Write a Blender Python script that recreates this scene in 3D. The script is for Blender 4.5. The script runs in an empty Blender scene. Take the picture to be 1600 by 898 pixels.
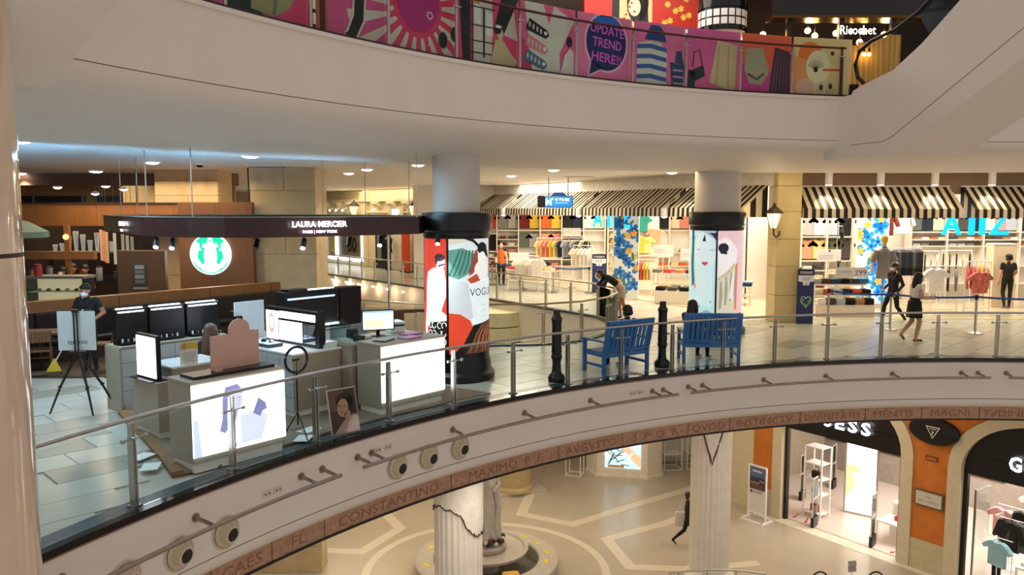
import bpy, bmesh, math, random
from mathutils import Vector, Matrix
random.seed(7)
PI = math.pi
SC = bpy.context.scene
COL = SC.collection

# ---------------------------------------------------------------- camera
FPX, EYE = 1250.0, 3.1                      # focal length in pixels of the 1600 px frame, eye height over the middle floor
PITCH = math.atan(121 / 1250.0)
cam_d = bpy.data.cameras.new('camera')
cam_d.sensor_width = 36.0
cam_d.lens = FPX / 1600.0 * 36.0
cam_d.clip_start, cam_d.clip_end = 0.05, 300
cam = bpy.data.objects.new('camera', cam_d)
COL.objects.link(cam)
cam.location = (0, 0, EYE)
cam.rotation_euler = (PI / 2 - PITCH, 0, 0)
SC.camera = cam

# ---------------------------------------------------------------- world and exposure
W = bpy.data.worlds.new('atrium_light')
SC.world = W
W.use_nodes = True
W.node_tree.nodes['Background'].inputs[0].default_value = (1.0, 0.90, 0.86, 1)
W.node_tree.nodes['Background'].inputs[1].default_value = 0.54
SC.view_settings.view_transform = 'Standard'
SC.view_settings.look = 'None'
SC.view_settings.exposure = 0.0
SC.view_settings.gamma = 1.0
SC.view_settings.use_curve_mapping = False

rad_ = math.radians
def area_light(name, loc, sx, sy, power, col=(1, .85, .68), rot=(0, 0, 0), spread=PI):
    d = bpy.data.lights.new(name, 'AREA')
    d.shape = 'RECTANGLE'; d.size = sx; d.size_y = sy
    d.energy = power; d.color = col; d.spread = spread
    o = bpy.data.objects.new(name, d); COL.objects.link(o)
    o.location = loc; o.rotation_euler = rot
    return o
# rows of ceiling lamps of the shops and of the lower mall, and added fill lights
area_light('shop_ceiling_light', (3.2, 32.5, 4.15), 7, 4, 400, (1, .90, .76))
area_light('shop_ceiling_light', (7.0, 28.0, 4.15), 3, 5, 300, (1, .90, .76))
area_light('shop_ceiling_light', (13.5, 25.0, 4.15), 11, 3, 560, (1, .88, .74))
area_light('promenade_ceiling_light', (8.5, 20.3, 4.15), 11, 1.6, 350, (1, .76, .46))
area_light('promenade_ceiling_light', (0.0, 28.0, 4.15), 4, 4, 330, (1, .84, .62))
area_light('far_ceiling_light', (-7, 42, 4.15), 8, 5, 420, (1, .84, .62))
area_light('kiosk_ceiling_light', (-6.6, 11.2, 4.0), 1.5, 3, 135, (.44, .76, 1))
area_light('kiosk_ceiling_light', (-3.6, 13.2, 3.9), 3, 1.5, 95, (.5, .78, 1))
area_light('cafe_ceiling_and_fill_light', (-9.5, 20.5, 3.9), 5, 3, 210, (1, .72, .45))
area_light('cafe_ceiling_and_fill_light', (-13.5, 26.5, 3.9), 6, 4, 260, (1, .72, .45))
area_light('cafe_ceiling_and_fill_light', (-17, 31, 4.15), 7, 6, 260, (1, .84, .68))  # added fill that brightens the dark back of the cafe
area_light('lower_ceiling_light', (0.5, 24.0, -1.5), 10, 6, 255, (1, .84, .64))
area_light('lower_ceiling_light', (8.0, 21.5, -1.5), 4, 4, 95, (1, .82, .62))
area_light('lower_ceiling_light', (-6.0, 19.0, -1.5), 5, 6, 150, (1, .84, .62))
area_light('column_fill_light', (-.55, 13.4, -1.45), 3.4, .5, 95, (1, .88, .72), (rad_(-25), 0, rad_(45)))  # added fill, like the next one, to brighten the lower column fronts
area_light('column_fill_light', (6.5, 18.2, -1.45), 5, .6, 70, (1, .88, .72), (rad_(-25), 0, 0))
area_light('boutique_ceiling_light', (12.6, 24.0, -2.55), 3, 4, 330, (1, .93, .87))
area_light('boutique_ceiling_light', (15.0, 20.6, -2.55), 3, 3, 260, (1, .93, .87))
area_light('restaurant_ceiling_light', (8.5, 25.5, 8.4), 6, 2, 55, (1, .55, .20))
area_light('upper_ceiling_light', (1.5, 20.0, 9.0), 8, 3, 330, (1, .90, .80))

# ---------------------------------------------------------------- camera geometry as plain maths (photo pixel -> place)
_c, _s = math.cos(PITCH), math.sin(PITCH)
def _ray(x, y):
    u = (x - 800) / FPX; v = (449 - y) / FPX
    return (u, _c + v * _s, -_s + v * _c)
def G(x, y, z=0.0):
    d = _ray(x, y); t = (z - EYE) / d[2]
    return (d[0] * t, d[1] * t)
def D(x, y, Y):
    d = _ray(x, y); t = Y / d[1]
    return (d[0] * t, d[2] * t + EYE)
def PX(X, Y, Z):
    Z -= EYE; f = Y * _c - Z * _s
    return 800 + FPX * X / f, 449 - FPX * (Y * _s + Z * _c) / f
CX, CY, RR = 9.55, 1.88, 14.69              # the round atrium
def rp(th, r, z=0.0):
    return (CX + r * math.cos(th), CY + r * math.sin(th), z)
def th_px(px, r=RR, z=0.0):
    a, b = math.radians(172), math.radians(66)
    for _ in range(50):
        m = (a + b) / 2
        p = rp(m, r, z)
        x = PX(*p)[0] if p[1] > .5 else -9999
        if x < px: a = m
        else: b = m
    return (a + b) / 2
Z1, Z3 = -6.7, 5.35

# ---------------------------------------------------------------- materials
def lin(c):
    if isinstance(c, str):
        c = c.lstrip('#'); c = [int(c[i:i + 2], 16) / 255 for i in (0, 2, 4)]
    return tuple(x / 12.92 if x <= .04045 else ((x + .055) / 1.055) ** 2.4 for x in c)
_mats = {}
def M(name, col='#ffffff', rough=.5, metal=0.0, var=.10, scale=6.0, bump=0.0, emit=0.0, coat=0.0, kind='noise', stretch=None):
    if name in _mats: return _mats[name]
    m = bpy.data.materials.new(name); _mats[name] = m
    m.use_nodes = True
    nt = m.node_tree; N = nt.nodes; L = nt.links
    b = N['Principled BSDF']
    c = lin(col)
    tc = N.new('ShaderNodeTexCoord'); mp = N.new('ShaderNodeMapping')
    L.new(tc.outputs['Object'], mp.inputs[0])
    if stretch: mp.inputs['Scale'].default_value = stretch
    if kind == 'wave':
        t = N.new('ShaderNodeTexWave'); t.inputs['Scale'].default_value = scale; t.inputs['Distortion'].default_value = 5; t.inputs['Detail'].default_value = 3
        out = t.outputs['Color']
    elif kind == 'voronoi':
        t = N.new('ShaderNodeTexVoronoi'); t.inputs['Scale'].default_value = scale; out = t.outputs['Distance']
    else:
        t = N.new('ShaderNodeTexNoise'); t.inputs['Scale'].default_value = scale; t.inputs['Detail'].default_value = 4
        out = t.outputs[0]
    L.new(mp.outputs[0], t.inputs['Vector'])
    r = N.new('ShaderNodeValToRGB')
    r.color_ramp.elements[0].position = .25; r.color_ramp.elements[1].position = .75
    r.color_ramp.elements[0].color = tuple(x * (1 - var) for x in c) + (1,)
    r.color_ramp.elements[1].color = tuple(min(1, x * (1 + var)) for x in c) + (1,)
    L.new(out, r.inputs[0])
    L.new(r.outputs[0], b.inputs['Base Color'])
    b.inputs['Roughness'].default_value = rough
    b.inputs['Metallic'].default_value = metal
    if coat: b.inputs['Coat Weight'].default_value = coat; b.inputs['Coat Roughness'].default_value = .06
    if emit:
        L.new(r.outputs[0], b.inputs['Emission Color']); b.inputs['Emission Strength'].default_value = emit
    if bump:
        bp = N.new('ShaderNodeBump'); bp.inputs['Strength'].default_value = bump; bp.inputs['Distance'].default_value = .02
        L.new(out, bp.inputs['Height']); L.new(bp.outputs[0], b.inputs['Normal'])
    return m
def C(col, rough=.6, emit=0.0):              # a plain print / cloth colour
    return M('tone_%s_%d_%d' % (col.lstrip('#'), int(rough * 100), int(emit * 100)), col, rough, var=.05, emit=emit)
def glass_mat(name, tint, refl=.16):
    m = bpy.data.materials.new(name); m.use_nodes = True
    nt = m.node_tree; N = nt.nodes; L = nt.links
    for n in list(N): N.remove(n)
    o = N.new('ShaderNodeOutputMaterial'); mx = N.new('ShaderNodeMixShader')
    t = N.new('ShaderNodeBsdfTransparent'); g = N.new('ShaderNodeBsdfGlossy')
    lw = N.new('ShaderNodeLayerWeight'); lw.inputs[0].default_value = refl
    ns = N.new('ShaderNodeTexNoise'); ns.inputs['Scale'].default_value = 2
    rr = N.new('ShaderNodeMapRange'); rr.inputs[3].default_value = .0; rr.inputs[4].default_value = .03
    L.new(ns.outputs[0], rr.inputs[0]); L.new(rr.outputs[0], g.inputs['Roughness'])
    t.inputs[0].default_value = tint + (1,)
    g.inputs[0].default_value = (.9, .95, .93, 1)
    L.new(lw.outputs['Fresnel'], mx.inputs[0]); L.new(t.outputs[0], mx.inputs[1]); L.new(g.outputs[0], mx.inputs[2])
    L.new(mx.outputs[0], o.inputs[0])
    return m
GLASS = glass_mat('balustrade_glass', (.93, .965, .95), .06)
PLASTER = M('cream_plaster', '#e6dccf', .55, var=.02, scale=1.5)
CEIL = M('ceiling_paint', '#e9e4dc', .7, var=.02, scale=1.0)
STEEL = M('brushed_steel', '#bdb9b2', .32, 1.0, var=.12, scale=20)
DARKSTEEL = M('dark_steel', '#5c544c', .38, 1.0, var=.12, scale=20)
BLACK = M('black_paint', '#0d0c0d', .35, var=.2)
BLACKG = M('black_gloss', '#08080a', .12, var=.2)
WHITE = M('white_paint', '#efece6', .45, var=.03)
WHITEG = M('white_lacquer', '#f3f1ec', .25, var=.02)
WOOD = M('stained_wood', '#7d5534', .5, var=.10, scale=5, stretch=(3, 3, .3))
WOODO = M('orange_wood', '#966232', .5, var=.14, scale=4, stretch=(3, 3, .4))
WOODD = M('dark_wood', '#3a2416', .5, var=.3, scale=4, kind='wave', stretch=(1, 1, .2))
STONEY = M('yellow_limestone', '#c8b48c', .7, var=.14, scale=3, bump=.08)
TRAV = M('brown_travertine', '#b0876a', .55, var=.28, scale=14, bump=.12)
TILE = M('beige_floor_tile', '#cbc6ba', .22, var=.07, scale=2.2)
TILED = M('darker_floor_tile', '#aba698', .22, var=.08, scale=2.2)
GRANITE = M('dark_granite', '#474f54', .25, var=.25, scale=60)
GREIGE = M('greige_laminate', '#a59a86', .5, var=.05)
SKIN = M('skin', '#c08a68', .5, var=.08)
HAIR = M('black_hair', '#120d0b', .45, var=.3, scale=40)
CHROME = M('chrome', '#d8d8d8', .12, 1.0, var=.05)

# ---------------------------------------------------------------- mesh building
class MB:
    def __init__(s): s.v = []; s.f = []; s.m = []
    def add(s, vs, fs, m=0):
        k = len(s.v); s.v += [tuple(p) for p in vs]
        for f in fs: s.f.append([k + i for i in f]); s.m.append(m)
        return s
    def box(s, x0, y0, z0, x1, y1, z1, m=0):
        return s.add([(x0,y0,z0),(x1,y0,z0),(x1,y1,z0),(x0,y1,z0),(x0,y0,z1),(x1,y0,z1),(x1,y1,z1),(x0,y1,z1)],
                     [(3,2,1,0),(4,5,6,7),(0,1,5,4),(1,2,6,5),(2,3,7,6),(3,0,4,7)], m)
    def cbox(s, c, d, rz=0, m=0, rx=0, ry=0):
        R = Matrix.Rotation(rz, 3, 'Z') @ Matrix.Rotation(rx, 3, 'X') @ Matrix.Rotation(ry, 3, 'Y')
        vs = []
        for x, y, z in [(-1,-1,-1),(1,-1,-1),(1,1,-1),(-1,1,-1),(-1,-1,1),(1,-1,1),(1,1,1),(-1,1,1)]:
            p = R @ Vector((x * d[0] / 2, y * d[1] / 2, z * d[2] / 2)); vs.append((c[0] + p.x, c[1] + p.y, c[2] + p.z))
        return s.add(vs, [(3,2,1,0),(4,5,6,7),(0,1,5,4),(1,2,6,5),(2,3,7,6),(3,0,4,7)], m)
    def prism(s, poly, z0, z1, m=0):
        n = len(poly)
        a = sum(poly[i][0] * poly[(i + 1) % n][1] - poly[(i + 1) % n][0] * poly[i][1] for i in range(n))
        if a < 0: poly = poly[::-1]
        vs = [(p[0], p[1], z0) for p in poly] + [(p[0], p[1], z1) for p in poly]
        fs = [list(range(n))[::-1], list(range(n, 2 * n))] + [(i, (i + 1) % n, n + (i + 1) % n, n + i) for i in range(n)]
        return s.add(vs, fs, m)
    def plate(s, poly, O, U, V, t, m=0):
        O, U, V = Vector(O), Vector(U), Vector(V); Nn = U.cross(V).normalized() * t
        n = len(poly)
        a = sum(poly[i][0] * poly[(i + 1) % n][1] - poly[(i + 1) % n][0] * poly[i][1] for i in range(n))
        if a < 0: poly = poly[::-1]
        vs = [O + U * p[0] + V * p[1] for p in poly]; vs = vs + [q + Nn for q in vs]
        fs = [list(range(n))[::-1], list(range(n, 2 * n))] + [(i, (i + 1) % n, n + (i + 1) % n, n + i) for i in range(n)]
        return s.add(vs, fs, m)
    def cone(s, p0, p1, r0, r1=None, n=10, m=0, caps=True):
        r1 = r0 if r1 is None else r1
        p0, p1 = Vector(p0), Vector(p1); d = (p1 - p0).normalized()
        a = d.orthogonal().normalized(); b = d.cross(a)
        vs = []
        for p, r in ((p0, r0), (p1, r1)):
            for i in range(n):
                t = 2 * PI * i / n; vs.append(p + (a * math.cos(t) + b * math.sin(t)) * r)
        fs = [(i, (i + 1) % n, n + (i + 1) % n, n + i) for i in range(n)]
        if caps: fs += [list(range(n))[::-1], list(range(n, 2 * n))]
        return s.add(vs, fs, m)
    def tube(s, pts, r, n=8, m=0, closed=False):
        pts = [Vector(p) for p in pts]; k = len(pts); vs = []
        for i, p in enumerate(pts):
            a = pts[(i - 1) % k] if closed or i else p
            b = pts[(i + 1) % k] if closed or i < k - 1 else p
            d = (b - a).normalized()
            up = Vector((0, 0, 1)) if abs(d.z) < .95 else Vector((1, 0, 0))
            u = d.cross(up).normalized(); w = u.cross(d)
            rr = r[i] if isinstance(r, (list, tuple)) else r
            for j in range(n):
                t = 2 * PI * j / n; vs.append(p + (u * math.cos(t) + w * math.sin(t)) * rr)
        fs = []
        for i in range(k if closed else k - 1):
            o, q = i * n, ((i + 1) % k) * n
            for j in range(n): fs.append((o + j, o + (j + 1) % n, q + (j + 1) % n, q + j))
        if not closed: fs += [list(range(n))[::-1], list(range((k - 1) * n, k * n))]
        return s.add(vs, fs, m)
    def lathe(s, prof, n=24, c=(0, 0, 0), a0=0.0, a1=2 * PI, m=0, sx=1, sy=1):
        full = abs(a1 - a0 - 2 * PI) < 1e-6; cols = n if full else n + 1; vs = []
        for i in range(cols):
            t = a0 + (a1 - a0) * i / n
            for r, z in prof: vs.append((c[0] + r * math.cos(t) * sx, c[1] + r * math.sin(t) * sy, c[2] + z))
        k = len(prof); fs = []
        for i in range(n):
            o, q = i * k, ((i + 1) % cols) * k
            for j in range(k - 1): fs.append((o + j, q + j, q + j + 1, o + j + 1))
        if full and prof[0][0] > 1e-5 : fs.append([i * k for i in range(cols)][::-1])
        if full and prof[-1][0] > 1e-5: fs.append([i * k + k - 1 for i in range(cols)])
        return s.add(vs, fs, m)
    def ball(s, c, r, n=12, m=0, z0=-1.0, z1=1.0):
        r = r if isinstance(r, (list, tuple)) else (r, r, r)
        k = max(4, n // 2); prof = []
        a0, a1 = math.asin(z0), math.asin(z1)
        for i in range(k + 1):
            a = a0 + (a1 - a0) * i / k; prof.append((max(1e-4, math.cos(a)), math.sin(a)))
        vs = []
        for i in range(n):
            t = 2 * PI * i / n
            for q, z in prof: vs.append((c[0] + r[0] * q * math.cos(t), c[1] + r[1] * q * math.sin(t), c[2] + r[2] * z))
        kk = k + 1
        fs = [(i * kk + j, ((i + 1) % n) * kk + j, ((i + 1) % n) * kk + j + 1, i * kk + j + 1) for i in range(n) for j in range(k)]
        fs += [[i * kk for i in range(n)][::-1], [i * kk + k for i in range(n)]]
        return s.add(vs, fs, m)
    def arcband(s, prof, t0, t1, n, m=0, close=True, cx=CX, cy=CY):
        # a closed (r, z) outline swept round the atrium from angle t0 to t1
        vs = []; k = len(prof)
        for i in range(n + 1):
            t = t0 + (t1 - t0) * i / n
            for r, z in prof: vs.append((cx + r * math.cos(t), cy + r * math.sin(t), z))
        fs = [(i * k + j, (i + 1) * k + j, (i + 1) * k + (j + 1) % k, i * k + (j + 1) % k) for i in range(n) for j in range(k if close else k - 1)]
        if close: fs += [list(range(k))[::-1], list(range(n * k, n * k + k))]
        return s.add(vs, fs, m)
    def text(s, txt, size, O, U, V, t=.004, m=0, align='CENTER', width=None, bold=0):
        vs, fs, w = text_geo(txt, size, bold)
        k = 1.0 if width is None else width / max(w, 1e-6)
        O, U, V = Vector(O), Vector(U).normalized(), Vector(V).normalized(); Nn = U.cross(V).normalized() * t
        off = -w / 2 if align == 'CENTER' else 0
        P = [O + U * ((x + off) * k) + V * y + Nn for x, y in vs]
        return s.add(P, fs, m)
    def mesh(s, name):
        me = bpy.data.meshes.new(name); me.from_pydata(s.v, [], s.f)
        me.polygons.foreach_set('material_index', s.m); me.update(); return me
    def build(s, name, mats, parent=None, smooth=False, world=False, bevel=0.0):
        if world and parent is not None:
            inv = (Matrix.Translation(parent.location) @ Matrix.Rotation(parent.rotation_euler.z, 4, 'Z')).inverted()
            s.v = [tuple(inv @ Vector(p)) for p in s.v]
        me = s.mesh(name)
        if smooth or bevel or True:
            bm = bmesh.new(); bm.from_mesh(me)
            bmesh.ops.recalc_face_normals(bm, faces=bm.faces)
            bm.to_mesh(me); bm.free()
        for mm in (mats if isinstance(mats, (list, tuple)) else [mats]): me.materials.append(mm)
        if smooth:
            me.polygons.foreach_set('use_smooth', [True] * len(me.polygons))
            me.set_sharp_from_angle(angle=math.radians(40 if smooth is True else smooth))
        o = bpy.data.objects.new(name, me); COL.objects.link(o)
        if parent is not None: o.parent = parent
        if bevel:
            b = o.modifiers.new('bevel', 'BEVEL'); b.width = bevel; b.segments = 2; b.limit_method = 'ANGLE'; b.harden_normals = False
        return o
_tg = {}
def text_geo(txt, size, bold=0):
    key = (txt, bold)
    if key not in _tg:
        cu = bpy.data.curves.new('t', 'FONT'); cu.body = txt; cu.size = 1.0; cu.resolution_u = 2
        cu.offset = bold
        o = bpy.data.objects.new('t', cu); COL.objects.link(o)
        me = o.to_mesh()
        vs = [(v.co.x, v.co.y) for v in me.vertices]; fs = [list(p.vertices) for p in me.polygons]
        o.to_mesh_clear(); bpy.data.objects.remove(o); bpy.data.curves.remove(cu)
        if vs:
            x0 = min(v[0] for v in vs); x1 = max(v[0] for v in vs)
        else: x0 = x1 = 0
        _tg[key] = ([(x - x0, y) for x, y in vs], fs, x1 - x0)
    vs, fs, w = _tg[key]
    return [(x * size, y * size) for x, y in vs], fs, w * size

def tag(o, label=None, cat=None, group=None, kind=None):
    if label: o['label'] = label
    if cat: o['category'] = cat
    if group: o['group'] = group
    if kind: o['kind'] = kind
    return o
def thing(name, label, cat, loc=(0, 0, 0), rz=0.0, group=None):
    o = bpy.data.objects.new(name, None); o.empty_display_size = .2; COL.objects.link(o)
    o.location = loc; o.rotation_euler = (0, 0, rz)
    return tag(o, label, cat, group)
def struct(o): return tag(o, kind='structure')
def kids(o): return [c for c in bpy.data.objects if c.parent == o]
def copy_tree(o, parent=None, ch=None):
    c = o.copy(); COL.objects.link(c); c.parent = parent
    for k in o.children: copy_tree(k, c)
    return c
def recolor(o, mats):
    for i, m in enumerate(mats if isinstance(mats, (list, tuple)) else [mats]):
        o.material_slots[i].link = 'OBJECT'; o.material_slots[i].material = m
    return o
ORD = ['first', 'second', 'third', 'fourth', 'fifth', 'sixth', 'seventh', 'eighth', 'ninth', 'tenth', 'eleventh', 'twelfth', 'thirteenth', 'fourteenth', 'fifteenth', 'sixteenth', 'seventeenth', 'eighteenth', 'nineteenth', 'twentieth']

# flat print: coloured outlines laid on a plane or a cylinder
def ell(cx, cy, rx, ry=None, n=24, a0=0.0, a1=2 * PI, rot=0.0):
    ry = rx if ry is None else ry; out = []
    full = abs(a1 - a0 - 2 * PI) < 1e-6
    for i in range(n if full else n + 1):
        t = a0 + (a1 - a0) * i / n; x, y = rx * math.cos(t), ry * math.sin(t)
        out.append((cx + x * math.cos(rot) - y * math.sin(rot), cy + x * math.sin(rot) + y * math.cos(rot)))
    return out
def rect(x0, y0, x1, y1): return [(x0, y0), (x1, y0), (x1, y1), (x0, y1)]
def stroke(pts, w):
    L_, R_ = [], []
    for i, p in enumerate(pts):
        a = pts[max(0, i - 1)]; b = pts[min(len(pts) - 1, i + 1)]
        dx, dy = b[0] - a[0], b[1] - a[1]; d = math.hypot(dx, dy) or 1
        ww = w[i] if isinstance(w, (list, tuple)) else w
        L_.append((p[0] - dy / d * ww / 2, p[1] + dx / d * ww / 2)); R_.append((p[0] + dy / d * ww / 2, p[1] - dx / d * ww / 2))
    return L_ + R_[::-1]
def flower(cx, cy, r, petals=5, rot=0.0):
    out = []
    for i in range(petals * 6):
        t = 2 * PI * i / (petals * 6); k = .45 + .55 * abs(math.cos(petals * t / 2)) ** .7
        out.append((cx + r * k * math.cos(t + rot), cy + r * k * math.sin(t + rot)))
    return out
def _clip(poly, f):
    out = []
    for i in range(len(poly)):
        a, b = poly[i], poly[(i + 1) % len(poly)]; fa, fb = f(a), f(b)
        if fa >= 0: out.append(a)
        if (fa >= 0) != (fb >= 0):
            t = fa / (fa - fb); out.append((a[0] + (b[0] - a[0]) * t, a[1] + (b[1] - a[1]) * t))
    return out
def clip_rect(poly, x0, y0, x1, y1):
    for f in (lambda p: p[0] - x0, lambda p: x1 - p[0], lambda p: p[1] - y0, lambda p: y1 - p[1]):
        poly = _clip(poly, f)
        if len(poly) < 3: return []
    return poly
def art(name, parent, shapes, mapf, emit=0.0, rough=.5, bounds=None, strips=None, step=.0012, base=.001):
    mb = MB(); mats = []; names = {}
    k = 0
    for col, polys in shapes:
        if polys and not isinstance(polys[0], list): polys = [polys]
        if col not in names:
            names[col] = len(mats); mats.append(C(col, rough, emit))
        k += 1
        for p in polys:
            p = list(p)
            if bounds: p = clip_rect(p, *bounds)
            if len(p) < 3: continue
            parts = [p]
            if strips:
                parts = []
                u0 = min(q[0] for q in p); u1 = max(q[0] for q in p); i = math.floor(u0 / strips)
                while i * strips < u1:
                    q = _clip(_clip(p, lambda a: a[0] - i * strips), lambda a: (i + 1) * strips - a[0]) if True else p
                    if len(q) >= 3: parts.append(q)
                    i += 1
            for q in parts:
                mb.add([mapf(a[0], a[1], base + k * step) for a in q], [list(range(len(q)))], names[col])
    o = MB.build(mb, name, mats, parent)
    return o
def plane_map(O, U, V):
    O, U, V = Vector(O), Vector(U).normalized(), Vector(V).normalized(); N = U.cross(V)
    return lambda u, v, d: tuple(O + U * u + V * v + N * d)
def text_polys(txt, size, x, y, rot=0.0, width=None, bold=0):
    vs, fs, w = text_geo(txt, size, bold); k = 1 if width is None else width / max(w, 1e-6)
    ca, sa = math.cos(rot), math.sin(rot)
    P = [((vx - w / 2) * k, vy) for vx, vy in vs]
    P = [(x + a * ca - b * sa, y + a * sa + b * ca) for a, b in P]
    return [[P[i] for i in f] for f in fs]
# ================================================================ THE SETTING
rad = math.radians
TH0, TH1 = rad(171), rad(62)
def arc_pts(r, n=72, a=TH0, b=TH1): return [rp(a + (b - a) * i / n, r)[:2] for i in range(n + 1)]
HOLE = [(-8.2, 21.6), (-5.2, 20.1), (-3.5, 19.1), (-2.2, 18.45), (-.9, 18.2), (.7, 18.4), (1.6, 18.9), (2.3, 19.8), (2.68, 20.9), (2.75, 22.0), (2.45, 23.3),
        (1.02, 25.4), (-1.38, 28.7), (-3.9, 32.4), (-9.8, 40.0), (-13.5, 36.5)]
def slab_with_hole(name, outer, hole, z0, z1, mats, parent=None):
    cu = bpy.data.curves.new(name, 'CURVE'); cu.dimensions = '2D'; cu.fill_mode = 'BOTH'; cu.extrude = (z1 - z0) / 2
    for ring in ([outer] + ([hole] if hole else [])):
        sp = cu.splines.new('POLY'); sp.points.add(len(ring) - 1); sp.use_cyclic_u = True
        for p, q in zip(sp.points, ring): p.co = (q[0], q[1], 0, 1)
    t = bpy.data.objects.new(name, cu); COL.objects.link(t)
    me = bpy.data.meshes.new_from_object(t); bpy.data.objects.remove(t); bpy.data.curves.remove(cu)
    me.transform(Matrix.Translation((0, 0, (z0 + z1) / 2))); me.name = name
    me.materials.clear()
    for m in (mats if isinstance(mats, list) else [mats]): me.materials.append(m)
    o = bpy.data.objects.new(name, me); COL.objects.link(o)
    if parent: o.parent = parent
    return o
OUT = lambda r: arc_pts(r) + [(30, 14), (30, 52), (-34, 52), (-34, 4)]
floor2 = struct(slab_with_hole('floor_middle', OUT(RR + .05), HOLE, -.30, -.02, TILE))
struct(slab_with_hole('ceiling_lower_mall', OUT(RR + .5), HOLE, -1.30, -.98, CEIL))
# recessed main ceiling of the middle floor and the soffit ring along the atrium
SOFR = RR + 4.3
struct(slab_with_hole('ceiling_middle', OUT(SOFR - .2), None, 4.2, 4.4, CEIL))
mb = MB(); mb.arcband([(RR + .04, 4.486), (RR + .05, 4.41), (RR + .09, 4.35), (RR + .18, 4.29), (RR + .35, 4.24), (RR + .7, 4.18), (RR + 1.3, 4.11), (RR + 2.2, 4.07), (SOFR, 4.052), (SOFR, 4.486)], TH0, TH1, 120)
struct(mb.build('ceiling_soffit', PLASTER, smooth=60))
struct(slab_with_hole('floor_upper', OUT(RR + .06), None, 4.9, Z3, M('upper_floor_stone', '#6d6258', .3, var=.15)))
struct(slab_with_hole('ceiling_upper', OUT(RR + 4.0), None, 9.3, 9.5, CEIL))
mb = MB(); mb.box(-34, 5, Z1 - .2, 34, 52, Z1)
LOWFLOOR = M('lower_floor_stone', '#b8ac98', .22, var=.05, scale=1.2)
floor1 = struct(mb.build('floor_lower', LOWFLOOR))

# ---- floor tiles of the middle floor: every tile a piece with a recessed joint
def inhole(x, y, poly, g=0.0):
    c = False; n = len(poly)
    for i in range(n):
        (x0, y0), (x1, y1) = poly[i], poly[(i + 1) % n]
        if (y0 > y) != (y1 > y) and x < (x1 - x0) * (y - y0) / (y1 - y0) + x0: c = not c
        if g:
            dx, dy = x1 - x0, y1 - y0; t = max(0, min(1, ((x - x0) * dx + (y - y0) * dy) / (dx * dx + dy * dy)))
            if math.hypot(x - x0 - t * dx, y - y0 - t * dy) < g: return True
    return c
TL, TW = 1.2, .6
full_tile = None; ntile = 0
ca, sa = math.cos(rad(45)), math.sin(rad(45))
cells = []
for i in range(-40, 60):
    for j in range(-60, 60):
        u, v = i * TL + (TL / 3) * (j % 3), j * TW
        x, y = u * ca - v * sa, u * sa + v * ca
        if y < 6 or y > 23.2: continue
        r = math.hypot(x - CX, y - CY)
        if r < RR + .1 or r > RR + 12: continue
        if inhole(x, y, HOLE, .75): continue
        if x < -7.6 and y > 14.3 and r > 20: continue
        if x < -4 and y > 14.6: continue
        px, py = PX(x, y, 0)
        if px < 20 or px > 1680: continue
        if 230 < px < 700 and r < RR + 3.2 and x > -5.4: continue       # under the make-up stand
        cells.append((math.hypot(x, y), x, y, r))
cells.sort()
for d, x, y, r in cells[:298]:
    hl, hw = TL / 2 - .006, TW / 2 - .006
    loc = [(-hl, -hw), (hl, -hw), (hl, hw), (-hl, hw)]
    rnd = random.random()
    mt = TILED if rnd < .12 else TILE
    if r < RR + 1.1:
        nx, ny = (x - CX) / r, (y - CY) / r
        wp = [(x + a * ca - b * sa, y + a * sa + b * ca) for a, b in loc]
        wp = _clip(wp, lambda p: math.hypot(p[0] - CX, p[1] - CY) - (RR + .38))
        if len(wp) < 3: continue
        o = MB().prism(wp, -.02, 0).build('floor_tile', mt, floor2)
    else:
        if full_tile is None:
            full_tile = MB().prism(loc, -.02, 0).mesh('floor_tile'); full_tile.materials.append(TILE)
        o = bpy.data.objects.new('floor_tile', full_tile); COL.objects.link(o); o.parent = floor2
        o.location = (x, y, 0); o.rotation_euler = (0, 0, rad(45))
        if mt is not TILE: recolor(o, mt)
mb = MB(); mb.arcband([(RR + .1, -.02), (RR + .36, -.02), (RR + .36, .004), (RR + .1, .004)], TH0, TH1, 120)
mb.build('granite_border', GRANITE, floor2)

# ---- fascia of the middle floor
fascia2 = MB().arcband([(RR + .03, -.06), (RR + .5, -.06), (RR + .5, -.86), (RR + .03, -.86)], TH0, TH1, 120).build('wall_fascia_middle', PLASTER, smooth=True)
struct(fascia2)
cap = MB().arcband([(RR - .01, -.06), (RR + .1, -.06), (RR + .1, .015), (RR - .01, .015)], TH0, TH1, 120).build('edge_cap', BLACKG, fascia2)
MB().arcband([(RR + .005, -.085), (RR + .06, -.085), (RR + .06, -.06), (RR + .005, -.06)], TH0, TH1, 120).build('edge_bead', M('tan_bead', '#8a6a52', .5), fascia2)
def lip(z): return [(RR + .03, z), (RR + .035, z - .06), (RR + .06, z - .12), (RR + .13, z - .19), (RR + .5, z - .19), (RR + .5, z)]
MB().arcband(lip(-.875), TH0, TH1, 120).build('curved_lip', PLASTER, fascia2, smooth=60)
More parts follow.
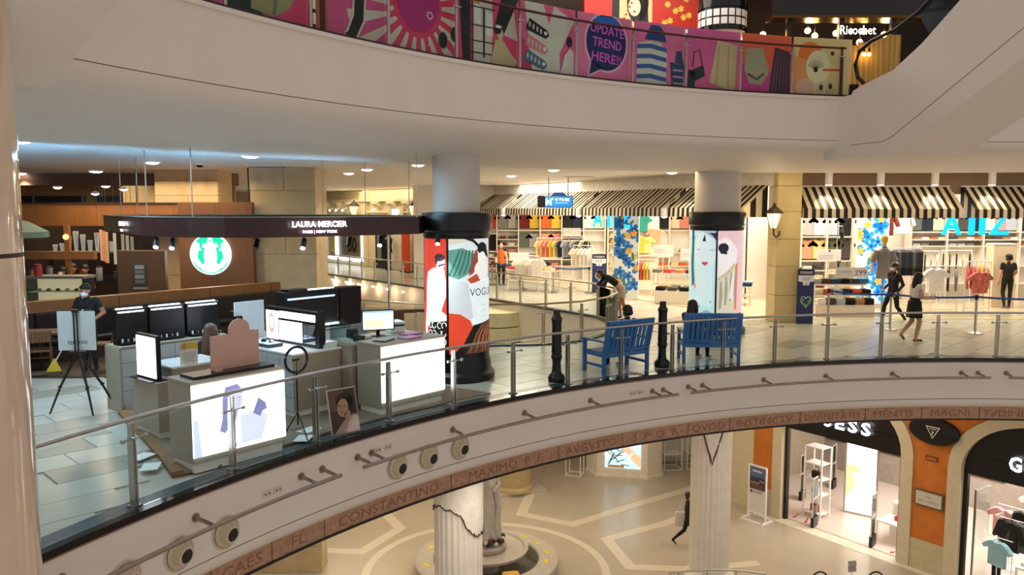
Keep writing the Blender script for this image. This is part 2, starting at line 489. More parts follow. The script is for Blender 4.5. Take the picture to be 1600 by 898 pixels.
# engraved travertine band: one slab per word
words = ['IMP', 'CAES', 'FL', 'CONSTANTINO', 'MAXIMO  P  F', 'AVGVSTO', 'S  P  Q  R', 'QVOD', 'INSTINCTV', 'DIVINITATIS', 'MENTIS', 'MAGNI', 'TVDINE', 'CVM']
joints = [250, 330, 425, 507, 705, 873, 973, 1075, 1140, 1250, 1352, 1440, 1530, 1610, 1720]
ENG = M('engraved_letters', '#86624a', .8)
for k, w in enumerate(words):
    rb = RR + .17
    a, b = th_px(joints[k], rb, -1.2) - .0006, th_px(joints[k + 1], rb, -1.2) + .0006
    n = max(3, int((a - b) * rb / .25))
    sl = MB().arcband([(rb, -1.33), (rb + .3, -1.33), (rb + .3, -1.068), (rb, -1.068)], a, b, n).build('stone_slab', TRAV, fascia2, smooth=True)
    Lw = (a - b) * rb
    vs, fs, wd = text_geo(w, .20)
    kx = min(Lw * .86 / wd, 1.35); x0 = (Lw - wd * kx) / 2
    mb = MB(); pts = []
    for vx, vy in vs:
        t = a - (x0 + vx * kx) / rb
        pts.append((CX + (rb - .003) * math.cos(t), CY + (rb - .003) * math.sin(t), -1.275 + vy))
    mb.add(pts, fs); mb.build('engraved_word', ENG, sl)
for a, b in ((TH0, th_px(joints[0], RR + .17, -1.2) - .0006), (th_px(joints[-1], RR + .17, -1.2) + .0006, TH1)):
    MB().arcband([(RR + .17, -1.33), (RR + .47, -1.33), (RR + .47, -1.068), (RR + .17, -1.068)], a, b, 30).build('stone_slab', TRAV, fascia2, smooth=True)
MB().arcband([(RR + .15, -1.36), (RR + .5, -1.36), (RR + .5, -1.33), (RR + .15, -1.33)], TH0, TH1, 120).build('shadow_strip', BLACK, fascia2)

# ---- fascia of the upper floor
f3 = struct(MB().arcband([(RR + .03, Z3 - .02), (RR + .5, Z3 - .02), (RR + .5, Z3 - .855), (RR + .03, Z3 - .855)], TH0, TH1, 120).build('wall_fascia_upper', PLASTER, smooth=True))
MB().arcband([(RR + .0, Z3 - .05), (RR + .14, Z3 - .05), (RR + .14, Z3 + .005), (RR, Z3 + .005)], TH0, TH1, 120).build('edge_bead', PLASTER, f3)
MB().arcband([(RR + .05, Z3 + .005), (RR + .22, Z3 + .005), (RR + .22, Z3 + .045), (RR + .05, Z3 + .045)], TH0, th_px(1332, RR + .1, Z3), 120).build('glass_channel', M('maroon_channel', '#2c0d10', .4), f3)

# ---- fascia round the inner opening
def path_band(path, off_in, off_out, z0, z1, closed=True):
    # a wall along a polygon, offset outward from the opening
    n = len(path); mb = MB()
    ar = sum(path[i][0] * path[(i + 1) % n][1] - path[(i + 1) % n][0] * path[i][1] for i in range(n)); sg = 1 if ar > 0 else -1
    def off(i, d):
        a, b, c = Vector(path[i - 1]), Vector(path[i]), Vector(path[(i + 1) % n])
        n1 = Vector(((b - a).y, -(b - a).x)).normalized(); n2 = Vector(((c - b).y, -(c - b).x)).normalized()
        m = (n1 + n2).normalized(); k = 1 / max(.4, m.dot(n1))
        return b + m * d * k * sg
    vs = []
    for i in range(n):
        p, q = off(i, off_in), off(i, off_out)
        vs += [(p.x, p.y, z0), (q.x, q.y, z0), (q.x, q.y, z1), (p.x, p.y, z1)]
    fs = [(i * 4 + j, ((i + 1) % n) * 4 + j, ((i + 1) % n) * 4 + (j + 1) % 4, i * 4 + (j + 1) % 4) for i in range(n) for j in range(4)]
    return mb.add(vs, fs)
fi = struct(path_band(HOLE, -.02, .3, -2.3, -.03).build('wall_fascia_inner', PLASTER))
path_band(HOLE, -.05, .10, -.05, .02).build('edge_cap', GRANITE, fi)

# ---- columns
COL1, COL2 = (-1.02, 14.75), (5.2, 20.35)
def round_column(name, c, r):
    o = struct(MB().lathe([(r, 0), (r, 4.2)], 40, (c[0], c[1], 0)).build(name, M('column_paint', '#cfcac2', .5, var=.03), smooth=True))
    return o
round_column('wall_round_column_west', COL1, .435)
round_column('wall_round_column_east', COL2, .57)
GLOSSCOL = M('glossy_beige_column', '#dcc4aa', .08, var=.05, scale=1.5, coat=.6)
CF = (-4.37, 6.11)
fc = struct(MB().lathe([(.55, Z1), (.55, 2.735), (.535, 2.74), (.535, 2.765), (.55, 2.77), (.55, 9.4)], 64, (CF[0], CF[1], 0)).build('wall_foreground_column', GLOSSCOL, smooth=True))
MB().lathe([(.5, 2.738), (.545, 2.738), (.545, 2.767), (.5, 2.767)], 64, (CF[0], CF[1], 0)).build('joint_line', M('brown_joint', '#3a2418', .6), fc)

# ---- downlights: trim ring, lens and the lamp itself
LENS = M('lamp_lens', '#fff4e0', .4, var=.01, emit=14)
LENSC = M('lamp_lens_cool', '#f4f8ff', .4, var=.01, emit=14)
def downlight(x, y, z, r, label, cool=False, power=26, spread=2.2, lamp=True):
    t = thing('downlight', label, 'downlight', (x, y, z), 0, 'ceiling downlights')
    MB().lathe([(r * 1.02, 0), (r * 1.25, 0), (r * 1.25, -.015), (r * 1.02, -.015)], 20).build('trim_ring', WHITE, t, smooth=True)
    MB().lathe([(.001, -.055), (r * .35, -.052), (r * .7, -.042), (r * .92, -.028), (r, -.012), (r, .02), (.001, .02)], 20).build('lens', LENSC if cool else LENS, t)
    if lamp:
        d = bpy.data.lights.new('lamp', 'SPOT'); d.energy = power * 4; d.spot_size = spread; d.spot_blend = .6; d.shadow_soft_size = .08
        d.color = (.70, .88, 1) if cool else (1, .82, .60)
        l = bpy.data.objects.new('downlight_lamp', d); COL.objects.link(l); l.location = (0, 0, -.2); l.parent = t
    return t
DL = [(30, 219, 1, 'downlight beside the glossy foreground column'), (150, 267, 1, 'large downlight above the wooden cafe bulkhead'),
      (238, 253, 1, 'downlight between the thin rods above the small canopy sign'), (391, 243, 1, 'downlight in the blue-lit ceiling above the dark canopy'),
      (333, 267, 0, 'small downlight just left of the wide stone pillar'), (32, 270, 0, 'small downlight half hidden by the glossy column'),
      (545, 270, 0, 'left downlight of the pair above the far balustrade'), (573, 264, 0, 'right downlight of the pair above the far balustrade'),
      (653, 257, 1, 'downlight beside the rod left of the poster column'), (799, 274, 0, 'downlight right of the poster column shaft'),
      (865, 265, 0, 'downlight above the hanging blue direction sign'), (1002, 279, 0, 'lone downlight above the slanting awnings'),
      (1050, 269, 0, 'nearer downlight of the pair left of the second poster column'), (1050, 283, 0, 'farther downlight of the pair left of the second poster column'),
      (1230, 270, 0, 'downlight above the yellow stone pillar'), (1423, 273, 0, 'downlight above the long striped awning')]
for px, py, cool, lab in DL:
    z = 4.2; x, y = G(px, py, z)
    if math.hypot(x - CX, y - CY) < SOFR + .2: z = 4.06; x, y = G(px, py, z)
    downlight(x, y, z, .15 if px not in (150, 30, 391) else .17, lab, bool(cool), power=(34 if cool else 30))
# ================================================================ BALUSTRADE AND FASCIA FITTINGS
bal = thing('glass_balustrade', 'long curved glass balustrade with steel posts along the middle floor edge', 'balustrade', rp(rad(115), RR + .2, 0))
posts_px = [30, 213, 367, 497, 611, 712, 805, 890, 973, 1053, 1132, 1213, 1295, 1379, 1467, 1560, 1655]
RG = RR + .14
def frame_at(t, r, z=0):
    p = Vector(rp(t, r, z)); rd = Vector((math.cos(t), math.sin(t), 0)); tg = Vector((math.sin(t), -math.cos(t), 0))
    return p, rd, tg                      # tg runs to the right in the picture
ths = [th_px(p, RG, .4) for p in posts_px]
b_loc = Vector(bal.location)
post_me = MB()
for s in (-.022, .022):
    post_me.plate([(-.035, 0), (.035, 0), (.035, .66), (.022, .80), (.022, .90), (-.022, .90), (-.022, .80), (-.035, .66)], (s - .006, 0, 0), (0, 1, 0), (0, 0, 1), .012)
post_me.box(-.05, -.055, .004, .05, .055, .03)
post_me = post_me.mesh('post'); post_me.materials.append(STEEL)
clamp_me = MB()
clamp_me.cone((-.13, -.035, .74), (.15, -.035, .74), .010, n=8)
clamp_me.cone((-.15, -.035, .74), (-.115, -.035, .74), .022, n=10); clamp_me.cone((.13, -.035, .74), (.165, -.035, .74), .022, n=10)
clamp_me.cone((0, -.06, .74), (0, .05, .74), .014, n=8)
clamp_me = clamp_me.mesh('glass_clamp'); clamp_me.materials.append(STEEL)
for t in ths:
    p, rd, tg = frame_at(t, RG + .05)
    o = bpy.data.objects.new('post', post_me); COL.objects.link(o); o.parent = bal
    o.location = p - b_loc; o.rotation_euler = (0, 0, t - PI / 2)
    c = bpy.data.objects.new('glass_clamp', clamp_me); COL.objects.link(c); c.parent = o
for i in range(len(ths) - 1):
    a, b = ths[i], ths[i + 1]
    ga = .055 / RG
    mb = MB(); pts = []
    mb.arcband([(RG - .006, .01), (RG + .006, .01), (RG + .006, .905), (RG - .006, .905)], a - ga, b - ga * .25 + 0, 4)
    mb.build('glass_pane', GLASS, bal, world=True, smooth=True)
hr = [Vector(rp(ths[0] + .04 - (ths[0] + .04 - ths[-1]) * i / 120, RG + .05, .945)) for i in range(121)]
MB().tube(hr, .023, 10).build('handrail', STEEL, bal, world=True, smooth=True)

# pipe rails along the fascia
RAILM = M('bronze_steel', '#a3948a', .35, 1.0, var=.12, scale=15)
def fascia_rail(x0, x1, brackets, label):
    zb = -.31; ro = RR - .28
    t0, t1 = th_px(x0, ro, zb - .04), th_px(x1, ro, zb - .04)
    root = thing('fascia_rail', label, 'pipe rail', rp(t0, RR, zb), 0, 'pipe rails along the white fascia')
    n = max(8, int(abs(t0 - t1) * RR / .25))
    MB().tube([rp(t0 + (t1 - t0) * i / n, ro, zb - .04) for i in range(n + 1)], .027, 10).build('pipe', RAILM, root, smooth=True, world=True)
    for b in brackets:
        t = th_px(b, RR + .03, zb)
        mb = MB(); mb.cone(rp(t, RR + .03, zb), rp(t, ro, zb - .04), .024, n=10)
        mb.cone(rp(t, RR + .035, zb), rp(t, RR + .012, zb), .05, n=14)
        mb.build('bracket', RAILM, root, smooth=True, world=True)
fascia_rail(88, 533, [95, 305, 470, 503], 'longest pipe rail, at the left below the lit make-up counters')
fascia_rail(568, 1060, [558, 580, 707, 819, 922, 1019, 1036], 'middle pipe rail below the poster column and blue benches')
fascia_rail(1080, 1548, [1075, 1097, 1193, 1290, 1394, 1502, 1528], 'right pipe rail above the boutique arches')
fascia_rail(1577, 1700, [1572, 1650], 'pipe rail cut off by the right picture edge')
NOZ = M('cream_nozzle', '#cdbd9f', .5, var=.05); NOZD = M('nozzle_bore', '#2a2420', .8)
noz = [(195, 'air nozzle at the lowest left, cut by the picture edge'), (279, 'air nozzle second from the left on the white fascia'), (352, 'air nozzle right of the lower left pair'),
       (620, 'left one of the three air nozzles below the portrait poster'), (669, 'middle one of the three air nozzles below the portrait poster'), (718, 'right one of the three air nozzles below the portrait poster')]
for px, lab in noz:
    zb = -.63; t = th_px(px, RR + .03, zb); p, rd, tg = frame_at(t, RR + .03, zb)
    root = thing('air_nozzle', lab, 'air nozzle', p, t - PI / 2, 'round air nozzles in the fascia'); root.scale = (1.2, 1.2, 1.2)
    # local: -y towards the atrium
    def ring(prof, n=24):
        mb = MB(); mb.lathe(prof, n); mb.v = [(x, -z, y) for x, y, z in mb.v]; return mb
    ring([(.145, -.01), (.168, -.01), (.168, .008), (.155, .016), (.145, .008)]).build('outer_ring', NOZ, root, smooth=True)
    ring([(.10, -.01), (.138, .02), (.13, .03), (.09, .03), (.085, .0)]).build('collar', NOZ, root, smooth=True)
    mb = ring([(.07, -.02), (.10, .02), (.085, .10), (.066, .105), (.055, .03)])
    R = Matrix.Rotation(rad(5), 3, 'X') @ Matrix.Rotation(rad(3), 3, 'Z')
    mb.v = [tuple(R @ Vector(v)) for v in mb.v]; mb.build('jet', NOZ, root, smooth=True)
    mb = ring([(.001, .08), (.067, .08), (.067, .102), (.001, .102)]); mb.v = [tuple(R @ Vector(v)) for v in mb.v]; mb.build('bore', NOZD, root)
for k, (px, nm) in enumerate([(417, 'left'), (434, 'right'), (590, 'left'), (606, 'right'), (988, 'left'), (1000, 'right')]):
    zb = -.37 if px < 500 else -.30
    t = th_px(px, RR + .03, zb); p, rd, tg = frame_at(t, RR + .03, zb)
    where = ['above the long left pipe rail', 'above the start of the middle pipe rail', 'above the end of the middle pipe rail'][k // 2]
    root = thing('socket_plate', '%s small blanked socket plate on the fascia %s' % (nm, where), 'socket plate', p, t - PI / 2, 'socket plates in the fascia')
    MB().box(-.07, -.012, -.04, .07, 0, .04).build('plate', M('plate_cream', '#d6cabb', .5), root, bevel=.004)
    for q in (-.045, .012): MB().box(q, -.016, -.012, q + .033, -.012, .012).build('socket_slot', M('plate_brown', '#9c8674', .6), root)
# ================================================================ UPPER FLOOR
upj = [200, 350, 484, 606, 712, 811, 899, 987, 1070, 1155, 1235, 1329]
PH = 1.17
ubal = thing('upper_glass_balustrade', 'upper glass balustrade with brown handrail in front of the pink posters', 'balustrade', rp(rad(120), RR + .1, Z3))
uth = [th_px(p, RR + .13, Z3) for p in upj]
MAROON = M('brown_rail', '#5a2a24', .3, .6)
for i, t in enumerate(uth[:-1] + [th_px(1312, RR + .13, Z3)]):
    p, rd, tg = frame_at(t, RR + .11, Z3)
    mb = MB(); mb.cbox((p.x, p.y, Z3 + .5), (.045, .02, 1.0), t - PI / 2); mb.build('post', STEEL if i < 11 else DARKSTEEL, ubal, world=True)
    mb = MB(); 
    for s in (-1, 1):
        q = p + tg * .08 * s
        mb.cone(p + Vector((0, 0, .8)) - rd * .02, q + Vector((0, 0, .8)) - rd * .02, .012, n=8)
    mb.build('glass_clamp', STEEL, ubal, world=True)
hp = [rp(uth[0] + (th_px(1320, RR, Z3) - uth[0]) * i / 80, RR + .02, Z3 + .95) for i in range(81)]
MB().tube(hp, .022, 8).build('handrail', MAROON, ubal, smooth=True, world=True)
for i in range(len(upj) - 1):
    a, b = uth[i] - .004, uth[i + 1] + .004
    p, q = Vector(rp(a, RR + .145, Z3 + .03)), Vector(rp(b, RR + .145, Z3 + .03)); n = (q - p).cross(Vector((0, 0, 1))).normalized()
    mb = MB(); mb.plate(rect(0, 0, (q - p).length, 1.1), p, (q - p).normalized(), (0, 0, 1), .01); mb.build('glass_pane', GLASS, ubal, world=True)

PINK, HOT, BEI, NAVY, ORG = '#e0588c', '#d8305f', '#cfc4b4', '#16205a', '#f07a30'
def rays(cx, cy, r0, r1, n, w, a0, a1):
    out = []
    for k in range(n):
        t = a0 + (a1 - a0) * k / (n - 1)
        out.append([(cx + r0 * math.cos(t - w * .7), cy + r0 * math.sin(t - w * .7)), (cx + r1 * math.cos(t - w), cy + r1 * math.sin(t - w)),
                    (cx + r1 * math.cos(t + w), cy + r1 * math.sin(t + w)), (cx + r0 * math.cos(t + w * .7), cy + r0 * math.sin(t + w * .7))])
    return out
def poster_shapes(i, w, h):
    X = lambda f: f * w
    if i <= 1:
        return [(PINK, rect(0, 0, w, h)), ('#2f3b33', [(X(.3), 0), (X(.62), 0), (X(.7), h), (X(.2), h)]), ('#8f8a6a', [(X(.6), .05), (X(.95), .2), (X(1), h), (X(.6), h)])]
    if i == 2:
        return [('#dc4470', rect(0, 0, w, h)), ('#1d2a26', [(X(.0), .02), (X(.28), .02), (X(.42), .07), (X(.36), h), (X(.02), h)]), ('#9a9468', [(X(.28), .14), (X(.55), .10), (X(.75), .25), (X(.85), .45), (X(.9), h), (X(.3), h)]),
                ('#6f7258', stroke([(X(.55), .12), (X(.6), .5), (X(.52), h)], .05))]
    if i == 3:
        rs = rays(X(1.35), .62, .46, 1.2, 6, .09, PI * .86, PI * 1.4)
        J = stroke([(X(.56), h), (X(.62), .7), (X(.60), .35), (X(.50), .10), (X(.42), .07)], [.24, .24, .24, .22, .12]); J2 = stroke([(X(.56), h), (X(.62), .7), (X(.60), .35), (X(.50), .10), (X(.43), .08)], [.17, .17, .17, .15, .08])
        return [('#cf4f86', rect(0, 0, w, h)), (BEI, rs), ('#b8562c', [rect(X(.06), 0, X(.10), h), rect(X(.17), 0, X(.20), h)]), ('#4a1512', rect(X(.10), 0, X(.17), h)), ('#140d10', [rect(0, .5, X(.09), .56), rect(X(.01), 0, X(.05), h)]),
                ('#f2ecd8', [rect(X(.015), .33, X(.05), .46), rect(X(.015), .14, X(.05), .28), rect(X(.015), .58, X(.05), h)]), (BEI, J), ('#0e0d14', J2)]
    if i == 4:
        gl = [ell(X(.80), .30, .10, .13, 18), ell(X(.99), .42, .085, .12, 18)]
        return [('#d8345c', rect(0, 0, w, h)), (BEI, rays(X(.42), .72, .46, 1.2, 13, .085, PI * .98, PI * 2.12)), ('#b02372', ell(X(.42), .8, .40, .46)), ('#e3b8cf', text_polys('r', .2, X(.58), .86) + text_polys('o', .26, X(.60), .56) + text_polys('c', .22, X(.60), .28, PI)),
                ('#7d7a72', gl), ('#14130f', [ell(X(.80), .30, .085, .115, 18), ell(X(.985), .42, .07, .105, 18)])]
    if i == 5:
        blk = [[(X(.08), 0), (X(.2), 0), (X(.2), h), (X(.02), h)], [(X(.58), .62), (X(.72), .5), (X(1.0), h), (X(.72), h)]]
        return [('#d8416c', rect(0, 0, w, h)), (BEI, [[(X(.75), .55), (X(.98), .5), (X(.92), .95), (X(.8), .98)], [(X(.25), .0), (X(.55), 0), (X(.55), h), (X(.25), h)]]), ('#13181a', blk),
                ('#dfe0d4', [rect(X(.26), .66, X(.36), .95), rect(X(.45), .5, X(.56), .85)]), ('#c88a3a', rect(X(.26), .96, X(.35), h)), ('#2a2d2a', [rect(X(.22), 0, X(.24), h), rect(X(.40), .15, X(.43), .9)] + [rect(X(.2), z, X(.6), z + .02) for z in (.2, .38, .62, .9)]),
                ('#cbb489', [(X(.5), 0), (X(.86), 0), (X(.98), .16), (X(.86), .28), (X(.7), .5), (X(.6), .45)]), ('#d8b79a', ell(X(.68), .56, .07, .09, 14)), ('#17110d', ell(X(.64), .62, .08, .07, 14)), ('#e8e0d0', ell(X(.65), .67, .07, .025, 12))]
    if i == 6:
        fish = lambda cx, cy, c: [(c, [(cx - .26, cy + .02), (cx - .2, cy + .13), (cx + .18, cy - .03), (cx + .22, cy - .11), (cx + .14, cy - .17), (cx - .28, cy - .06)])]
        s = [('#df5f8d', rect(0, 0, w, h)), ('#d6d2c2', [(X(.2), .02), (X(.72), 0), (X(.70), .4), (X(.98), .98), (X(.6), h), (X(.5), .86), (X(.4), h), (X(.06), h)]), ('#cf2f63', [(0, 0), (X(.2), .05), (X(.1), .5), (0, .6)])]
        for cx, cy, c in ((X(.32), .78, '#14141a'), (X(.30), .52, '#d97b85'), (X(.28), .27, '#4e6a8c')):
            s += fish(cx, cy, c) + [('#e9e4d8', ell(cx + .14, cy - .08, .035, .035, 10))] + [('#c9c4ba', [ell(cx - .2 + .08 * k, cy + .03 - .03 * k, .02, .05, 8) for k in range(4)])]
        return s + [('#e6ddd0', [(X(.68), 0), (X(.96), 0), (X(.96), .45), (X(.9), .52), (X(.8), .4)]), ('#2a2236', ell(X(.88), .62, .065, .09, 12))]
    if i == 7:
        bub = ell(X(.52), .70, X(.40), .52, 30); tail = [(X(.22), .38), (X(.18), .07), (X(.48), .24)]
        bub2 = ell(X(.52), .70, X(.37), .485, 30); tail2 = [(X(.25), .40), (X(.21), .12), (X(.46), .26)]
        return [('#ee7aa6', rect(0, 0, w, h)), ('#efc9d6', [bub, tail]), (NAVY, [bub2, tail2]), ('#2368c8', [(X(.28), 1.02), (X(.76), 1.02), (X(.7), 1.14), (X(.34), 1.14)]),
                ('#e35bd0', text_polys('UPDATE', .22, X(.53), .84, -.08, w * .62, .016) + text_polys('TREND', .22, X(.53), .61, -.08, w * .54, .016) + text_polys('HERE!!', .22, X(.52), .36, -.08, w * .55, .016))]
    if i == 8:
        body = [(X(.05), .06), (X(.62), .03), (X(.64), .6), (X(.52), .82), (X(.4), .86), (X(.3), .84), (X(.06), .78)]
        st = [[(X(.05), z), (X(.32), z + .03), (X(.63), z - .02), (X(.63), z - .10), (X(.3), z - .05), (X(.05), z - .08)] for z in (.76, .58, .40, .22)]
        return [('#ea72a2', rect(0, 0, w, h)), ('#d9d4cb', body), ('#3d5fa0', st), ('#d9b6a0', ell(X(.42), .88, .09, .1, 12)), ('#27407c', [[(X(.2), .86), (X(.62), .84), (X(.58), 1.0), (X(.5), 1.12), (X(.32), 1.13), (X(.26), 1.0)]]),
                ('#31496e', [[(X(.74), .02), (X(.95), .02), (X(1), .45), (X(.70), .5)], [(X(.8), .5), (X(.98), .45), (X(.92), .72), (X(.82), .7)]]), ('#d7a4bd', [rect(X(.76), z, X(.96), z + .03) for z in (.1, .22, .34)])]
    if i == 9:
        return [('#e0609c', rect(0, 0, w, h)), ('#27303a', [[(X(.0), .05), (X(.14), .02), (X(.16), .35), (X(.02), .4)], [(X(.02), .36), (X(.3), .5), (X(.34), .3), (X(.14), .18)]]), ('#11161c', stroke([(X(.1), .45), (X(.12), .72), (X(.22), .78), (X(.28), .5)], .025)),
                ('#d3b88a', [(X(.42), .18), (X(.92), .02), (X(.95), .92), (X(.56), .98)]), ('#b89c70', [stroke([(X(.6), .9), (X(.55), .15)], .03), stroke([(X(.78), .9), (X(.78), .08)], .03)]), ('#f0a6cc', stroke([(X(.08 + .05 * q), .98 + .03 * math.sin(q * 2.1)) for q in range(9)], .012))]
    if i == 10:
        pl = [(X(.55), .05), (X(.98), .0), (X(.98), .86), (X(.66), .94)]
        return [('#e8623c', rect(0, 0, w, h)), ('#cf3f88', [(0, 0), (w, 0), (w, .35), (0, .6)]), ('#a9a184', [(X(.05), .5), (X(.08), .88), (X(.42), .9), (X(.55), .45), (X(.4), .2), (X(.15), .22)]), ('#57544a', stroke([(X(.12), .4), (X(.3), .3), (X(.45), .42)], .05)),
                ('#4a2a3e', pl), ('#7d5a62', [stroke([(X(.62 + .07 * k), .06), (X(.70 + .055 * k), .86)], .015) for k in range(5)])]
    return [('#e9c98a', rect(0, 0, w, h)), ('#ef7a2a', ell(X(.28), .85, .26, .24)), ('#ee9a5a', [(0, .05), (X(.3), .1), (X(.34), .7), (0, .8)]), ('#f1dfb4', ell(X(.42), .6, .27, .33)), ('#e8b49a', ell(X(.2), .2, .2, .17)),
            ('#1c1715', [stroke([(X(.38), .55), (X(.38) + .2 * math.cos(a), .55 + .2 * math.sin(a))], .012) for a in [PI * (.15 + .1 * k) for k in range(8)]] + [ell(X(.38), .54, .045)]), ('#d9542c', stroke([(X(.5), .55), (X(.8), .56)], .04)),
            ('#6b6a60', rect(X(.80), 0, X(.86), .8)), ('#2a2622', ell(X(.66), .88, .04)), ('#cfc3a2', [ell(X(.48), .16, .07, .16), ell(X(.64), .18, .07, .16)]), ('#2d2a24', [ell(X(.48), .2, .04, .06), ell(X(.64), .23, .04, .06)])]
plabel = ['pink poster with a dark trouser leg, far left of the upper row', 'pink poster with dark green cloth and olive skirt', 'magenta poster with a big black stroke and red gate',
          'red sunburst poster with round sunglasses', 'poster with black letter strokes and woman in cream coat', 'poster with three carp streamers on cream and pink', 'pink poster with navy speech bubble reading UPDATE TREND HERE',
          'pink poster of a figure in blue striped top and bucket hat', 'pink poster with dark sandals and a long cream skirt', 'orange and pink poster with dark plaid skirt', 'yellow and orange poster with parasol and pale sandals']
for i in range(len(upj) - 1):
    a, b = th_px(upj[i] + 3, RR + .25, Z3), th_px(upj[i + 1] - 1, RR + .25, Z3)
    p, q = Vector(rp(a, RR + .25, Z3 + .002)), Vector(rp(b, RR + .25, Z3 + .002)); U = (q - p).normalized(); w = (q - p).length
    rz = math.atan2(U.y, U.x)
    t = thing('fashion_poster', plabel[i], 'poster', p, rz, 'posters behind the upper balustrade')
    MB().box(0, .0, 0, w, .012, PH).build('board', C('#d5a0b5'), t)
    art('print', t, poster_shapes(i + 1, w, PH), lambda u, v, d: (u, -d, v), bounds=(0, 0, w, PH))

# ---- escalator at the right, clad in plaster, rising out of the upper landing
S0 = Vector((6.66, 15.99, 0)); a20 = rad(20); ed = Vector((math.sin(a20), -math.cos(a20), 0)); en = Vector((math.cos(a20), math.sin(a20), 0))
esc = thing('plaster_clad_escalator', 'plaster-clad escalator rising to the right from the upper landing', 'escalator', (S0.x, S0.y, 5.35))
side = [(-.7, 4.12), (1.1, 4.12), (9, 8.3), (9, 10.4), (2.39, 6.59), (1.64, 6.02), (1.02, 5.66), (.3, 5.5), (.04, 5.42), (.0, 5.35), (-.7, 5.33)]
MB().plate(side, S0 + en * 1.75, ed, (0, 0, 1), 1.75).build('truss_cladding', PLASTER, esc, world=True)
GRV = M('groove_grey', '#8b8078', .7)
MB().tube([S0 + ed * .0 - en * .001 + Vector((0, 0, 4.37)), S0 + ed * .85 - en * .001 + Vector((0, 0, 4.38)), S0 + ed * 1.1 - en * .001 + Vector((0, 0, 4.47)), S0 + ed * 8 - en * .001 + Vector((0, 0, 8.46))], .006, 6).build('panel_joint', GRV, esc, world=True)
nw = [(.35, 5.50), (.12, 5.52), (-.12, 5.72), (-.2, 5.98), (-.1, 6.22), (.2, 6.36), (.8, 6.46), (1.3, 6.66), (2.6, 7.5), (7, 10.1)]
RUB = M('black_rubber', '#1a1310', .35)
MB().tube([S0 + ed * s + en * .25 + Vector((0, 0, z)) for s, z in nw], .04, 8).build('handrail_belt', RUB, esc, smooth=True, world=True)
MB().plate([(.1, 5.5), (-.1, 5.75), (-.15, 5.98), (0, 6.2), (.8, 6.42), (1.3, 6.62), (2.6, 7.45), (2.6, 6.8), (1.64, 6.0), (1, 5.66)], S0 + en * .25, ed, (0, 0, 1), .01).build('side_glass', GLASS, esc, world=True)
MB().plate([(1.7, 6.0), (1.3, 6.62), (2.2, 7.3), (9, 11.2), (9, 10.2), (2.4, 6.5)], S0 + en * .29, ed, (0, 0, 1), .04).build('dark_side_panel', C('#101a2c', .3), esc, world=True)
MB().cbox(tuple(S0 + ed * -.06 + en * .1 + Vector((0, 0, 5.46))), (.14, .1, .2), a20).build('newel_box', BLACK, esc, world=True)
# ---- second escalator cladding at the top left
A0 = Vector((-4.15, 7.3, 0)); ad = Vector((.91, -.41, 0)); an = Vector((-.41, -.91, 0))
esl = thing('left_escalator_cladding', 'sloping plaster underside crossing the top left corner', 'escalator', (A0.x, A0.y, 4.3))
MB().plate([(-1.6, 4.16), (.0, 4.18), (.35, 4.42), (3.5, 6.7), (3.5, 8.2), (-1.6, 6.0)], A0 - an * .0, ad, (0, 0, 1), 1.3).build('truss_cladding', PLASTER, esl, world=True)
MB().tube([A0 + an * 1.303 + ad * s + Vector((0, 0, z)) for s, z in ((-1.2, 4.3), (-.1, 4.33), (.3, 4.6), (3.2, 6.75))], .006, 6).build('panel_joint', GRV, esl, world=True)

# ---- room behind the posters
struct(MB().box(-20, 30, Z3, 30, 30.3, 9.3).build('wall_upper_back', M('upper_back_wall', '#4a3c36', .7)))
cc = thing('checkered_column', 'glossy white upper column with a black and white tiled band', 'column', (COL2[0], COL2[1], Z3))
MB().lathe([(.55, 0), (.55, 2.1)], 40).build('shaft', M('glossy_tile_white', '#e6cdbb', .12, var=.1, scale=12, coat=.4), cc, smooth=True)
MB().lathe([(.57, 2.1), (.6, 2.12), (.6, 2.18), (.58, 2.2), (.58, 2.62), (.6, 2.64), (.6, 3.9)], 40).build('black_band', BLACKG, cc, smooth=True)
for r_ in range(2):
    for k in range(20):
        t = -PI + k * PI / 10 + .02
        MB().lathe([(.575, 2.22 + r_ * .2), (.59, 2.22 + r_ * .2), (.59, 2.38 + r_ * .2), (.575, 2.38 + r_ * .2)], 2, a0=t, a1=t + PI / 10 - .06).build('tile', WHITEG, cc)
red = thing('illustrated_bulkhead', 'red and gold flowered bulkhead with a black-haired lady, on the upper floor', 'bulkhead', (1.9, 21.6, 7.95), rad(9))
MB().box(0, 0, 0, 3.4, .3, 1.6).build('bulkhead_box', C('#7a1a14'), red)
fl = [flower(2.2 + .75 * ((k * 37) % 10) / 10, .12 + .16 * k % .9, .09, 6, k) for k in range(9)]
art('print', red, [('#c8281c', rect(0, 0, .75, 1.6)), ('#100c0c', rect(.75, 0, .95, 1.6)), ('#e2c489', rect(.95, 0, 1.85, 1.6)), ('#c22a18', rect(1.85, 0, 3.4, 1.6)), ('#100d0e', [ell(1.45, .62, .3, .55, 20), [(1.5, .1), (1.75, .1), (1.72, .7), (1.5, .7)]]),
    ('#ecd0b0', ell(1.36, .5, .17, .24, 18)), ('#b3181c', [ell(1.36, .38, .04, .025, 10), ell(1.1, .9, .08), ell(1.2, 1.05, .07)]), ('#e9c24c', fl), ('#a51a10', [ell(1.08 + .05 * k, .2 + .1 * k, .03, .03, 8) for k in range(5)])], lambda u, v, d: (u, -d, v))
MB().box(0, .02, -.12, 3.4, .6, 0).build('lower_trim', WHITE, red)
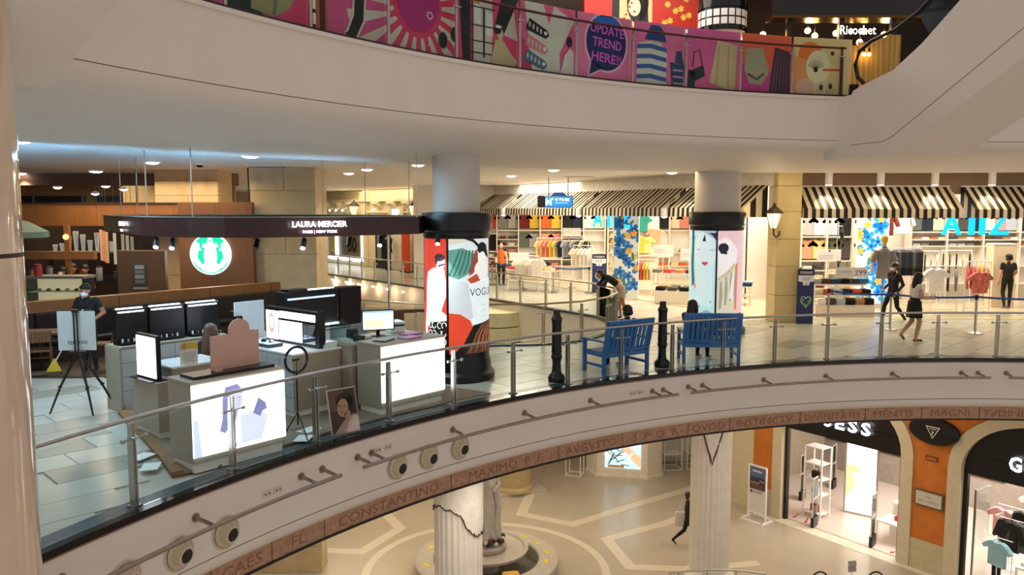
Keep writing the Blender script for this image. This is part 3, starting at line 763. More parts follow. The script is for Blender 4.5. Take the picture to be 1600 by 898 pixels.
# dark restaurant
rest = thing('restaurant_canopy', 'dark metal restaurant canopy with a white script sign, on the upper floor', 'canopy', (6.3, 19.6, 7.55))
MB().box(-.1, 0, .15, 4.5, .5, 1.1).build('beam', M('canopy_iron', '#1b1716', .4), rest)
MB().box(-.1, -.04, .1, 4.5, .5, .16).build('lower_edge', M('canopy_bronze', '#6a4a24', .3, .7), rest)
for k in range(4): MB().box(.3 + k * 1.25, .1, -2.2, .42 + k * 1.25, .22, .12).build('upright', BLACK, rest)
MB().text('Ricochet', .30, (1.95, -.02, -.28), (1, 0, 0), (0, 0, 1), .01, width=.85).build('script_sign', C('#fff8ea', emit=5), rest)
struct(MB().box(5.2, 23, Z3, 12.5, 23.2, 9.2).build('wall_restaurant', M('restaurant_wall', '#221611', .7, var=.4, scale=3)))
# yellow plank hoarding
hd = thing('plank_hoarding', 'yellow wooden plank hoarding with a round grey disc, beside the escalator newel', 'hoarding', (6.95, 17.9, Z3), rad(-4))
PLK = M('yellow_planks', '#c99a4a', .55, var=.18, scale=3, kind='wave', stretch=(1, 1, .1))
for k in range(6): MB().box(k * .3, 0, 0, k * .3 + .294, .04, 1.25 + .07 * k).build('plank', PLK, hd)
MB().lathe([(.001, 0), (.17, 0), (.17, .01), (.001, .01)], 28).build('disc', C('#6f7d80'), hd)
o = hd.children[-1]; o.location = (.35, -.001, .82); o.rotation_euler = (PI / 2, 0, 0); o.scale = (1, 1.35, 1)
BULB = M('bulb_glass', '#ffc46a', .3, var=.02, emit=22)
for k, (px, py) in enumerate([(1262, 48), (1273, 56), (1306, 52), (1330, 48), (1350, 49), (1343, 66), (1381, 54), (1192, 54), (1350, 85), (1358, 85)]):
    Y = 20.6 if py < 80 else 17.7
    x, z = D(px, py, Y)
    where = ['left of the script sign', 'lowest left of the script sign', 'under the script sign', 'small one right under the sign end', 'right of the script sign', 'low beside the hoarding planks', 'nearest the escalator handrail', 'beside the tiled upper column', 'left of a pair in front of the hoarding', 'right of a pair in front of the hoarding'][k]
    t = thing('pendant_bulb', 'glowing pendant bulb ' + where, 'light bulb', (x, Y, z), 0, 'pendant bulbs of the upper restaurant')
    MB().ball((0, 0, 0), .075 if k not in (3, 8, 9) else .04, 12).build('bulb', BULB, t, smooth=True)
    MB().cone((0, 0, .06), (0, 0, .14), .025, n=8).build('socket', BLACK, t)
    MB().cone((0, 0, .14), (0, 0, 9.3 - z), .005, n=5).build('cord', BLACK, t)
    if k in (2, 6, 0):
        d = bpy.data.lights.new('bulb_lamp', 'POINT'); d.energy = 30; d.color = (1, .62, .25); d.shadow_soft_size = .08
        l = bpy.data.objects.new('bulb_lamp', d); COL.objects.link(l); l.location = (0, -.12, 0); l.parent = t
# ================================================================ MAKE-UP STAND
KA = rad(50.2); KU = Vector((math.cos(KA), math.sin(KA), 0)); KV = Vector((-math.sin(KA), math.cos(KA), 0)); KO = Vector((-3.74, 9.15, 0))
def kp(x, y, z=0.0): return KO + KU * x + KV * y + Vector((0, 0, z))
def kt(name, label, cat, x, y, z=0.0, rz=0.0, group=None): return thing(name, label, cat, kp(x, y, z), KA + rz, group)
LB = 2.4
LITW = M('lightbox_white', '#f4f6ff', .4, var=.01, emit=LB)
WTILE = M('white_wall_tile', '#e9ebea', .2, var=.03)
BLKG = M('black_acrylic', '#07080a', .28, var=.1)
PAPER = C('#f2f0ea')
PINKB = C('#cfa897')
def counter(t, w, d, h, body=GREIGE, skirt=.12, top=None):
    MB().box(0, 0, skirt, w, d, h - .03).build('body', body, t, bevel=.004)
    MB().box(.03, .03, 0, w - .03, d - .03, skirt).build('plinth', WHITE, t)
    MB().box(-.01, -.01, h - .03, w + .01, d + .01, h).build('top', top or body, t, bevel=.004)
def tiles(t, w, h, z0, nx, nz, f):
    # white tiles, laid with an open joint
    for i in range(nx):
        for j in range(nz):
            a0, a1 = i * w / nx + .004, (i + 1) * w / nx - .004; b0, b1 = z0 + j * h / nz + .004, z0 + (j + 1) * h / nz - .004
            mb = MB(); p = f(a0, b0); q = f(a1, b1); mb.box(min(p[0], q[0]), min(p[1], q[1]), b0, max(p[0], q[0]), max(p[1], q[1]), b1); mb.build('tile', WTILE, t)
# wooden edged platform
pl = [(-5.95, 12.0), (-4.31, 9.72), (-3.92, 9.13)] + [rp(t, RR + .42)[:2] for t in [rad(x) for x in (150, 146, 142, 138, 134, 131)]] + [(-1.7, 14.2), (-3.3, 15.0), (-5.4, 13.6)]
plat = struct(MB().prism(pl, 0, .03).build('floor_kiosk_platform', M('platform_vinyl', '#8b7a66', .4, var=.25, scale=2)))
for a, b in ((pl[0], pl[1]), (pl[1], pl[2])):
    A, B = Vector(a + (.02,)), Vector(b + (.02,)); dd = (B - A); ang = math.atan2(dd.y, dd.x)
    MB().cbox(tuple((A + B) / 2), (dd.length, .14, .07), ang).build('wooden_edge', M('raw_wood_edge', '#8a6238', .6, var=.3, scale=6), plat)

t = kt('lit_counter', 'greige counter with a glowing portrait of a long-haired woman, nearest the rail', 'counter', 0, 0)
counter(t, 1.26, .54, 1.10)
MB().box(.0, -.03, .20, 1.25, 0, 1.06).build('light_panel', LITW, t)
LAV = '#b9bce0'
hairL = [(.38, .66), (.42, .78), (.58, .80), (.66, .70), (.60, .62), (.56, .40), (.52, .28), (.50, .14), (.47, .30), (.40, .22), (.33, .26), (.37, .4)]
tas = [(.78, .40), (.86, .58), (.96, .50), (.98, .42), (.92, .40), (.88, .34)]
art('portrait_print', t, [('#cdd3ee', [(.0, 0), (.10, 0), (.06, .45), (0, .45)]), ('#d3d6ee', [(.62, .05), (.9, .05), (1.0, .35), (.8, .42), (.6, .4)]), ('#8785b4', hairL), ('#c9cbe6', ell(.55, .60, .09, .13)), ('#7d79ad', tas), (LAV, stroke([(.52, .3), (.50, .12), (.55, .03)], .03)), ('#8f8fc0', [ell(.53, .63, .02, .008, 8), ell(.59, .63, .02, .008, 8)])],
    lambda u, v, d: (u, -.03 - d, .20 + v), emit=1.0)
t = kt('display_board', 'beige arched display board on a black tray, on the glowing portrait counter', 'display board', .22, .10, 1.10)
MB().box(-.12, 0, 0, .98, .34, .035).build('tray', BLKG, t, bevel=.004)
MB().plate([(.20, 0), (.86, 0), (.86, .44), (.735, .45), (.73, .51), (.70, .56), (.65, .595), (.59, .61), (.53, .595), (.48, .56), (.45, .51), (.445, .42), (.44, .40), (.43, .40), (.425, .43), (.20, .42)], (.02, .22, .035), (1, 0, 0), (0, 0, 1), .03).build('arched_board', PINKB, t)
MB().box(.22, .08, .035, .30, .18, .06).build('card_holder', PINKB, t)

t = kt('display_pedestal', 'narrow greige pedestal under the upright lit screen', 'pedestal', .40, 1.62)
counter(t, .28, .72, .80)
t = kt('lit_screen', 'upright backlit screen in a black frame on the narrow pedestal', 'screen', .44, 1.69, .80)
MB().box(0, 0, 0, .06, .58, .62).build('frame', BLKG, t, bevel=.004)
MB().box(-.012, .03, .04, 0, .55, .59).build('lit_panel', LITW, t)
art('faint_print', t, [('#d6ecec', [(.1, .1), (.25, .4), (.4, .15), (.45, .55), (.3, .5), (.12, .5)]), ('#e8dcd0', ell(.3, .3, .1, .14))], lambda u, v, d: (-.012 - d, .55 - u, .04 + v), emit=LB * .8)
MB().box(-.1, .0, -.0, .14, .6, .012).build('base_plate', BLKG, t)
t = kt('notice_card', 'white notice card with a yellow heading beside the lit screen', 'notice', .86, 1.88, .95, rad(-12))
MB().plate(rect(0, 0, .24, .32), (0, 0, 0), (1, 0, 0), (0, -.12, .99), .006).build('sheet', PAPER, t)
art('print', t, [('#e8c84a', rect(.0, .22, .24, .32)), ('#b9b4a6', [rect(.03, .04 + .03 * k, .21, .05 + .03 * k) for k in range(5)]), ('#c9a58a', ell(.05, .26, .03, .05, 10))], plane_map((0, -.001, 0), (1, 0, 0), (0, -.12, .99)), base=.007)
t = kt('return_counter', 'white-topped return counter behind the notice card', 'counter', .70, 1.80)
counter(t, .78, .65, .95, GREIGE, top=WHITEG)
t = kt('tiled_counter', 'white tiled counter carrying the three black mirror cabinets', 'counter', .80, 3.56)
counter(t, 1.75, .48, 1.02, M('tile_grout', '#8a867c', .7), top=GREIGE)
tiles(t, 1.7, .86, .12, 6, 4, lambda a, b: (a, -.012))
for o in t.children[-24:]: o.data.vertices  # tiles stand 12 mm proud
MB().box(-.03, -.01, .0, .0, .48, 1.0).build('end_panel', GREIGE, t)
for k, (x, w) in enumerate(((.0, .48), (.52, .58), (1.14, .58))):
    c = kt('mirror_cabinet', ['left one of the three black mirror cabinets on the white tiled counter', 'middle one of the three black mirror cabinets on the white tiled counter', 'right one of the three black mirror cabinets on the white tiled counter'][k], 'cabinet', .82 + x, 3.72, 1.02, 0, 'black mirror cabinets')
    MB().box(0, 0, 0, w, .14, .55).build('case', BLKG, c, bevel=.006)
    MB().box(.02, -.10, .02, w - .02, 0, .05).build('shelf', BLKG, c)
    MB().box(.03, -.015, .50, w - .05, -.002, .52).build('light_strip', C('#dff0ff', emit=4), c)
    MB().box(.04, .05, .55, w - .04, .10, .565).build('uplight_strip', C('#dff0ff', emit=4), c)
    ul = area_light('cabinet_uplight', (w / 2, .075, .58), w - .1, .05, 30, (.22, .58, 1), (PI - .75, 0, 0), 1.9); ul.parent = c
    for q in range(5): MB().cone((.06 + q * .09, -.06, .05), (.06 + q * .09, -.06, .10), .014, n=8).build('tester_bottle', CHROME if q % 2 else C('#e8e4e0'), c, smooth=True)
# centre counter
t = kt('centre_counter', 'greige and white counter carrying the long lit sample wall', 'counter', 2.25, 1.20)
counter(t, .86, 1.75, .98, GREIGE, top=WHITEG)
tiles(t, 1.7, .82, .12, 5, 4, lambda a, b: (-.012, a))
t = kt('sample_wall', 'long black-framed lit sample wall on the centre counter', 'display', 2.78, 1.32, .98)
MB().box(0, 0, 0, .10, 1.40, .56).build('frame', BLKG, t, bevel=.004)
MB().box(-.012, 1.04, .04, 0, 1.36, .50).build('portrait_panel', LITW, t)
art('face_print', t, [('#a98a72', [ell(.16, .26, .085, .17), ]), ('#f0dccb', ell(.16, .27, .055, .10)), ('#b56a62', ell(.16, .22, .015, .008, 8))], lambda u, v, d: (-.012 - d, 1.36 - u, .04 + v), emit=LB * .7)
MB().box(-.012, .06, .40, 0, 1.0, .51).build('header_panel', LITW, t)
MB().box(-.012, .40, .05, 0, 1.0, .36).build('sample_panel', LITW, t)
art('sample_print', t, [('#8d7a70', [rect(.15 + .14 * k, .10 + .09 * (k % 2), .19 + .14 * k, .112 + .09 * (k % 2)) for k in range(4)])], lambda u, v, d: (-.012 - d, 1.0 - u, .05 + v), emit=LB * .6)
MB().box(-.006, .06, .05, 0, .36, .36).build('mirror', M('mirror', '#c8ccd0', .03, 1.0, var=.01), t)
MB().box(0, -.03, 0, .12, 0, .58).build('end_cap', BLACK, t)
t = kt('tester_tray', 'white make-up tray with round pots on the centre counter', 'tray', 2.32, 1.95, .98)
MB().box(0, 0, 0, .26, .85, .05).build('tray', M('tray_grey', '#3a3f46', .3), t); MB().box(.015, .02, .05, .245, .83, .056).build('tray_top', C('#e8f2f8', .3), t)
for q in range(4):
    MB().lathe([(.001, 0), (.045, 0), (.045, .03), (.03, .045), (.001, .045)], 12, (.13, .12 + q * .2, .056)).build('pot', BLKG if q % 2 else CHROME, t, smooth=True)
t = kt('upright_display_board', 'blank white upright board behind the lit sample wall', 'panel', 2.55, 3.25, .95)
MB().box(0, 0, 0, .55, .03, .62).build('board', C('#dfe8ea'), t)
MB().box(-.04, -.1, 0, .08, -.02, .40).build('side_cabinet', BLKG, t)
t = kt('rear_counter', 'low white tiled rear counter under the tall black cabinets', 'counter', 2.85, 3.30)
counter(t, 2.6, .45, .92, M('tile_grout', '#8a867c', .7))
tiles(t, 2.2, .76, .12, 6, 3, lambda a, b: (a, -.012))
for k, (x, w, h, lab) in enumerate(((.3, 1.18, .72, 'wide black storage cabinet with light strips, behind the till'), (1.52, .5, .72, 'narrow black cabinet right of the wide black storage cabinet'))):
    c = kt('storage_cabinet', lab, 'cabinet', 3.3 + x, 3.36, .92)
    MB().box(0, 0, 0, w, .3, h).build('case', M('black_satin', '#0a0a0c', .6), c, bevel=.006)
    MB().box(w - .045, -.012, .16, w - .03, 0, .42).build('handle', CHROME, c)
    if k == 0:
        MB().box(.05, -.015, .58, w - .1, -.002, .61).build('light_strip', C('#b9d4ee', emit=1.5), c)
        MB().box(.25, -.06, .06, w - .05, -.002, .09).build('lower_light_strip', C('#e8f4ff', emit=4), c)
        MB().box(.1, .02, h, .5, .26, h + .04).build('top_box', BLACK, c); ul = area_light('cabinet_uplight', (.85, .15, h + .02), .6, .06, 46, (.22, .58, 1), (PI - .6, 0, 0), 1.9); ul.parent = c; MB().box(.55, .1, h, 1.15, .2, h + .012).build('uplight_strip', C('#dff0ff', emit=4), c)
# till
t = kt('lit_till_counter', 'glowing white till counter with faint lettering beside the poster column', 'counter', 3.15, .31, 0, rad(-1.8))
counter(t, 1.30, .56, 1.10)
MB().box(.01, -.03, .22, 1.29, 0, 1.06).build('light_panel', LITW, t)
MB().text('LAURA MERCIER', .10, (.68, -.035, .50), (1, 0, 0), (0, 0, 1), .002, width=.66).build('lettering', C('#c9ccd8', .5, .9), t)
t = kt('till_desk', 'greige till desk with drawers behind the glowing till counter', 'desk', 3.13, .95)
MB().box(0, .0, 0, .18, .7, 1.0).build('side_panel', GREIGE, t); MB().box(.18, .62, 0, 1.6, .7, .96).build('back_panel', WTILE, t); MB().box(-.01, -.01, 1.0, 1.62, .72, 1.03).build('worktop', GREIGE, t, bevel=.004)
for j in range(3):
    dr = MB().box(.20, .10 - (.14 if j == 2 else 0), .28 + j * .24, .62, .6, .49 + j * .24).build('drawer', WHITE, t, bevel=.004)
    MB().box(.36, .08 - (.14 if j == 2 else 0), .40 + j * .24, .46, .10 - (.14 if j == 2 else 0), .42 + j * .24).build('drawer_pull', BLACK, dr)
t = kt('monitor', 'small black computer monitor with a pale screen on the till desk', 'monitor', 3.98, 1.32, 1.03, rad(-30))
MB().box(-.27, -.02, .10, .27, .03, .44).build('casing', BLACK, t, bevel=.006); MB().box(-.25, -.025, .12, .25, -.02, .42).build('screen', C('#d6f0ec', .3, 1.6), t)
art('screen_print', t, [('#8fb7c4', rect(.0, .27, .5, .30)), ('#eadfae', rect(.03, .03, .34, .16)), ('#a9c9d0', rect(.1, .22, .36, .235))], lambda u, v, d: (-.25 + u, -.025 - d, .12 + v), emit=1.3)
MB().box(-.03, 0, 0, .03, .03, .12).build('neck', BLACK, t); MB().box(-.11, -.08, 0, .11, .08, .015).build('foot', BLACK, t)
t = kt('receipt_printer', 'white receipt printer right of the small computer monitor', 'printer', 4.28, 1.34, 1.03, rad(-20))
MB().box(0, 0, 0, .26, .3, .2).build('casing', C('#cfd8d8', .35), t, bevel=.02); MB().box(.02, -.01, .12, .24, .02, .15).build('slot', BLACK, t)
t = kt('keyboard', 'black keyboard tray in front of the computer monitor', 'keyboard', 3.75, .98, 1.03, rad(-12)); MB().box(0, 0, 0, .46, .16, .03).build('case', BLACK, t, bevel=.004)
for k in range(4): MB().box(.02, .015 + k * .035, .03, .44, .04 + k * .035, .036).build('key_row', C('#26282c'), t)
t = kt('desk_telephone', 'black telephone on the left of the till desk', 'telephone', 3.42, 1.02, 1.03, rad(8)); MB().prism([(0, 0), (.2, 0), (.2, .22), (0, .22)], 0, .05).build('base', BLACK, t); MB().tube([(.04, .02, .07), (.04, .11, .085), (.04, .2, .07)], [.03, .018, .03], 8).build('handset', BLACK, t, smooth=True)
t = kt('dark_folder', 'dark grey folder lying on the till counter', 'folder', 3.35, .42, 1.10, rad(20)); MB().box(0, 0, 0, .3, .22, .02).build('cover', C('#4a4a48'), t); MB().box(.01, .01, .02, .28, .2, .026).build('sheets', C('#a8a49a'), t)
for k, (x, y, r_) in enumerate(((3.72, .34, 3), (3.98, .59, 3))):
    t = kt('pink_folder', ['pink folder nearest the edge of the glowing till counter', 'pink folder farther back on the glowing till counter'][k], 'folder', x, y + .0, 1.10, rad(r_)); MB().box(0, 0, 0, .34, .22, .02 + .008 * k).build('cover', C('#b27296'), t); MB().box(.01, .005, .02 + .008 * k, .30, .2, .024 + .008 * k).build('sheets', C('#d8a8c4'), t)
t = kt('clear_box', 'clear plastic box at the left end of the till desk', 'box', 3.14, 1.0, 1.03)
CLEAR = glass_mat('clear_acrylic', (.86, .95, .95), .2)
for s, d in (((0, 0, 0), (.012, .5, .32)), ((0, 0, 0), (.3, .012, .32)), ((0, .49, 0), (.3, .012, .32))): MB().box(s[0], s[1], s[2], s[0] + d[0], s[1] + d[1], s[2] + d[2]).build('side', CLEAR, t)
t = kt('label_printer', 'small black label printer between the telephone and monitor', 'printer', 3.50, 1.40, 1.03); MB().box(0, 0, 0, .14, .16, .16).build('casing', BLACK, t, bevel=.02); MB().box(.02, -.004, .06, .12, .0, .09).build('slot', CHROME, t)
t = kt('paper_stack', 'stack of white forms on the front end of the centre counter', 'papers', 2.86, 1.22, .98, rad(6)); MB().box(0, 0, 0, .22, .16, .05).build('lower_sheets', C('#d6ecd8'), t); MB().box(.03, .01, .05, .24, .17, .09).build('upper_sheets', PAPER, t)
t = kt('tissue_box', 'white tissue box on the low rear counter', 'box', 2.95, 3.36, .92); MB().box(0, 0, 0, .24, .12, .10).build('carton', PAPER, t, bevel=.004); MB().box(.06, .04, .10, .18, .08, .14).build('tissue', WHITE, t)
for k, (x, y, r_) in enumerate(((.15, .92, 20), (.12, .42, 50), (1.86, .35, 10), (1.62, .02, 35))):
    t = kt('paper_sheet', ['white sheet lying on the platform behind the portrait counter', 'white sheet lying beside the left side of the portrait counter', 'white sheet on the platform behind the framed portrait', 'white sheet at the foot of the ring light'][k], 'paper', x - (.35 if k < 2 else 0), y, .031, rad(r_))
    MB().plate([(0, 0), (.3, .02), (.28, .22), (-.02, .2)], (0, 0, 0), (1, 0, 0), (0, 1, 0), .006).build('sheet', PAPER, t)
# ring light
t = kt('ring_light', 'black ring light on a thin tripod between the two glowing counters', 'ring light', 1.50, .06, .03)
MB().tube([(.17 * math.cos(a), 0, 1.12 + .17 * math.sin(a)) for a in [2 * PI * k / 28 for k in range(28)]], .018, 8, closed=True).build('ring', BLACK, t, smooth=True)
MB().cone((0, 0, .25), (0, 0, .98), .011, n=8).build('pole', BLACK, t)
MB().cbox((0, .01, 1.12), (.10, .03, .03)).build('phone_clamp', BLACK, t); MB().cone((0, .0, .95), (0, .0, 1.12), .006, n=6).build('clamp_stem', BLACK, t)
for k in range(3):
    a = 2 * PI * k / 3 + .5; MB().tube([(0, 0, .42), (.26 * math.cos(a), .26 * math.sin(a), .0)], .008, 6).build('leg', BLACK, t); MB().tube([(0, 0, .2), (.15 * math.cos(a), .15 * math.sin(a), .18)], .005, 5).build('strut', BLACK, t)
# framed portrait
t = kt('portrait_poster', 'brown portrait poster of a woman leaning against the glass balustrade', 'poster', 2.0, -.02, .03, rad(-8))
PW, PHH = .42, .60
MB().plate(rect(-.01, -.01, PW + .01, PHH + .01), (0, .02, .01), (1, 0, 0), (0, .22, .975), .02).build('backing', C('#d8d2c6'), t)
art('portrait_print', t, [('#4a2c22', rect(0, 0, PW, PHH)), ('#6e4636', ell(.1, .5, .16, .2)), ('#231511', [ell(.24, .44, .14, .11), ell(.33, .38, .07, .12)]), ('#c08a74', [ell(.20, .345, .085, .125, 20, rot=-.2), [(.2, .26), (.3, .3), (.33, .16), (.24, .14)]]), ('#2a1612', [ell(.155, .375, .02, .008, 8), ell(.225, .365, .02, .008, 8)]), ('#9a4a44', ell(.175, .285, .024, .010, 8)), ('#a87460', stroke([(.19, .37), (.175, .32)], .012)), ('#b98f82', [(.02, 0), (.30, 0), (.42, .16), (.40, .24), (.28, .22), (.18, .16)]), ('#cdb6ae', [(.2, 0), (.42, 0), (.42, .2), (.34, .24), (.26, .14)])], plane_map((0, -.002, .01), (1, 0, 0), (0, .22, .975)), base=.002, bounds=(0, 0, PW, PHH))
# easel
ex, ey = -6.62, 12.05
t = thing('tripod_easel', 'black tripod easel holding the white board on the tiled floor', 'easel', (ex, ey, 0))
for k, (dx, dy) in enumerate(((-.42, -.1), (.30, -.22), (.42, .25))):
    MB().tube([(0, 0, .95), (dx * .62, dy * .62, .42), (dx, dy, .01)], [.022, .018, .014], 7).build('leg', BLACK, t, smooth=True)
    MB().cone((dx * .6, dy * .6, .40), (dx * .66, dy * .66, .44), .026, n=8).build('leg_lock', BLACK, t)
for s in (-.025, .025): MB().cone((s, -.03, .85), (s, -.03, 1.60), .012, n=8).build('mast', BLACK, t)
MB().box(-.12, -.05, .93, .12, .02, .96).build('ledge', BLACK, t); MB().cbox((0, -.02, 1.58), (.09, .05, .05)).build('top_clip', BLACK, t)
t = thing('white_board', 'white notice board with faint mirrored letters on the tripod easel', 'board', (ex, ey + .01, .97), rad(3))
MB().box(-.29, 0, 0, .27, .012, .60).build('board', C('#cfd3d2', .35), t)
mb = MB().text('IIICIJI', .07, (.0, -.003, .10), (-1, 0, 0), (0, 0, 1), -.002, width=.28); mb.build('lettering', C('#4a4a4a'), t)

# canopy
cpts = [(-8.65, 17.0), (-7.3, 14.9), (-6.1, 13.15), (-5.5, 12.5), (-4.9, 12.12), (-4.3, 12.0), (-3.7, 12.1), (-3.1, 12.5), (-2.4, 13.15), (-1.62, 13.95)]
back = [(-1.62, 15.4), (-2.6, 17.0), (-4.6, 18.6), (-7.0, 18.9)]
can = thing('kiosk_canopy', 'dark hanging canopy over the make-up stand with lit white sign letters', 'canopy', (-4.3, 14.5, 2.68))
DBR = M('canopy_brown', '#3c201e', .35, var=.15)
ring_ = cpts + back
path_band(ring_, -.06, .0, 2.685, 2.985).build('fascia_band', DBR, can, world=True)
path_band(ring_, -.35, -.06, 2.95, 2.975).build('inner_flange', BLACK, can, world=True)
path_band(ring_, -.07, .015, 2.985, 3.0).build('edge_trim', M('trim_grey', '#8f8880', .4), can, world=True)
SIGN = C('#eef2ff', .4, 9)
def on_seg(a, b, f, z): return Vector((a[0] + (b[0] - a[0]) * f, a[1] + (b[1] - a[1]) * f, z))
a, b = (-3.7, 12.1), (-2.4, 13.15); U = (Vector(b + (0,)) - Vector(a + (0,))).normalized(); Nn = Vector((U.y, -U.x, 0))
cpos = Vector((-3.02, 12.55, 2.86)) + Nn * .03
MB().text('LAURA MERCIER', .125, cpos + Vector((0, 0, -.02)), U, (0, 0, 1), .015, width=.92, bold=.012).build('sign_lettering', SIGN, can, world=True)
MB().text('PARIS | NEW YORK', .06, cpos + Vector((0, 0, -.115)), U, (0, 0, 1), .015, width=.58).build('sign_subtitle', SIGN, can, world=True)
a, b = (-7.3, 14.9), (-6.1, 13.15); U = (Vector(b + (0,)) - Vector(a + (0,))).normalized(); Nn = Vector((U.y, -U.x, 0))
cpos = Vector((-6.98, 14.42, 2.85)) + Nn * .02
MB().text('LAURA MERCIER', .11, cpos + Vector((0, 0, -.03)), U, (0, 0, 1), .015, width=.62, bold=.01).build('side_lettering', SIGN, can, world=True)
MB().text('PARIS | NY', .06, cpos + Vector((0, 0, -.13)), U, (0, 0, 1), .015, width=.32).build('side_subtitle', SIGN, can, world=True)
for px, Y in ((192, 17.4), (218, 16.9), (232, 13.6), (303, 12.35), (506, 18.3), (572, 17.2), (640, 15.9), (652, 13.75)):
    x = (px - 800) / 1250 * Y
    zc = 4.2 if math.hypot(x - CX, Y - CY) > SOFR else 4.052
    MB().cone((x, Y, 2.98), (x, Y, zc), .011, n=6).build('suspension_rod', M('rod_metal', '#b9aca0', .4, .8), can, world=True)
xx, yy = (607 - 800) / 1250 * 14.6, 14.6
MB().cone((xx, yy, .03), (xx, yy, 2.7), .022, n=10).build('chrome_pole', CHROME, can, world=True, smooth=True)
for k, (px, py, Y, lit) in enumerate(((240, 374, 12.75, 1), (265, 372, 12.4, 1), (397, 375, 12.1, 0), (471, 371, 12.4, 1), (543, 368, 13.0, 0), (592, 367, 13.4, 1), (683, 360, 13.95, 1))):
    x, z = D(px, py, Y)
    s = thing('canopy_spotlight', ['left bright spotlight under the canopy corner', 'second bright spotlight beside the canopy corner', 'dark spotlight right of the round green logo', 'spotlight under the large canopy lettering', 'tilted dark spotlight right of the large canopy lettering', 'spotlight left of the chrome pole under the canopy', 'spotlight at the canopy end by the poster column'][k], 'spotlight', (x, Y + .12, 2.685), 0, 'spotlights under the dark canopy')
    MB().cone((0, 0, 0), (0, 0, -.06), .012, n=6).build('stem', BLACK, s)
    MB().cone((0, .03, -.04), (0, -.06, -.17), .045, n=12).build('housing', BLACK, s)
    if lit: MB().cone((0, -.05, -.165), (0, -.064, -.185), .036, n=12).build('lens', LENSC, s)
    if lit:
        d = bpy.data.lights.new('lamp', 'SPOT'); d.energy = 45; d.spot_size = 1.5; d.spot_blend = .5; d.color = (.82, .93, 1); d.shadow_soft_size = .03
        l = bpy.data.objects.new('spot_lamp', d); COL.objects.link(l); l.parent = s; l.location = (0, -.07, -.22); l.rotation_euler = (rad(20 if k != 6 else 0), 0, 0)

# ================================================================ POSTER COLUMNS, BOLLARDS, BENCHES
IRON = M('black_cast_iron', '#0c0d0f', .3, var=.2, bump=.05)
def morris(c, r, label, dirdeg, spans, shapesets):
    t = thing('poster_column', label, 'advertising column', (c[0], c[1], 0))
    MB().lathe([(r * 1.12, 0), (r * 1.16, .03), (r * 1.16, .12), (r * 1.06, .18), (r * 1.04, .34), (r * 1.0, .40), (r * .98, .5)], 40).build('base', IRON, t, smooth=True)
    MB().lathe([(r * .99, .48), (r * .99, 2.62)], 48).build('drum', IRON, t, smooth=True)
    MB().lathe([(r * 1.0, 2.60), (r * 1.03, 2.63), (r * 1.02, 2.70), (r * 1.08, 2.74), (r * 1.08, 3.0), (r * 1.05, 3.05), (r * .7, 3.07)], 48).build('crown', IRON, t, smooth=True)
    for k, ((a0, a1), sh) in enumerate(zip(spans, shapesets)):
        a0, a1 = rad(a0), rad(a1); w = (a1 - a0) * r
        mp = lambda u, v, d: (math.cos(a0 + u / r) * (r + d), math.sin(a0 + u / r) * (r + d), .53 + v)
        art('lit_poster', t, sh(w, 2.06), mp, emit=.62, bounds=(0, 0, w, 2.06), strips=.06, base=.002)
    return t
random.seed(3)
def mp_right(w, h):
    s = [('#d9e6e8', rect(0, 0, w, h)), ('#d8d2c0', [(0, h), (0, h - .12), (.3, h - .05), (.5, h)]), ('#5f9a8c', [(0, h - .2), (.25, h - .16), (.50, h - .28), (.47, h - .45), (.36, h - .62), (.18, h - .72), (0, h - .66)])]
    s += [('#356a60', [stroke([(.0 + .09 * k, h - .68 + .02 * k), (.10 + .08 * k, h - .45), (.2 + .06 * k, h - .2)], .03) for k in range(5)])]
    s += [('#0b0c10', [[(.28, h), (.45, h - .06), (.62, h - .22), (.85, h - .36), (.85, h - .3), (.78, h - .1), (.6, h - .12), (.45, h)], ell(.66, h - .17, .12, .11)]), ('#a2402c', [(.48, h - .22), (.54, h - .18), (.56, h - .5), (.44, h - .62), (.36, h - .66)]), ('#f2f3f0', [ell(.66, h - .36, .10, .13), ell(.64, h - .55, .17, .16)]), ('#c0492f', [(.33, h - .72), (.52, h - .62), (.6, h - .75), (.4, h - .8)]),
          ('#cfdadd', [(0, h - .66), (.3, h - .76), (.42, h - .82), (.48, h - 1.42), (.36, h - 1.44), (0, h - 1.3)]), ('#e6f4f6', [(.36, h - .80), (w, h - .72), (w, h - 1.48), (.46, h - 1.52)]),
          ('#1b2733', text_polys('VOGUE', .20, .66, h - 1.02, .02, .56)), ('#8aa4ad', [stroke([(.60 + .03 * q, h - 1.2 - .10 * k + .012 * (q % 2)) for q in range(7 - k)], .008) for k in range(3)]),
          ('#e0482a', [(0, h - 1.32), (.2, h - 1.34), (.38, h - 1.46), (.44, h - 1.6), (.26, h - 1.9), (.1, 0), (0, 0)]), ('#0c0b0c', [(.44, h - 1.55), (.62, h - 1.52), (.55, h - 1.7), (.3, 0), (.08, 0), (.26, h - 1.88)]),
          ('#5a3222', [(.62, h - 1.52), (w, h - 1.47), (w, 0), (.28, 0), (.5, h - 1.75)])]
    s += [('#a8693e', [stroke([(.35 + .12 * k + .06 * random.random(), .02), (.5 + .09 * k, .28 + .12 * random.random()), (.62 + .08 * k, .5)], .016) for k in range(6)]), ('#c98d5a', [stroke([(.5 + .1 * k, .12), (.56 + .1 * k, .3), (.64 + .08 * k, .42)], .01) for k in range(4)])]
    return s
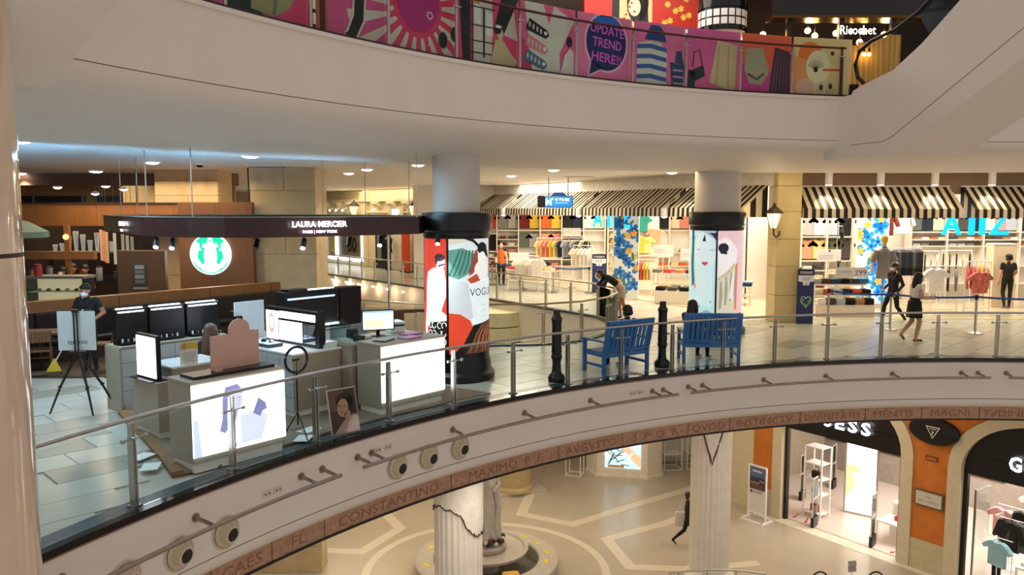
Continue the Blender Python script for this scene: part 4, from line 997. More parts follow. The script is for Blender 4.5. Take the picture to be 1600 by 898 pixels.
def mp_left(w, h):
    curl = []
    for k in range(16):
        cx, cy = w - .04 - .10 * (k % 4) - .03 * random.random(), .06 + .15 * (k // 4)
        curl.append(stroke([(cx + .045 * math.cos(a), cy + .055 * math.sin(a)) for a in [.3 + .55 * q + k for q in range(9)]], .02))
    return [('#e2452c', rect(0, 0, w, h)), ('#1a1c2e', rect(0, .9, w - .62, h)), ('#f4f5f5', [(w - .17, 1.56), (w - .30, 1.53), (w - .43, 1.46), (w - .48, 1.25), (w - .50, .77), (w - .55, .52), (w - .57, .04), (w - .48, .04), (w - .45, .48), (w, .53), (w, .70), (w - .10, .77), (w - .01, 1.03), (w - .01, 1.32), (w - .04, 1.51), (w - .10, 1.56)]),
            ('#121214', [(w - .42, 0), (w, 0), (w, .6), (w - .12, .58), (w - .36, .56), (w - .44, .3)]), ('#e9e2d2', curl), ('#efe6e2', ell(w - .11, 1.64, .085, .12)), ('#3c3036', [ell(w - .13, 1.73, .105, .07), [(w - .23, 1.73), (w - .16, 1.70), (w - .18, 1.60), (w - .22, 1.62)]]), ('#23202c', [(w - .16, 1.56), (w - .03, 1.60), (w - .02, 1.63), (w - .15, 1.60)])]
def mq_left(w, h):
    return [('#bfe6ea', rect(0, 0, w, h)), ('#27306e', [(w - .72, h), (w - .62, h), (w - .66, h - .4), (w - .74, h - .6)]), ('#2c6f72', [(w - .72, h - .3), (w - .60, h - .1), (w - .62, h - .9), (w - .56, h - 1.35), (w - .70, h - 1.4), (w - .76, h - .8)]), ('#d9edf2', ell(w - .30, h - .50, .31, .46)), ('#d2ecf2', rect(w - .52, .2, w - .08, h - .8)), ('#aac4d4', [(w - .36, h), (w, h), (w, h - .25), (w - .2, h - .1)]), ('#232a44', [[(w - .34, h - .26), (w - .28, h - .08), (w - .24, h - .26)], [(w - .2, h - .06), (w, h - .05), (w, h - .22), (w - .1, h - .1)]]),
            ('#3a5a6a', [stroke([(w - .52, h - .46), (w - .45, h - .48), (w - .38, h - .45)], .01), stroke([(w - .14, h - .46), (w - .08, h - .48), (w, h - .45)], .01)]), ('#d2485c', [(w - .36, h - .80), (w - .30, h - .76), (w - .26, h - .78), (w - .22, h - .76), (w - .17, h - .80), (w - .26, h - .87)]), ('#e07a50', [(w - .62, h - 1.35), (w - .58, h - 1.28), (w - .50, h - 1.40), (w - .52, h - 1.45)]), ('#8fb0c8', [(w - .4, .0), (w - .2, .1), (w, 0)]), ('#16222e', [stroke([(w - .72 + .05 * k, 0), (w - .68 + .05 * k, .12), (w - .72 + .07 * k, .22)], .012) for k in range(6)] + [ell(w - .6, .30, .03, .015, 8), ell(w - .1, .3, .03, .012, 8)])]
def mq_right(w, h):
    bal_ = [stroke([(.08 + .13 * k, .12 + .10 * k), (.10 + .13 * k, .5 + .10 * k), (.09 + .13 * k, .82 + .12 * k)], [.05, .085, .04]) for k in range(4)]
    return [('#e9c9d2', rect(0, 0, w, h)), ('#f2eef0', [(0, h - .25), (.2, h - .15), (.45, h - .35), (.55, h - .5), (.5, h - .8), (0, .9)]), ('#d9d6c4', [(0, 0), (.5, 0), (.52, 1.2), (.0, .78)]), ('#a7a48c', bal_), ('#c9c29a', stroke([(0, .85), (.25, 1.02), (.46, 1.25)], .07)), ('#1c2030', [ell(.14, h - .42, .13, .12), [(.04, h - .5), (.22, h - .5), (.24, h - .58), (.08, h - .56)]]), ('#d88a62', [(.46, .1), (.54, .1), (.56, 1.3), (.48, 1.2)]), ('#e2eef2', [(.3, .4), (.42, .35), (.46, 1.1), (.38, .9)])]
morris(COL1, .60, 'poster column with red and white posters and a VOGUE page', 0, [(-100, -14), (-190, -104)], [mp_right, mp_left])
morris(COL2, .655, 'poster column with a pale blue face poster and red lips', 0, [(-194, -105.5), (-101.5, -14)], [mq_left, mq_right])

def bollard(x, y, label):
    t = thing('bollard', label, 'bollard', (x, y, 0), 0, 'black bollards by the balustrade')
    MB().lathe([(.15, 0), (.155, .02), (.155, .09), (.13, .13), (.10, .15), (.085, .2)], 16).build('base', IRON, t, smooth=True)
    MB().lathe([(.085, .2), (.075, .36), (.09, .42), (.10, .44), (.10, .48), (.085, .5), (.095, .55), (.09, .62), (.085, 1.05), (.09, 1.10)], 16).build('shaft', IRON, t, smooth=True)
    MB().lathe([(.09, 1.10), (.10, 1.12), (.10, 1.16), (.07, 1.2), (.06, 1.26), (.065, 1.28), (.065, 1.30), (.05, 1.31)], 16).build('cap', IRON, t, smooth=True)
bollard(.81, 14.32, 'black iron bollard left of the first blue bench')
bollard(2.98, 15.68, 'black iron bollard between the two blue benches')
BLUE = M('blue_bench_paint', '#3573b4', .4, var=.08)
def bench(x, y, ang, L_, label):
    t = thing('slatted_bench', label, 'bench', (x, y, 0), ang, 'blue benches by the balustrade')
    dp = .66; w = .06
    for sx in (0, L_ - w):
        MB().plate([(0, 0), (.06, 0), (.06, .42), (-.10, 1.03), (-.15, 1.03), (0, .42)], (sx, 0, 0), (0, 1, 0), (0, 0, 1), w).build('rear_leg', BLUE, t)
        MB().box(sx, dp - .06, 0, sx + w, dp, .62).build('front_leg', BLUE, t)
        MB().box(sx - .01, -.05, .62, sx + w + .01, dp + .04, .65).build('armrest', BLUE, t)
        MB().box(sx + .01, .05, .14, sx + w - .01, dp - .05, .19).build('side_stretcher', BLUE, t)
        MB().box(sx + .01, .03, .34, sx + w - .01, dp - .03, .40).build('side_rail', BLUE, t)
    MB().box(w, .01, .33, L_ - w, .05, .40).build('rear_rail', BLUE, t); MB().box(w, dp - .05, .33, L_ - w, dp - .01, .40).build('front_rail', BLUE, t)
    for k in range(6): MB().box(w, .06 + k * .10, .40, L_ - w, .14 + k * .10, .42).build('seat_slat', BLUE, t)
    MB().cbox((L_ / 2, -.125, 1.0), (L_, .04, .09), 0, 0, rad(14)).build('top_rail', BLUE, t)
    MB().cbox((L_ / 2, .015, .47), (L_ - .1, .035, .06), 0, 0, rad(14)).build('lower_rail', BLUE, t)
    n = int((L_ - .1) / .095)
    for k in range(n):
        MB().cbox((.05 + (k + .5) * (L_ - .1) / n, -.055, .73), (.072, .018, .54), 0, 0, rad(14)).build('back_slat', BLUE, t)
    return t
bench(1.72, 14.78, rad(32), 1.12, 'blue slatted bench with a short-haired person sitting on it')
bench(3.46, 16.02, rad(-2), 1.16, 'blue slatted bench with a long-haired person at its left end')
# ================================================================ CAFE
cafe_floor = struct(MB().prism([(-24, 14.6), (-7.3, 14.68), (-6.3, 16.0), (-5.3, 18.6), (-5.2, 19.9), (-8.2, 21.45), (-13.4, 36.3), (-24, 36.3)], -.019, .012).build('floor_cafe', M('cafe_floor', '#4a3626', .4, var=.3, scale=2)))
def stone_pillar(name, x0, x1, y0, y1, hs, split=True):
    z = 0; root = struct(MB().box(x0 + .03, y0 + .03, 0, x1 - .03, y1, 4.2).build(name, STONEY))
    for k, h in enumerate(hs):
        h = min(h, 4.2 - z)
        xs = [x0, x1] if (k % 2 or not split) else [x0, x0 + (x1 - x0) * .52, x1]
        for a, b in zip(xs, xs[1:]): MB().box(a + .006, y0, z + .006, b - .006, y0 + .3, z + h - .006).build('stone_block', STONEY, root, bevel=.006)
        z += h
stone_pillar('wall_stone_pillar_west', -9.85, -8.1, 22.2, 23.4, [1.3, 1.3, .9, .4, .3])
stone_pillar('wall_stone_pillar_east', -6.83, -5.13, 21.0, 22.4, [.95, 1.0, .95, .7, .6])
# panelled walls
lw = struct(MB().box(-8.62, 20.75, .0, -6.70, 20.9, 3.3).build('wall_cafe_logo', WOOD))
for k in range(2): MB().box(-8.62 + .96 * k + .004, 20.72, .9, -8.62 + .96 * (k + 1) - .004, 20.75, 3.28).build('wood_panel', WOOD, lw)
sw = struct(MB().box(-9.42, 19.05, 0, -8.28, 19.2, 2.14).build('wall_cafe_screen', WOOD))
MB().box(-9.40, 19.02, .9, -8.30, 19.05, 2.12).build('wood_panel', WOOD, sw)
# round lit logo
lx, lz = D(329, 397, 20.66)
t = thing('round_logo_sign', 'round backlit green and white logo on the brown panel wall', 'sign', (lx, 20.70, lz))
GRN = '#00a878'
mb = MB(); mb.lathe([(.001, 0), (.53, 0), (.53, .05), (.001, .05)], 48); mb.v = [(x, -z, y) for x, y, z in mb.v]; mb.build('disc', C('#dfe9ff', .4, 2.2), t)
fins = []
for s in (-1, 1):
    for k in range(9):
        a = PI * (1.05 - .055 * k) if s < 0 else PI * (-.05 + .055 * k)
        a = PI / 2 + s * (PI * .28 + k * .13)
        fins.append(stroke([(s * .34 * 0 + .36 * math.cos(a), .36 * math.sin(a)), (.50 * math.cos(a), .50 * math.sin(a))], .045))
art('logo_print', t, [(GRN, ell(0, 0, .50, .50, 48)), ('#f4fbff', [ell(0, -.05, .17, .36, 28), ell(0, .12, .13, .17, 20), [(-.22, .18), (-.16, .30), (-.10, .24), (-.06, .38), (0, .30), (.06, .38), (.10, .24), (.16, .30), (.22, .18)], ell(0, .42, .06, .06, 10), ell(0, -.34, .26, .13, 24)] + fins +
     [[(s * .22, .1), (s * .36, .30), (s * .44, .20), (s * .40, -.1), (s * .46, -.16), (s * .3, -.36), (s * .2, -.3), (s * .34, -.08), (s * .30, .1)] for s in (-1, 1)])], lambda u, v, d: (u, -.05 - d, v), emit=2.0)
# sloping wood bulkhead over the counter
bk = thing('wooden_bulkhead', 'long orange-lit wooden bulkhead hanging over the cafe counter', 'bulkhead', (-10, 21.5, 2.68))
pts_b = [(-15.5, 22.2), (-13.4, 21.55), (-11, 21.3), (-9, 21.35), (-6.85, 21.5)]
for a, b in zip(pts_b, pts_b[1:]):
    n_ = 2
    for k in range(n_):
        p = (a[0] + (b[0] - a[0]) * k / n_, a[1] + (b[1] - a[1]) * k / n_); q = (a[0] + (b[0] - a[0]) * (k + 1) / n_, a[1] + (b[1] - a[1]) * (k + 1) / n_)
        MB().prism([(p[0] + .003, p[1]), (q[0] - .003, q[1]), (q[0] - .003, q[1] + .25), (p[0] + .003, p[1] + .25)], 2.68, 3.26).build('wood_panel', WOODO, bk, world=True)
MB().prism([(-15.5, 22.15), (-13.4, 21.5), (-11, 21.25), (-9, 21.3), (-6.85, 21.45), (-6.85, 21.8), (-15.5, 22.5)], 3.26, 3.30).build('top_cap', WOODD, bk, world=True)
for x in (-14.5, -10.2): MB().cone((x, 21.9, 3.3), (x, 21.9, 4.2), .03, n=8).build('hanger', BLACK, bk, world=True)
# ceiling drop behind, back wall and windows
struct(MB().box(-24, 24.2, 3.84, -8.4, 24.8, 4.2).build('wall_cafe_ceiling_drop', M('brown_drop', '#6a4c3c', .7)))
struct(MB().box(-24, 36.2, 0, -12.5, 36.5, 4.2).build('wall_cafe_back', M('cafe_back_plaster', '#8f7452', .7, var=.15)))
for k, (x0, x1) in enumerate(((-23.6, -19.2), (-18.6, -15.9))):
    w_ = struct(MB().box(x0, 36.05, 2.9, x1, 36.2, 3.72).build('window_%d' % (k + 1), M('night_window', '#0c1420', .1), None))
    for q in range(3): MB().box(x0 + (x1 - x0) * q / 2 - .05, 35.98, 2.86, x0 + (x1 - x0) * q / 2 + .05, 36.05, 3.76).build('mullion', M('grey_blue_frame', '#4f6572', .5), w_)
    MB().box(x0, 35.98, 2.86, x1, 36.05, 2.94).build('sill', M('grey_blue_frame', '#4f6572', .5), w_)
struct(MB().box(-14.3, 29.6, 0, -11.4, 29.9, 4.2).build('wall_cafe_lit_panel', M('lit_cream', '#d9bf86', .7)))
# counter block with lighter top band in segments, and the bench against it
BA, BB = Vector((-9.6, 16.65, 0)), Vector((-5.55, 21.75, 0)); bd = (BB - BA).normalized(); bl = (BB - BA).length; ba = math.atan2(bd.y, bd.x)
t = thing('bench_partition', 'long low wooden partition with a dark bench in front of the cafe counter', 'partition', BA, ba)
MB().box(-.6, 0, 0, bl, .18, 1.0).build('core', WOODD, t)
segs = [-.6, 1.35, 3.55, 5.3, bl]
for a, b in zip(segs, segs[1:]): MB().box(a + .008, -.03, .98, b - .008, .21, 1.22).build('top_panel', WOODO, t, bevel=.006)
MB().box(-.4, -.16, .45, bl, -.0, .98).build('bench_back', M('dark_leather', '#1c120d', .4), t, bevel=.02)
for k in range(4): MB().box(-.4 + k * (bl + .4) / 4 + .01, -.62, .36, -.4 + (k + 1) * (bl + .4) / 4 - .01, -.16, .47).build('seat_cushion', M('dark_leather', '#1c120d', .4), t, bevel=.03)
MB().box(-.4, -.55, .0, bl, -.2, .36).build('bench_base', WOODD, t)
CW = M('chair_wood', '#6b4326', .5, var=.25, scale=5, kind='wave', stretch=(1, 1, .2))
def cafe_table(x, y, rz, label, w=.8):
    t = thing('cafe_table', label, 'table', (x, y, .012), rz, 'wooden cafe tables')
    MB().box(-w / 2, -.33, .70, w / 2, .33, .74).build('table_top', CW, t, bevel=.006)
    MB().cone((0, 0, .02), (0, 0, .70), .04, n=10).build('stem', BLACK, t); MB().lathe([(.25, 0), (.25, .015), (.05, .03)], 20).build('foot', BLACK, t)
def cafe_chair(x, y, rz, label):
    t = thing('cafe_chair', label, 'chair', (x, y, .012), rz, 'wooden cafe chairs')
    MB().box(-.21, -.21, .43, .21, .21, .47).build('seat', CW, t, bevel=.01)
    for sx in (-.18, .18):
        MB().tube([(sx, .19, .43), (sx * 1.05, .21, 0)], [.022, .016], 7).build('leg', CW, t)
        MB().tube([(sx * 1.05, -.22, 0), (sx, -.19, .45), (sx, -.25, .84)], [.016, .022, .017], 7).build('leg', CW, t)
    MB().box(-.2, -.26, .62, .2, -.235, .84).build('backrest', CW, t, bevel=.01)
    for z in (.25,): MB().box(-.17, .19, z, .17, .21, z + .03).build('stretcher', CW, t)
cafe_table(-9.2, 15.45, rad(10), 'wooden cafe table nearest the glossy column', 1.1)
cafe_chair(-8.95, 14.98, rad(30), 'wooden cafe chair nearest the dark floor edge')
cafe_chair(-10.0, 15.5, rad(-80), 'wooden cafe chair half hidden by the glossy column')
cafe_chair(-8.1, 15.7, rad(100), 'wooden cafe chair behind the tripod easel')
cafe_table(-7.3, 17.3, rad(50), 'dark cafe table behind the middle mirror cabinet')
cafe_table(-6.1, 18.7, rad(50), 'dark cafe table behind the white upright panel')
cafe_chair(-6.85, 16.9, rad(20), 'wooden cafe chair behind the right mirror cabinet')
cafe_chair(-5.7, 18.3, rad(30), 'wooden cafe chair left of the wide black storage cabinet')
# counter with pastry case
t = thing('cafe_counter', 'long cafe serving counter with a yellow-lit front', 'counter', (-12.6, 18.6, .012))
MB().box(0, 0, 0, 2.6, .7, .80).build('body', WOODD, t); MB().box(-.05, -.05, .80, 2.65, .75, .86).build('top', M('counter_stone', '#8d7f6c', .3), t); MB().box(.2, -.02, .3, 2.4, 0, .72).build('lit_front', C('#d8a24a', .5, .35), t)
t = thing('pastry_case', 'glass pastry case on the cafe counter', 'display case', (-11.45, 18.7, .872))
for x in (0, 1.36): MB().box(x, 0, 0, x + .04, .5, .62).build('side_frame', BLACK, t)
MB().box(0, 0, .62, 1.4, .55, .68).build('roof', M('case_grey', '#7d766a', .4), t); MB().box(.04, .46, 0, 1.36, .5, .62).build('back_panel', C('#d8c9a0', .5, .5), t)
for z in (.02, .3): MB().box(.04, .05, z, 1.36, .46, z + .02).build('shelf', WHITE, t)
MB().box(.04, .0, .02, 1.36, .01, .62).build('front_glass', GLASS, t)
for k in range(12): MB().ball((.12 + .11 * k, .2, .07 + .28 * (k % 2)), (.05, .06, .035), 8).build('pastry', C(['#a86a30', '#d8b070', '#7a4420'][k % 3]), t, smooth=True)
t = thing('red_tin', 'red tin standing on top of the pastry case', 'tin', (-11.2, 18.85, 1.553)); MB().lathe([(.09, 0), (.09, .22), (.08, .24)], 16).build('body', C('#9a1420', .35), t, smooth=True); MB().lathe([(.082, .24), (.082, .27), (.02, .28)], 16).build('lid', C('#6a0c14', .35), t, smooth=True)
# rear counter, shelves and gear
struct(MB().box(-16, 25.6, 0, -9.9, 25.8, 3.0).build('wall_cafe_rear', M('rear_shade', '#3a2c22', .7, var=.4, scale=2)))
t = thing('rear_cafe_counter', 'dark rear cafe counter with coffee gear', 'counter', (-14.6, 23.0, .012)); MB().box(0, 0, 0, 4.6, .6, 1.0).build('body', WOODD, t); MB().box(-.03, -.03, 1.0, 4.63, .63, 1.05).build('top', BLACKG, t)
for k in range(9):
    x = -14.4 + k * .48; col_ = ['#d8d0c0', '#b08850', '#8a8a86', '#e8e4da', '#6a4a2c', '#c9c2b4', '#3f3a36', '#a07848', '#d0c8ba'][k]
    t = thing('coffee_canister', '%s canister on the rear cafe counter' % ORD[k], 'canister', (x, 23.2, 1.062), 0, 'canisters on the rear cafe counter')
    h = .2 + .08 * (k % 3); MB().lathe([(.08, 0), (.085, .02), (.085, h), (.07, h + .02)], 12).build('body', C(col_, .4), t, smooth=True); MB().lathe([(.075, h + .02), (.075, h + .05), (.02, h + .06)], 12).build('lid', BLACK, t, smooth=True)
t = thing('espresso_machine', 'chrome espresso machine on the rear cafe counter', 'coffee machine', (-11.2, 23.05, 1.062)); MB().box(0, 0, 0, .8, .5, .18).build('base', DARKSTEEL, t); MB().box(.0, .2, .18, .8, .5, .5).build('body', CHROME, t, bevel=.03); MB().box(0, 0, .42, .8, .3, .56).build('head', CHROME, t, bevel=.03)
for k in range(3): MB().cone((.15 + k * .25, .08, .42), (.15 + k * .25, .08, .30), .035, n=10).build('group_head', BLACK, t)
t = thing('wooden_crossbeam', 'orange wooden crossbeam on a post in the cafe', 'beam', (-13.2, 20.0, .012))
MB().box(-2, 0, 1.86, 2.75, .14, 2.06).build('beam', WOODO, t); MB().box(2.0, .02, 0, 2.12, .12, 2.7).build('post', WOODO, t); MB().ball((2.06, .0, 2.42), .07, 12).build('lamp_globe', C('#ffb060', .4, 3), t, smooth=True)
for k in range(7):
    x = -12.05 + [0, .13, .26, .54, .82, 1.0, 1.18][k]
    t = thing('menu_board', '%s narrow menu board from the left under the bulkhead' % ORD[k], 'menu board', (x, 23.4 - .1 * k, 1.62 - .03 * k), rad(0), 'narrow menu boards')
    MB().box(0, 0, 0, .10, .03, .92).build('board', BLACK, t); MB().cone((.05, .02, .92), (.05, .02, 2.58 + .03 * k), .006, n=5).build('hanging_wire', BLACK, t); MB().box(.006, -.006, .01, .094, 0, .91).build('lit_face', C(['#e09a70', '#d88a66', '#e0a060', '#c9bda0', '#a39a84', '#b0a68e', '#9a927c'][k], .5, .55), t)
t = thing('cup_shelf', 'shelf of white cups and boxes seen under the bulkhead', 'shelf', (-14.5, 24.9, 1.78)); MB().box(0, 0, 0, 2.2, .3, .04).build('board', C('#9aa0a0'), t); MB().box(.0, .02, -1.768, .06, .28, 0).build('bracket', WOODD, t); MB().box(2.1, .02, -1.768, 2.16, .28, 0).build('bracket', WOODD, t)
for k in range(9):
    t = thing('paper_cup_stack', '%s stack of white cups on the cafe shelf' % ORD[k], 'cup stack', (-14.3 + k * .22, 25.05, 1.822), 0, 'cup stacks on the cafe shelf')
    h = [.18, .22, .45, .6, .5, .32, .55, .2, .28][k]; MB().lathe([(.05, 0), (.075, h * .9), (.08, h * .9), (.08, h)], 10).build('cups', C('#e4e8ea', .5), t, smooth=True); MB().lathe([(.082, h), (.082, h + .015), (.01, h + .02)], 10).build('rim', WHITE, t)
t = thing('green_parasol', 'dark green parasol beside the glossy column', 'parasol', (-12.3, 19.5, .012)); MB().cone((0, 0, 0), (0, 0, 2.9), .025, n=8).build('pole', WOODD, t)
MB().lathe([(.95, 2.42), (.93, 2.56), (.5, 2.8), (.03, 2.94)], 8).build('canopy', C('#46665c', .7), t); MB().box(-.25, -.25, 0, .25, .25, .06).build('foot', BLACK, t)
t = thing('certificate_board', 'grey notice rack with cards on the brown screen wall', 'notice', (-9.0, 19.0, 1.32)); MB().box(0, -.02, 0, .28, .0, .50).build('rack', C('#57504a', .3), t)
for k in range(4): MB().box(.03, -.03, .04 + k * .115, .25, -.02, .13 + k * .115).build('card', C(['#8a8378', '#b5aea2', '#97907f', '#c8c2b8'][k]), t)
MB().box(-.03, -.02, -.10, .31, .0, -.05).build('caption', C('#c9a796'), t)
t = thing('ceiling_camera', 'black projector hanging at the end of the wooden bulkhead', 'projector', (-7.05, 20.95, 2.85)); MB().box(0, 0, 0, .3, .3, .16).build('body', BLACK, t, bevel=.02); MB().cone((.3, .1, .08), (.38, .08, .08), .05, n=12).build('lens', BLACKG, t); MB().cone((.15, .15, .16), (.15, .15, 1.35), .02, n=8).build('bracket', BLACK, t)
for k, (px, py, Y) in enumerate(((65, 287, 25.5), (90, 293, 27.0), (165, 291, 25.5), (149, 303, 29), (193, 296, 26.5))):
    x, z = D(px, py, Y)
    t = thing('pendant_lamp', ['leftmost pendant lamp above the wooden bulkhead', 'second pendant lamp above the wooden bulkhead', 'brightest pendant lamp left of the rods above the bulkhead', 'slanting-arm lamp above the wooden bulkhead', 'small pendant lamp behind the first canopy rod'][k], 'pendant lamp', (x, Y, z), 0, 'lamps above the wooden bulkhead')
    MB().lathe([(.12, 0), (.16, .01), (.06, .09), (.02, .10)], 16).build('shade', BLACK, t, smooth=True); MB().lathe([(.001, -.05), (.09, -.03), (.13, 0), (.001, .005)], 16).build('bulb', LENS, t, smooth=True); MB().cone((0, 0, .1), (0, 0, 4.2 - z), .01, n=6).build('cord', BLACK, t)
# timber railing with a chair behind the till
t = thing('timber_railing', 'brown timber railing behind the till', 'railing', (-3.2, 16.75, 0), rad(18))
for k in range(3): MB().box(k * .85, 0, 0, k * .85 + .08, .08, .95).build('post', CW, t)
MB().box(-.05, -.01, .90, 1.85, .09, .97).build('top_rail', CW, t); MB().box(.0, .02, .12, 1.75, .06, .2).build('bottom_rail', CW, t)
cafe_chair(-2.55, 17.35, rad(200), 'wooden chair by the timber railing behind the till')
# ================================================================ INNER OPENING AND FAR FACADE
ib = thing('inner_balustrade', 'glass balustrade with steel posts round the inner floor opening', 'balustrade', (0, 20, 0))
def along(pts, step):
    out = []; 
    for a, b in zip(pts, pts[1:]):
        L_ = math.dist(a, b); n = max(1, round(L_ / step))
        for k in range(n): out.append((a[0] + (b[0] - a[0]) * k / n, a[1] + (b[1] - a[1]) * k / n))
    return out + [pts[-1]]
def off_hole(d):
    n = len(HOLE); out = []
    ar = sum(HOLE[i][0] * HOLE[(i + 1) % n][1] - HOLE[(i + 1) % n][0] * HOLE[i][1] for i in range(n)); sg = 1 if ar > 0 else -1
    for i in range(n):
        a, b, c = Vector(HOLE[i - 1]), Vector(HOLE[i]), Vector(HOLE[(i + 1) % n])
        n1 = Vector(((b - a).y, -(b - a).x)).normalized(); n2 = Vector(((c - b).y, -(c - b).x)).normalized(); m = (n1 + n2).normalized()
        q = b + m * d * sg; out.append((q.x, q.y))
    return out
hp_ = off_hole(.08)
line = along(hp_[1:15], 1.25)
for k, (x, y) in enumerate(line):
    o = bpy.data.objects.new('post', post_me); COL.objects.link(o); o.parent = ib
    a = line[max(0, k - 1)]; b = line[min(len(line) - 1, k + 1)]
    o.location = Vector((x, y, 0)) - Vector(ib.location); o.rotation_euler = (0, 0, math.atan2(b[1] - a[1], b[0] - a[0]))
    c = bpy.data.objects.new('glass_clamp', clamp_me); COL.objects.link(c); c.parent = o
for a, b in zip(line, line[1:]):
    if math.dist(a, b) < .2: continue
    A, B = Vector(a + (0,)), Vector(b + (0,)); u = (B - A).normalized()
    MB().plate(rect(.04, .03, (B - A).length - .04, .88), A, u, (0, 0, 1), .01).build('glass_pane', GLASS, ib, world=True)
MB().tube([(x, y, .945) for x, y in line], .024, 8).build('handrail', M('warm_steel', '#b0a48c', .3, 1.0), ib, world=True, smooth=True)
# small washers along the far fascia
for k, (px, py) in enumerate(((500, 436), (520, 439), (541, 443), (560, 447), (583, 450), (606, 455), (630, 459))):
    f = k / 6; x = -9.5 + 5.4 * f; y = 39.55 - 6.95 * f
    Y = y - .12; xx_, z_ = D(px, py, Y)
    t = thing('fascia_washer', '%s small washer lamp from the left on the far fascia' % ORD[k], 'lamp', (xx_, Y, -.22), 0, 'washer lamps on the far fascia')
    MB().box(-.06, -.02, -.03, .06, .12, .03).build('housing', WHITE, t); MB().box(-.05, -.03, -.04, .05, .05, -.03)  .build('lens', C('#ffe6b0', .4, 2.5), t)
    d = bpy.data.lights.new('lamp', 'POINT'); d.energy = 9; d.color = (1, .8, .5); d.shadow_soft_size = .05
    l = bpy.data.objects.new('washer_lamp', d); COL.objects.link(l); l.parent = t; l.location = (0, -.12, -.12)
# stepped cream ledge inside the opening
t = thing('stepped_ledge', 'cream stepped stone ledge inside the floor opening right of the poster column', 'ledge', (-.55, 27.0, -2.25))
for k in range(4): MB().lathe([(.001, 0), (1.25 - .1 * k, 0), (1.25 - .1 * k, .46), (.001, .46)], 28, (0, 0, .5 * k)).build('step', M('cream_step', '#d6cda8', .6), t, smooth=True)

# far facade
FA, FB = Vector((-13.2, 50.9, 0)), Vector((-3.2, 38.0, 0)); fd = (FB - FA).normalized(); fl_ = (FB - FA).length; fa_ = math.atan2(fd.y, fd.x)
CREAM = M('far_cream_wall', '#d9c9a2', .6, var=.05)
def fpx(px, z=1.5):     # distance along the facade of a picture column
    k = (px - 800) / 1250.0; lo, hi = 0, fl_
    for _ in range(40):
        m = (lo + hi) / 2; p = FA + fd * m
        if PX(p.x, p.y, z)[0] < px: lo = m
        else: hi = m
    return lo
far = struct(thing('wall_far_facade', None, None, FA, fa_))
MB().box(-3, 0, 0, fl_, .4, 4.2).build('plaster', CREAM, far)
for a, b in ((489, 505), (566, 577), (650, 664)): MB().box(fpx(a), -.15, 0, fpx(b), 0, 4.1).build('pilaster', CREAM, far)
MB().box(-1, -.25, 3.55, fl_, 0, 3.68).build('cornice', CREAM, far); MB().box(-1, -.12, 2.95, fl_, 0, 3.05).build('string_course', CREAM, far)
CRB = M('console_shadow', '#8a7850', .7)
for px in (514, 534, 553, 594, 618, 642):
    a = fpx(px, 3.6); MB().plate([(0, 3.12), (0, 3.54), (-.42, 3.54), (-.42, 3.42), (-.1, 3.2)], (a - .28, 0, 0), (0, 1, 0), (0, 0, 1), .55).build('console', CREAM, far)
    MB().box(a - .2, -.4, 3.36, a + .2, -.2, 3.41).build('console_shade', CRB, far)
win = struct(thing('window_3', None, None, FA, fa_))
w0, w1 = fpx(512), fpx(569)
MB().box(w0, -.06, .35, w1, -.02, 2.6).build('pane', M('dim_shop', '#6a6044', .3, var=.4, scale=2), win)
for a, b in ((w0 - .12, w0), (w0 + (w1 - w0) * .30, w0 + (w1 - w0) * .34), (w1, w1 + .12)): MB().box(a, -.2, .35, b, -.05, 2.7).build('lit_upright', C('#e4ecff', .4, 2.2), win)
MB().box(w0 - .12, -.22, .22, w1 + .12, -.05, .38).build('lit_sill', C('#e4ecff', .4, 2.2), win)
MB().text('50', 1.15, ((w0 + (w1 - w0) * .72), -.07, .75), (1, 0, 0), (0, 0, 1), .02, bold=.03).build('numerals', C('#0d0b08'), win)
MB().box(w0 + .5, -.09, .6, w0 + 1.1, -.06, 1.8).build('poster', C('#c9b93a'), win)
dr = struct(thing('door_1', None, None, FA, fa_)); d0, d1 = fpx(589), fpx(600)
MB().box(d0, -.1, 0, d1 + .3, -.02, 2.7).build('dark_leaf', BLACK, dr); MB().box(d0 + .2, -.12, .4, d1 - .1, -.1, 2.4).build('pane', M('door_pane', '#6e7a74', .2), dr)
sh0, sh1 = fpx(612), fpx(645)
MB().box(sh0 - .1, -.03, 0, sh1, .0, 2.7).build('shop_interior', C('#d9cdb8', .5), far); MB().box(sh0 - .35, -.1, 0, sh0 - .05, -.02, 2.7).build('shop_jamb', BLACK, far)
t = thing('orange_shop_screen', 'orange upright screen in the far shop doorway', 'screen', FA + fd * (fpx(638)) + Vector((-.3, -.35, 0)), fa_); MB().box(0, 0, 0, .75, .05, 2.2).build('panel', C('#cf4a20', .5), t); MB().box(-.05, -.1, 0, .8, .15, .04).build('foot', BLACK, t)
t = thing('dark_dress_form', 'black dress form in the far shop doorway', 'dress form', FA + fd * (fpx(616)) + Vector((-.25, -.3, 0)), fa_); MB().lathe([(.05, .0), (.05, .02), (.02, .04), (.02, .9), (.2, .9), (.15, 1.25), (.22, 1.6), (.07, 1.78), (.06, 1.9)], 14).build('torso', BLACK, t, smooth=True); MB().lathe([(.2, 0), (.2, .03), (.02, .05)], 14).build('stand', BLACK, t)
t = thing('shop_sign', 'small lit ESP shop sign on the far facade', 'sign', FA + fd * fpx(622, 3) + Vector((-.1, -.12, 2.78)), fa_); MB().box(-.75, 0, -.05, .75, .03, .5).build('backing', C('#c9bd9a'), t); MB().text('ESP', .5, (0, -.005, 0), (1, 0, 0), (0, 0, 1), .02, bold=.02).build('letters', C('#dfe6ff', .4, 5), t)
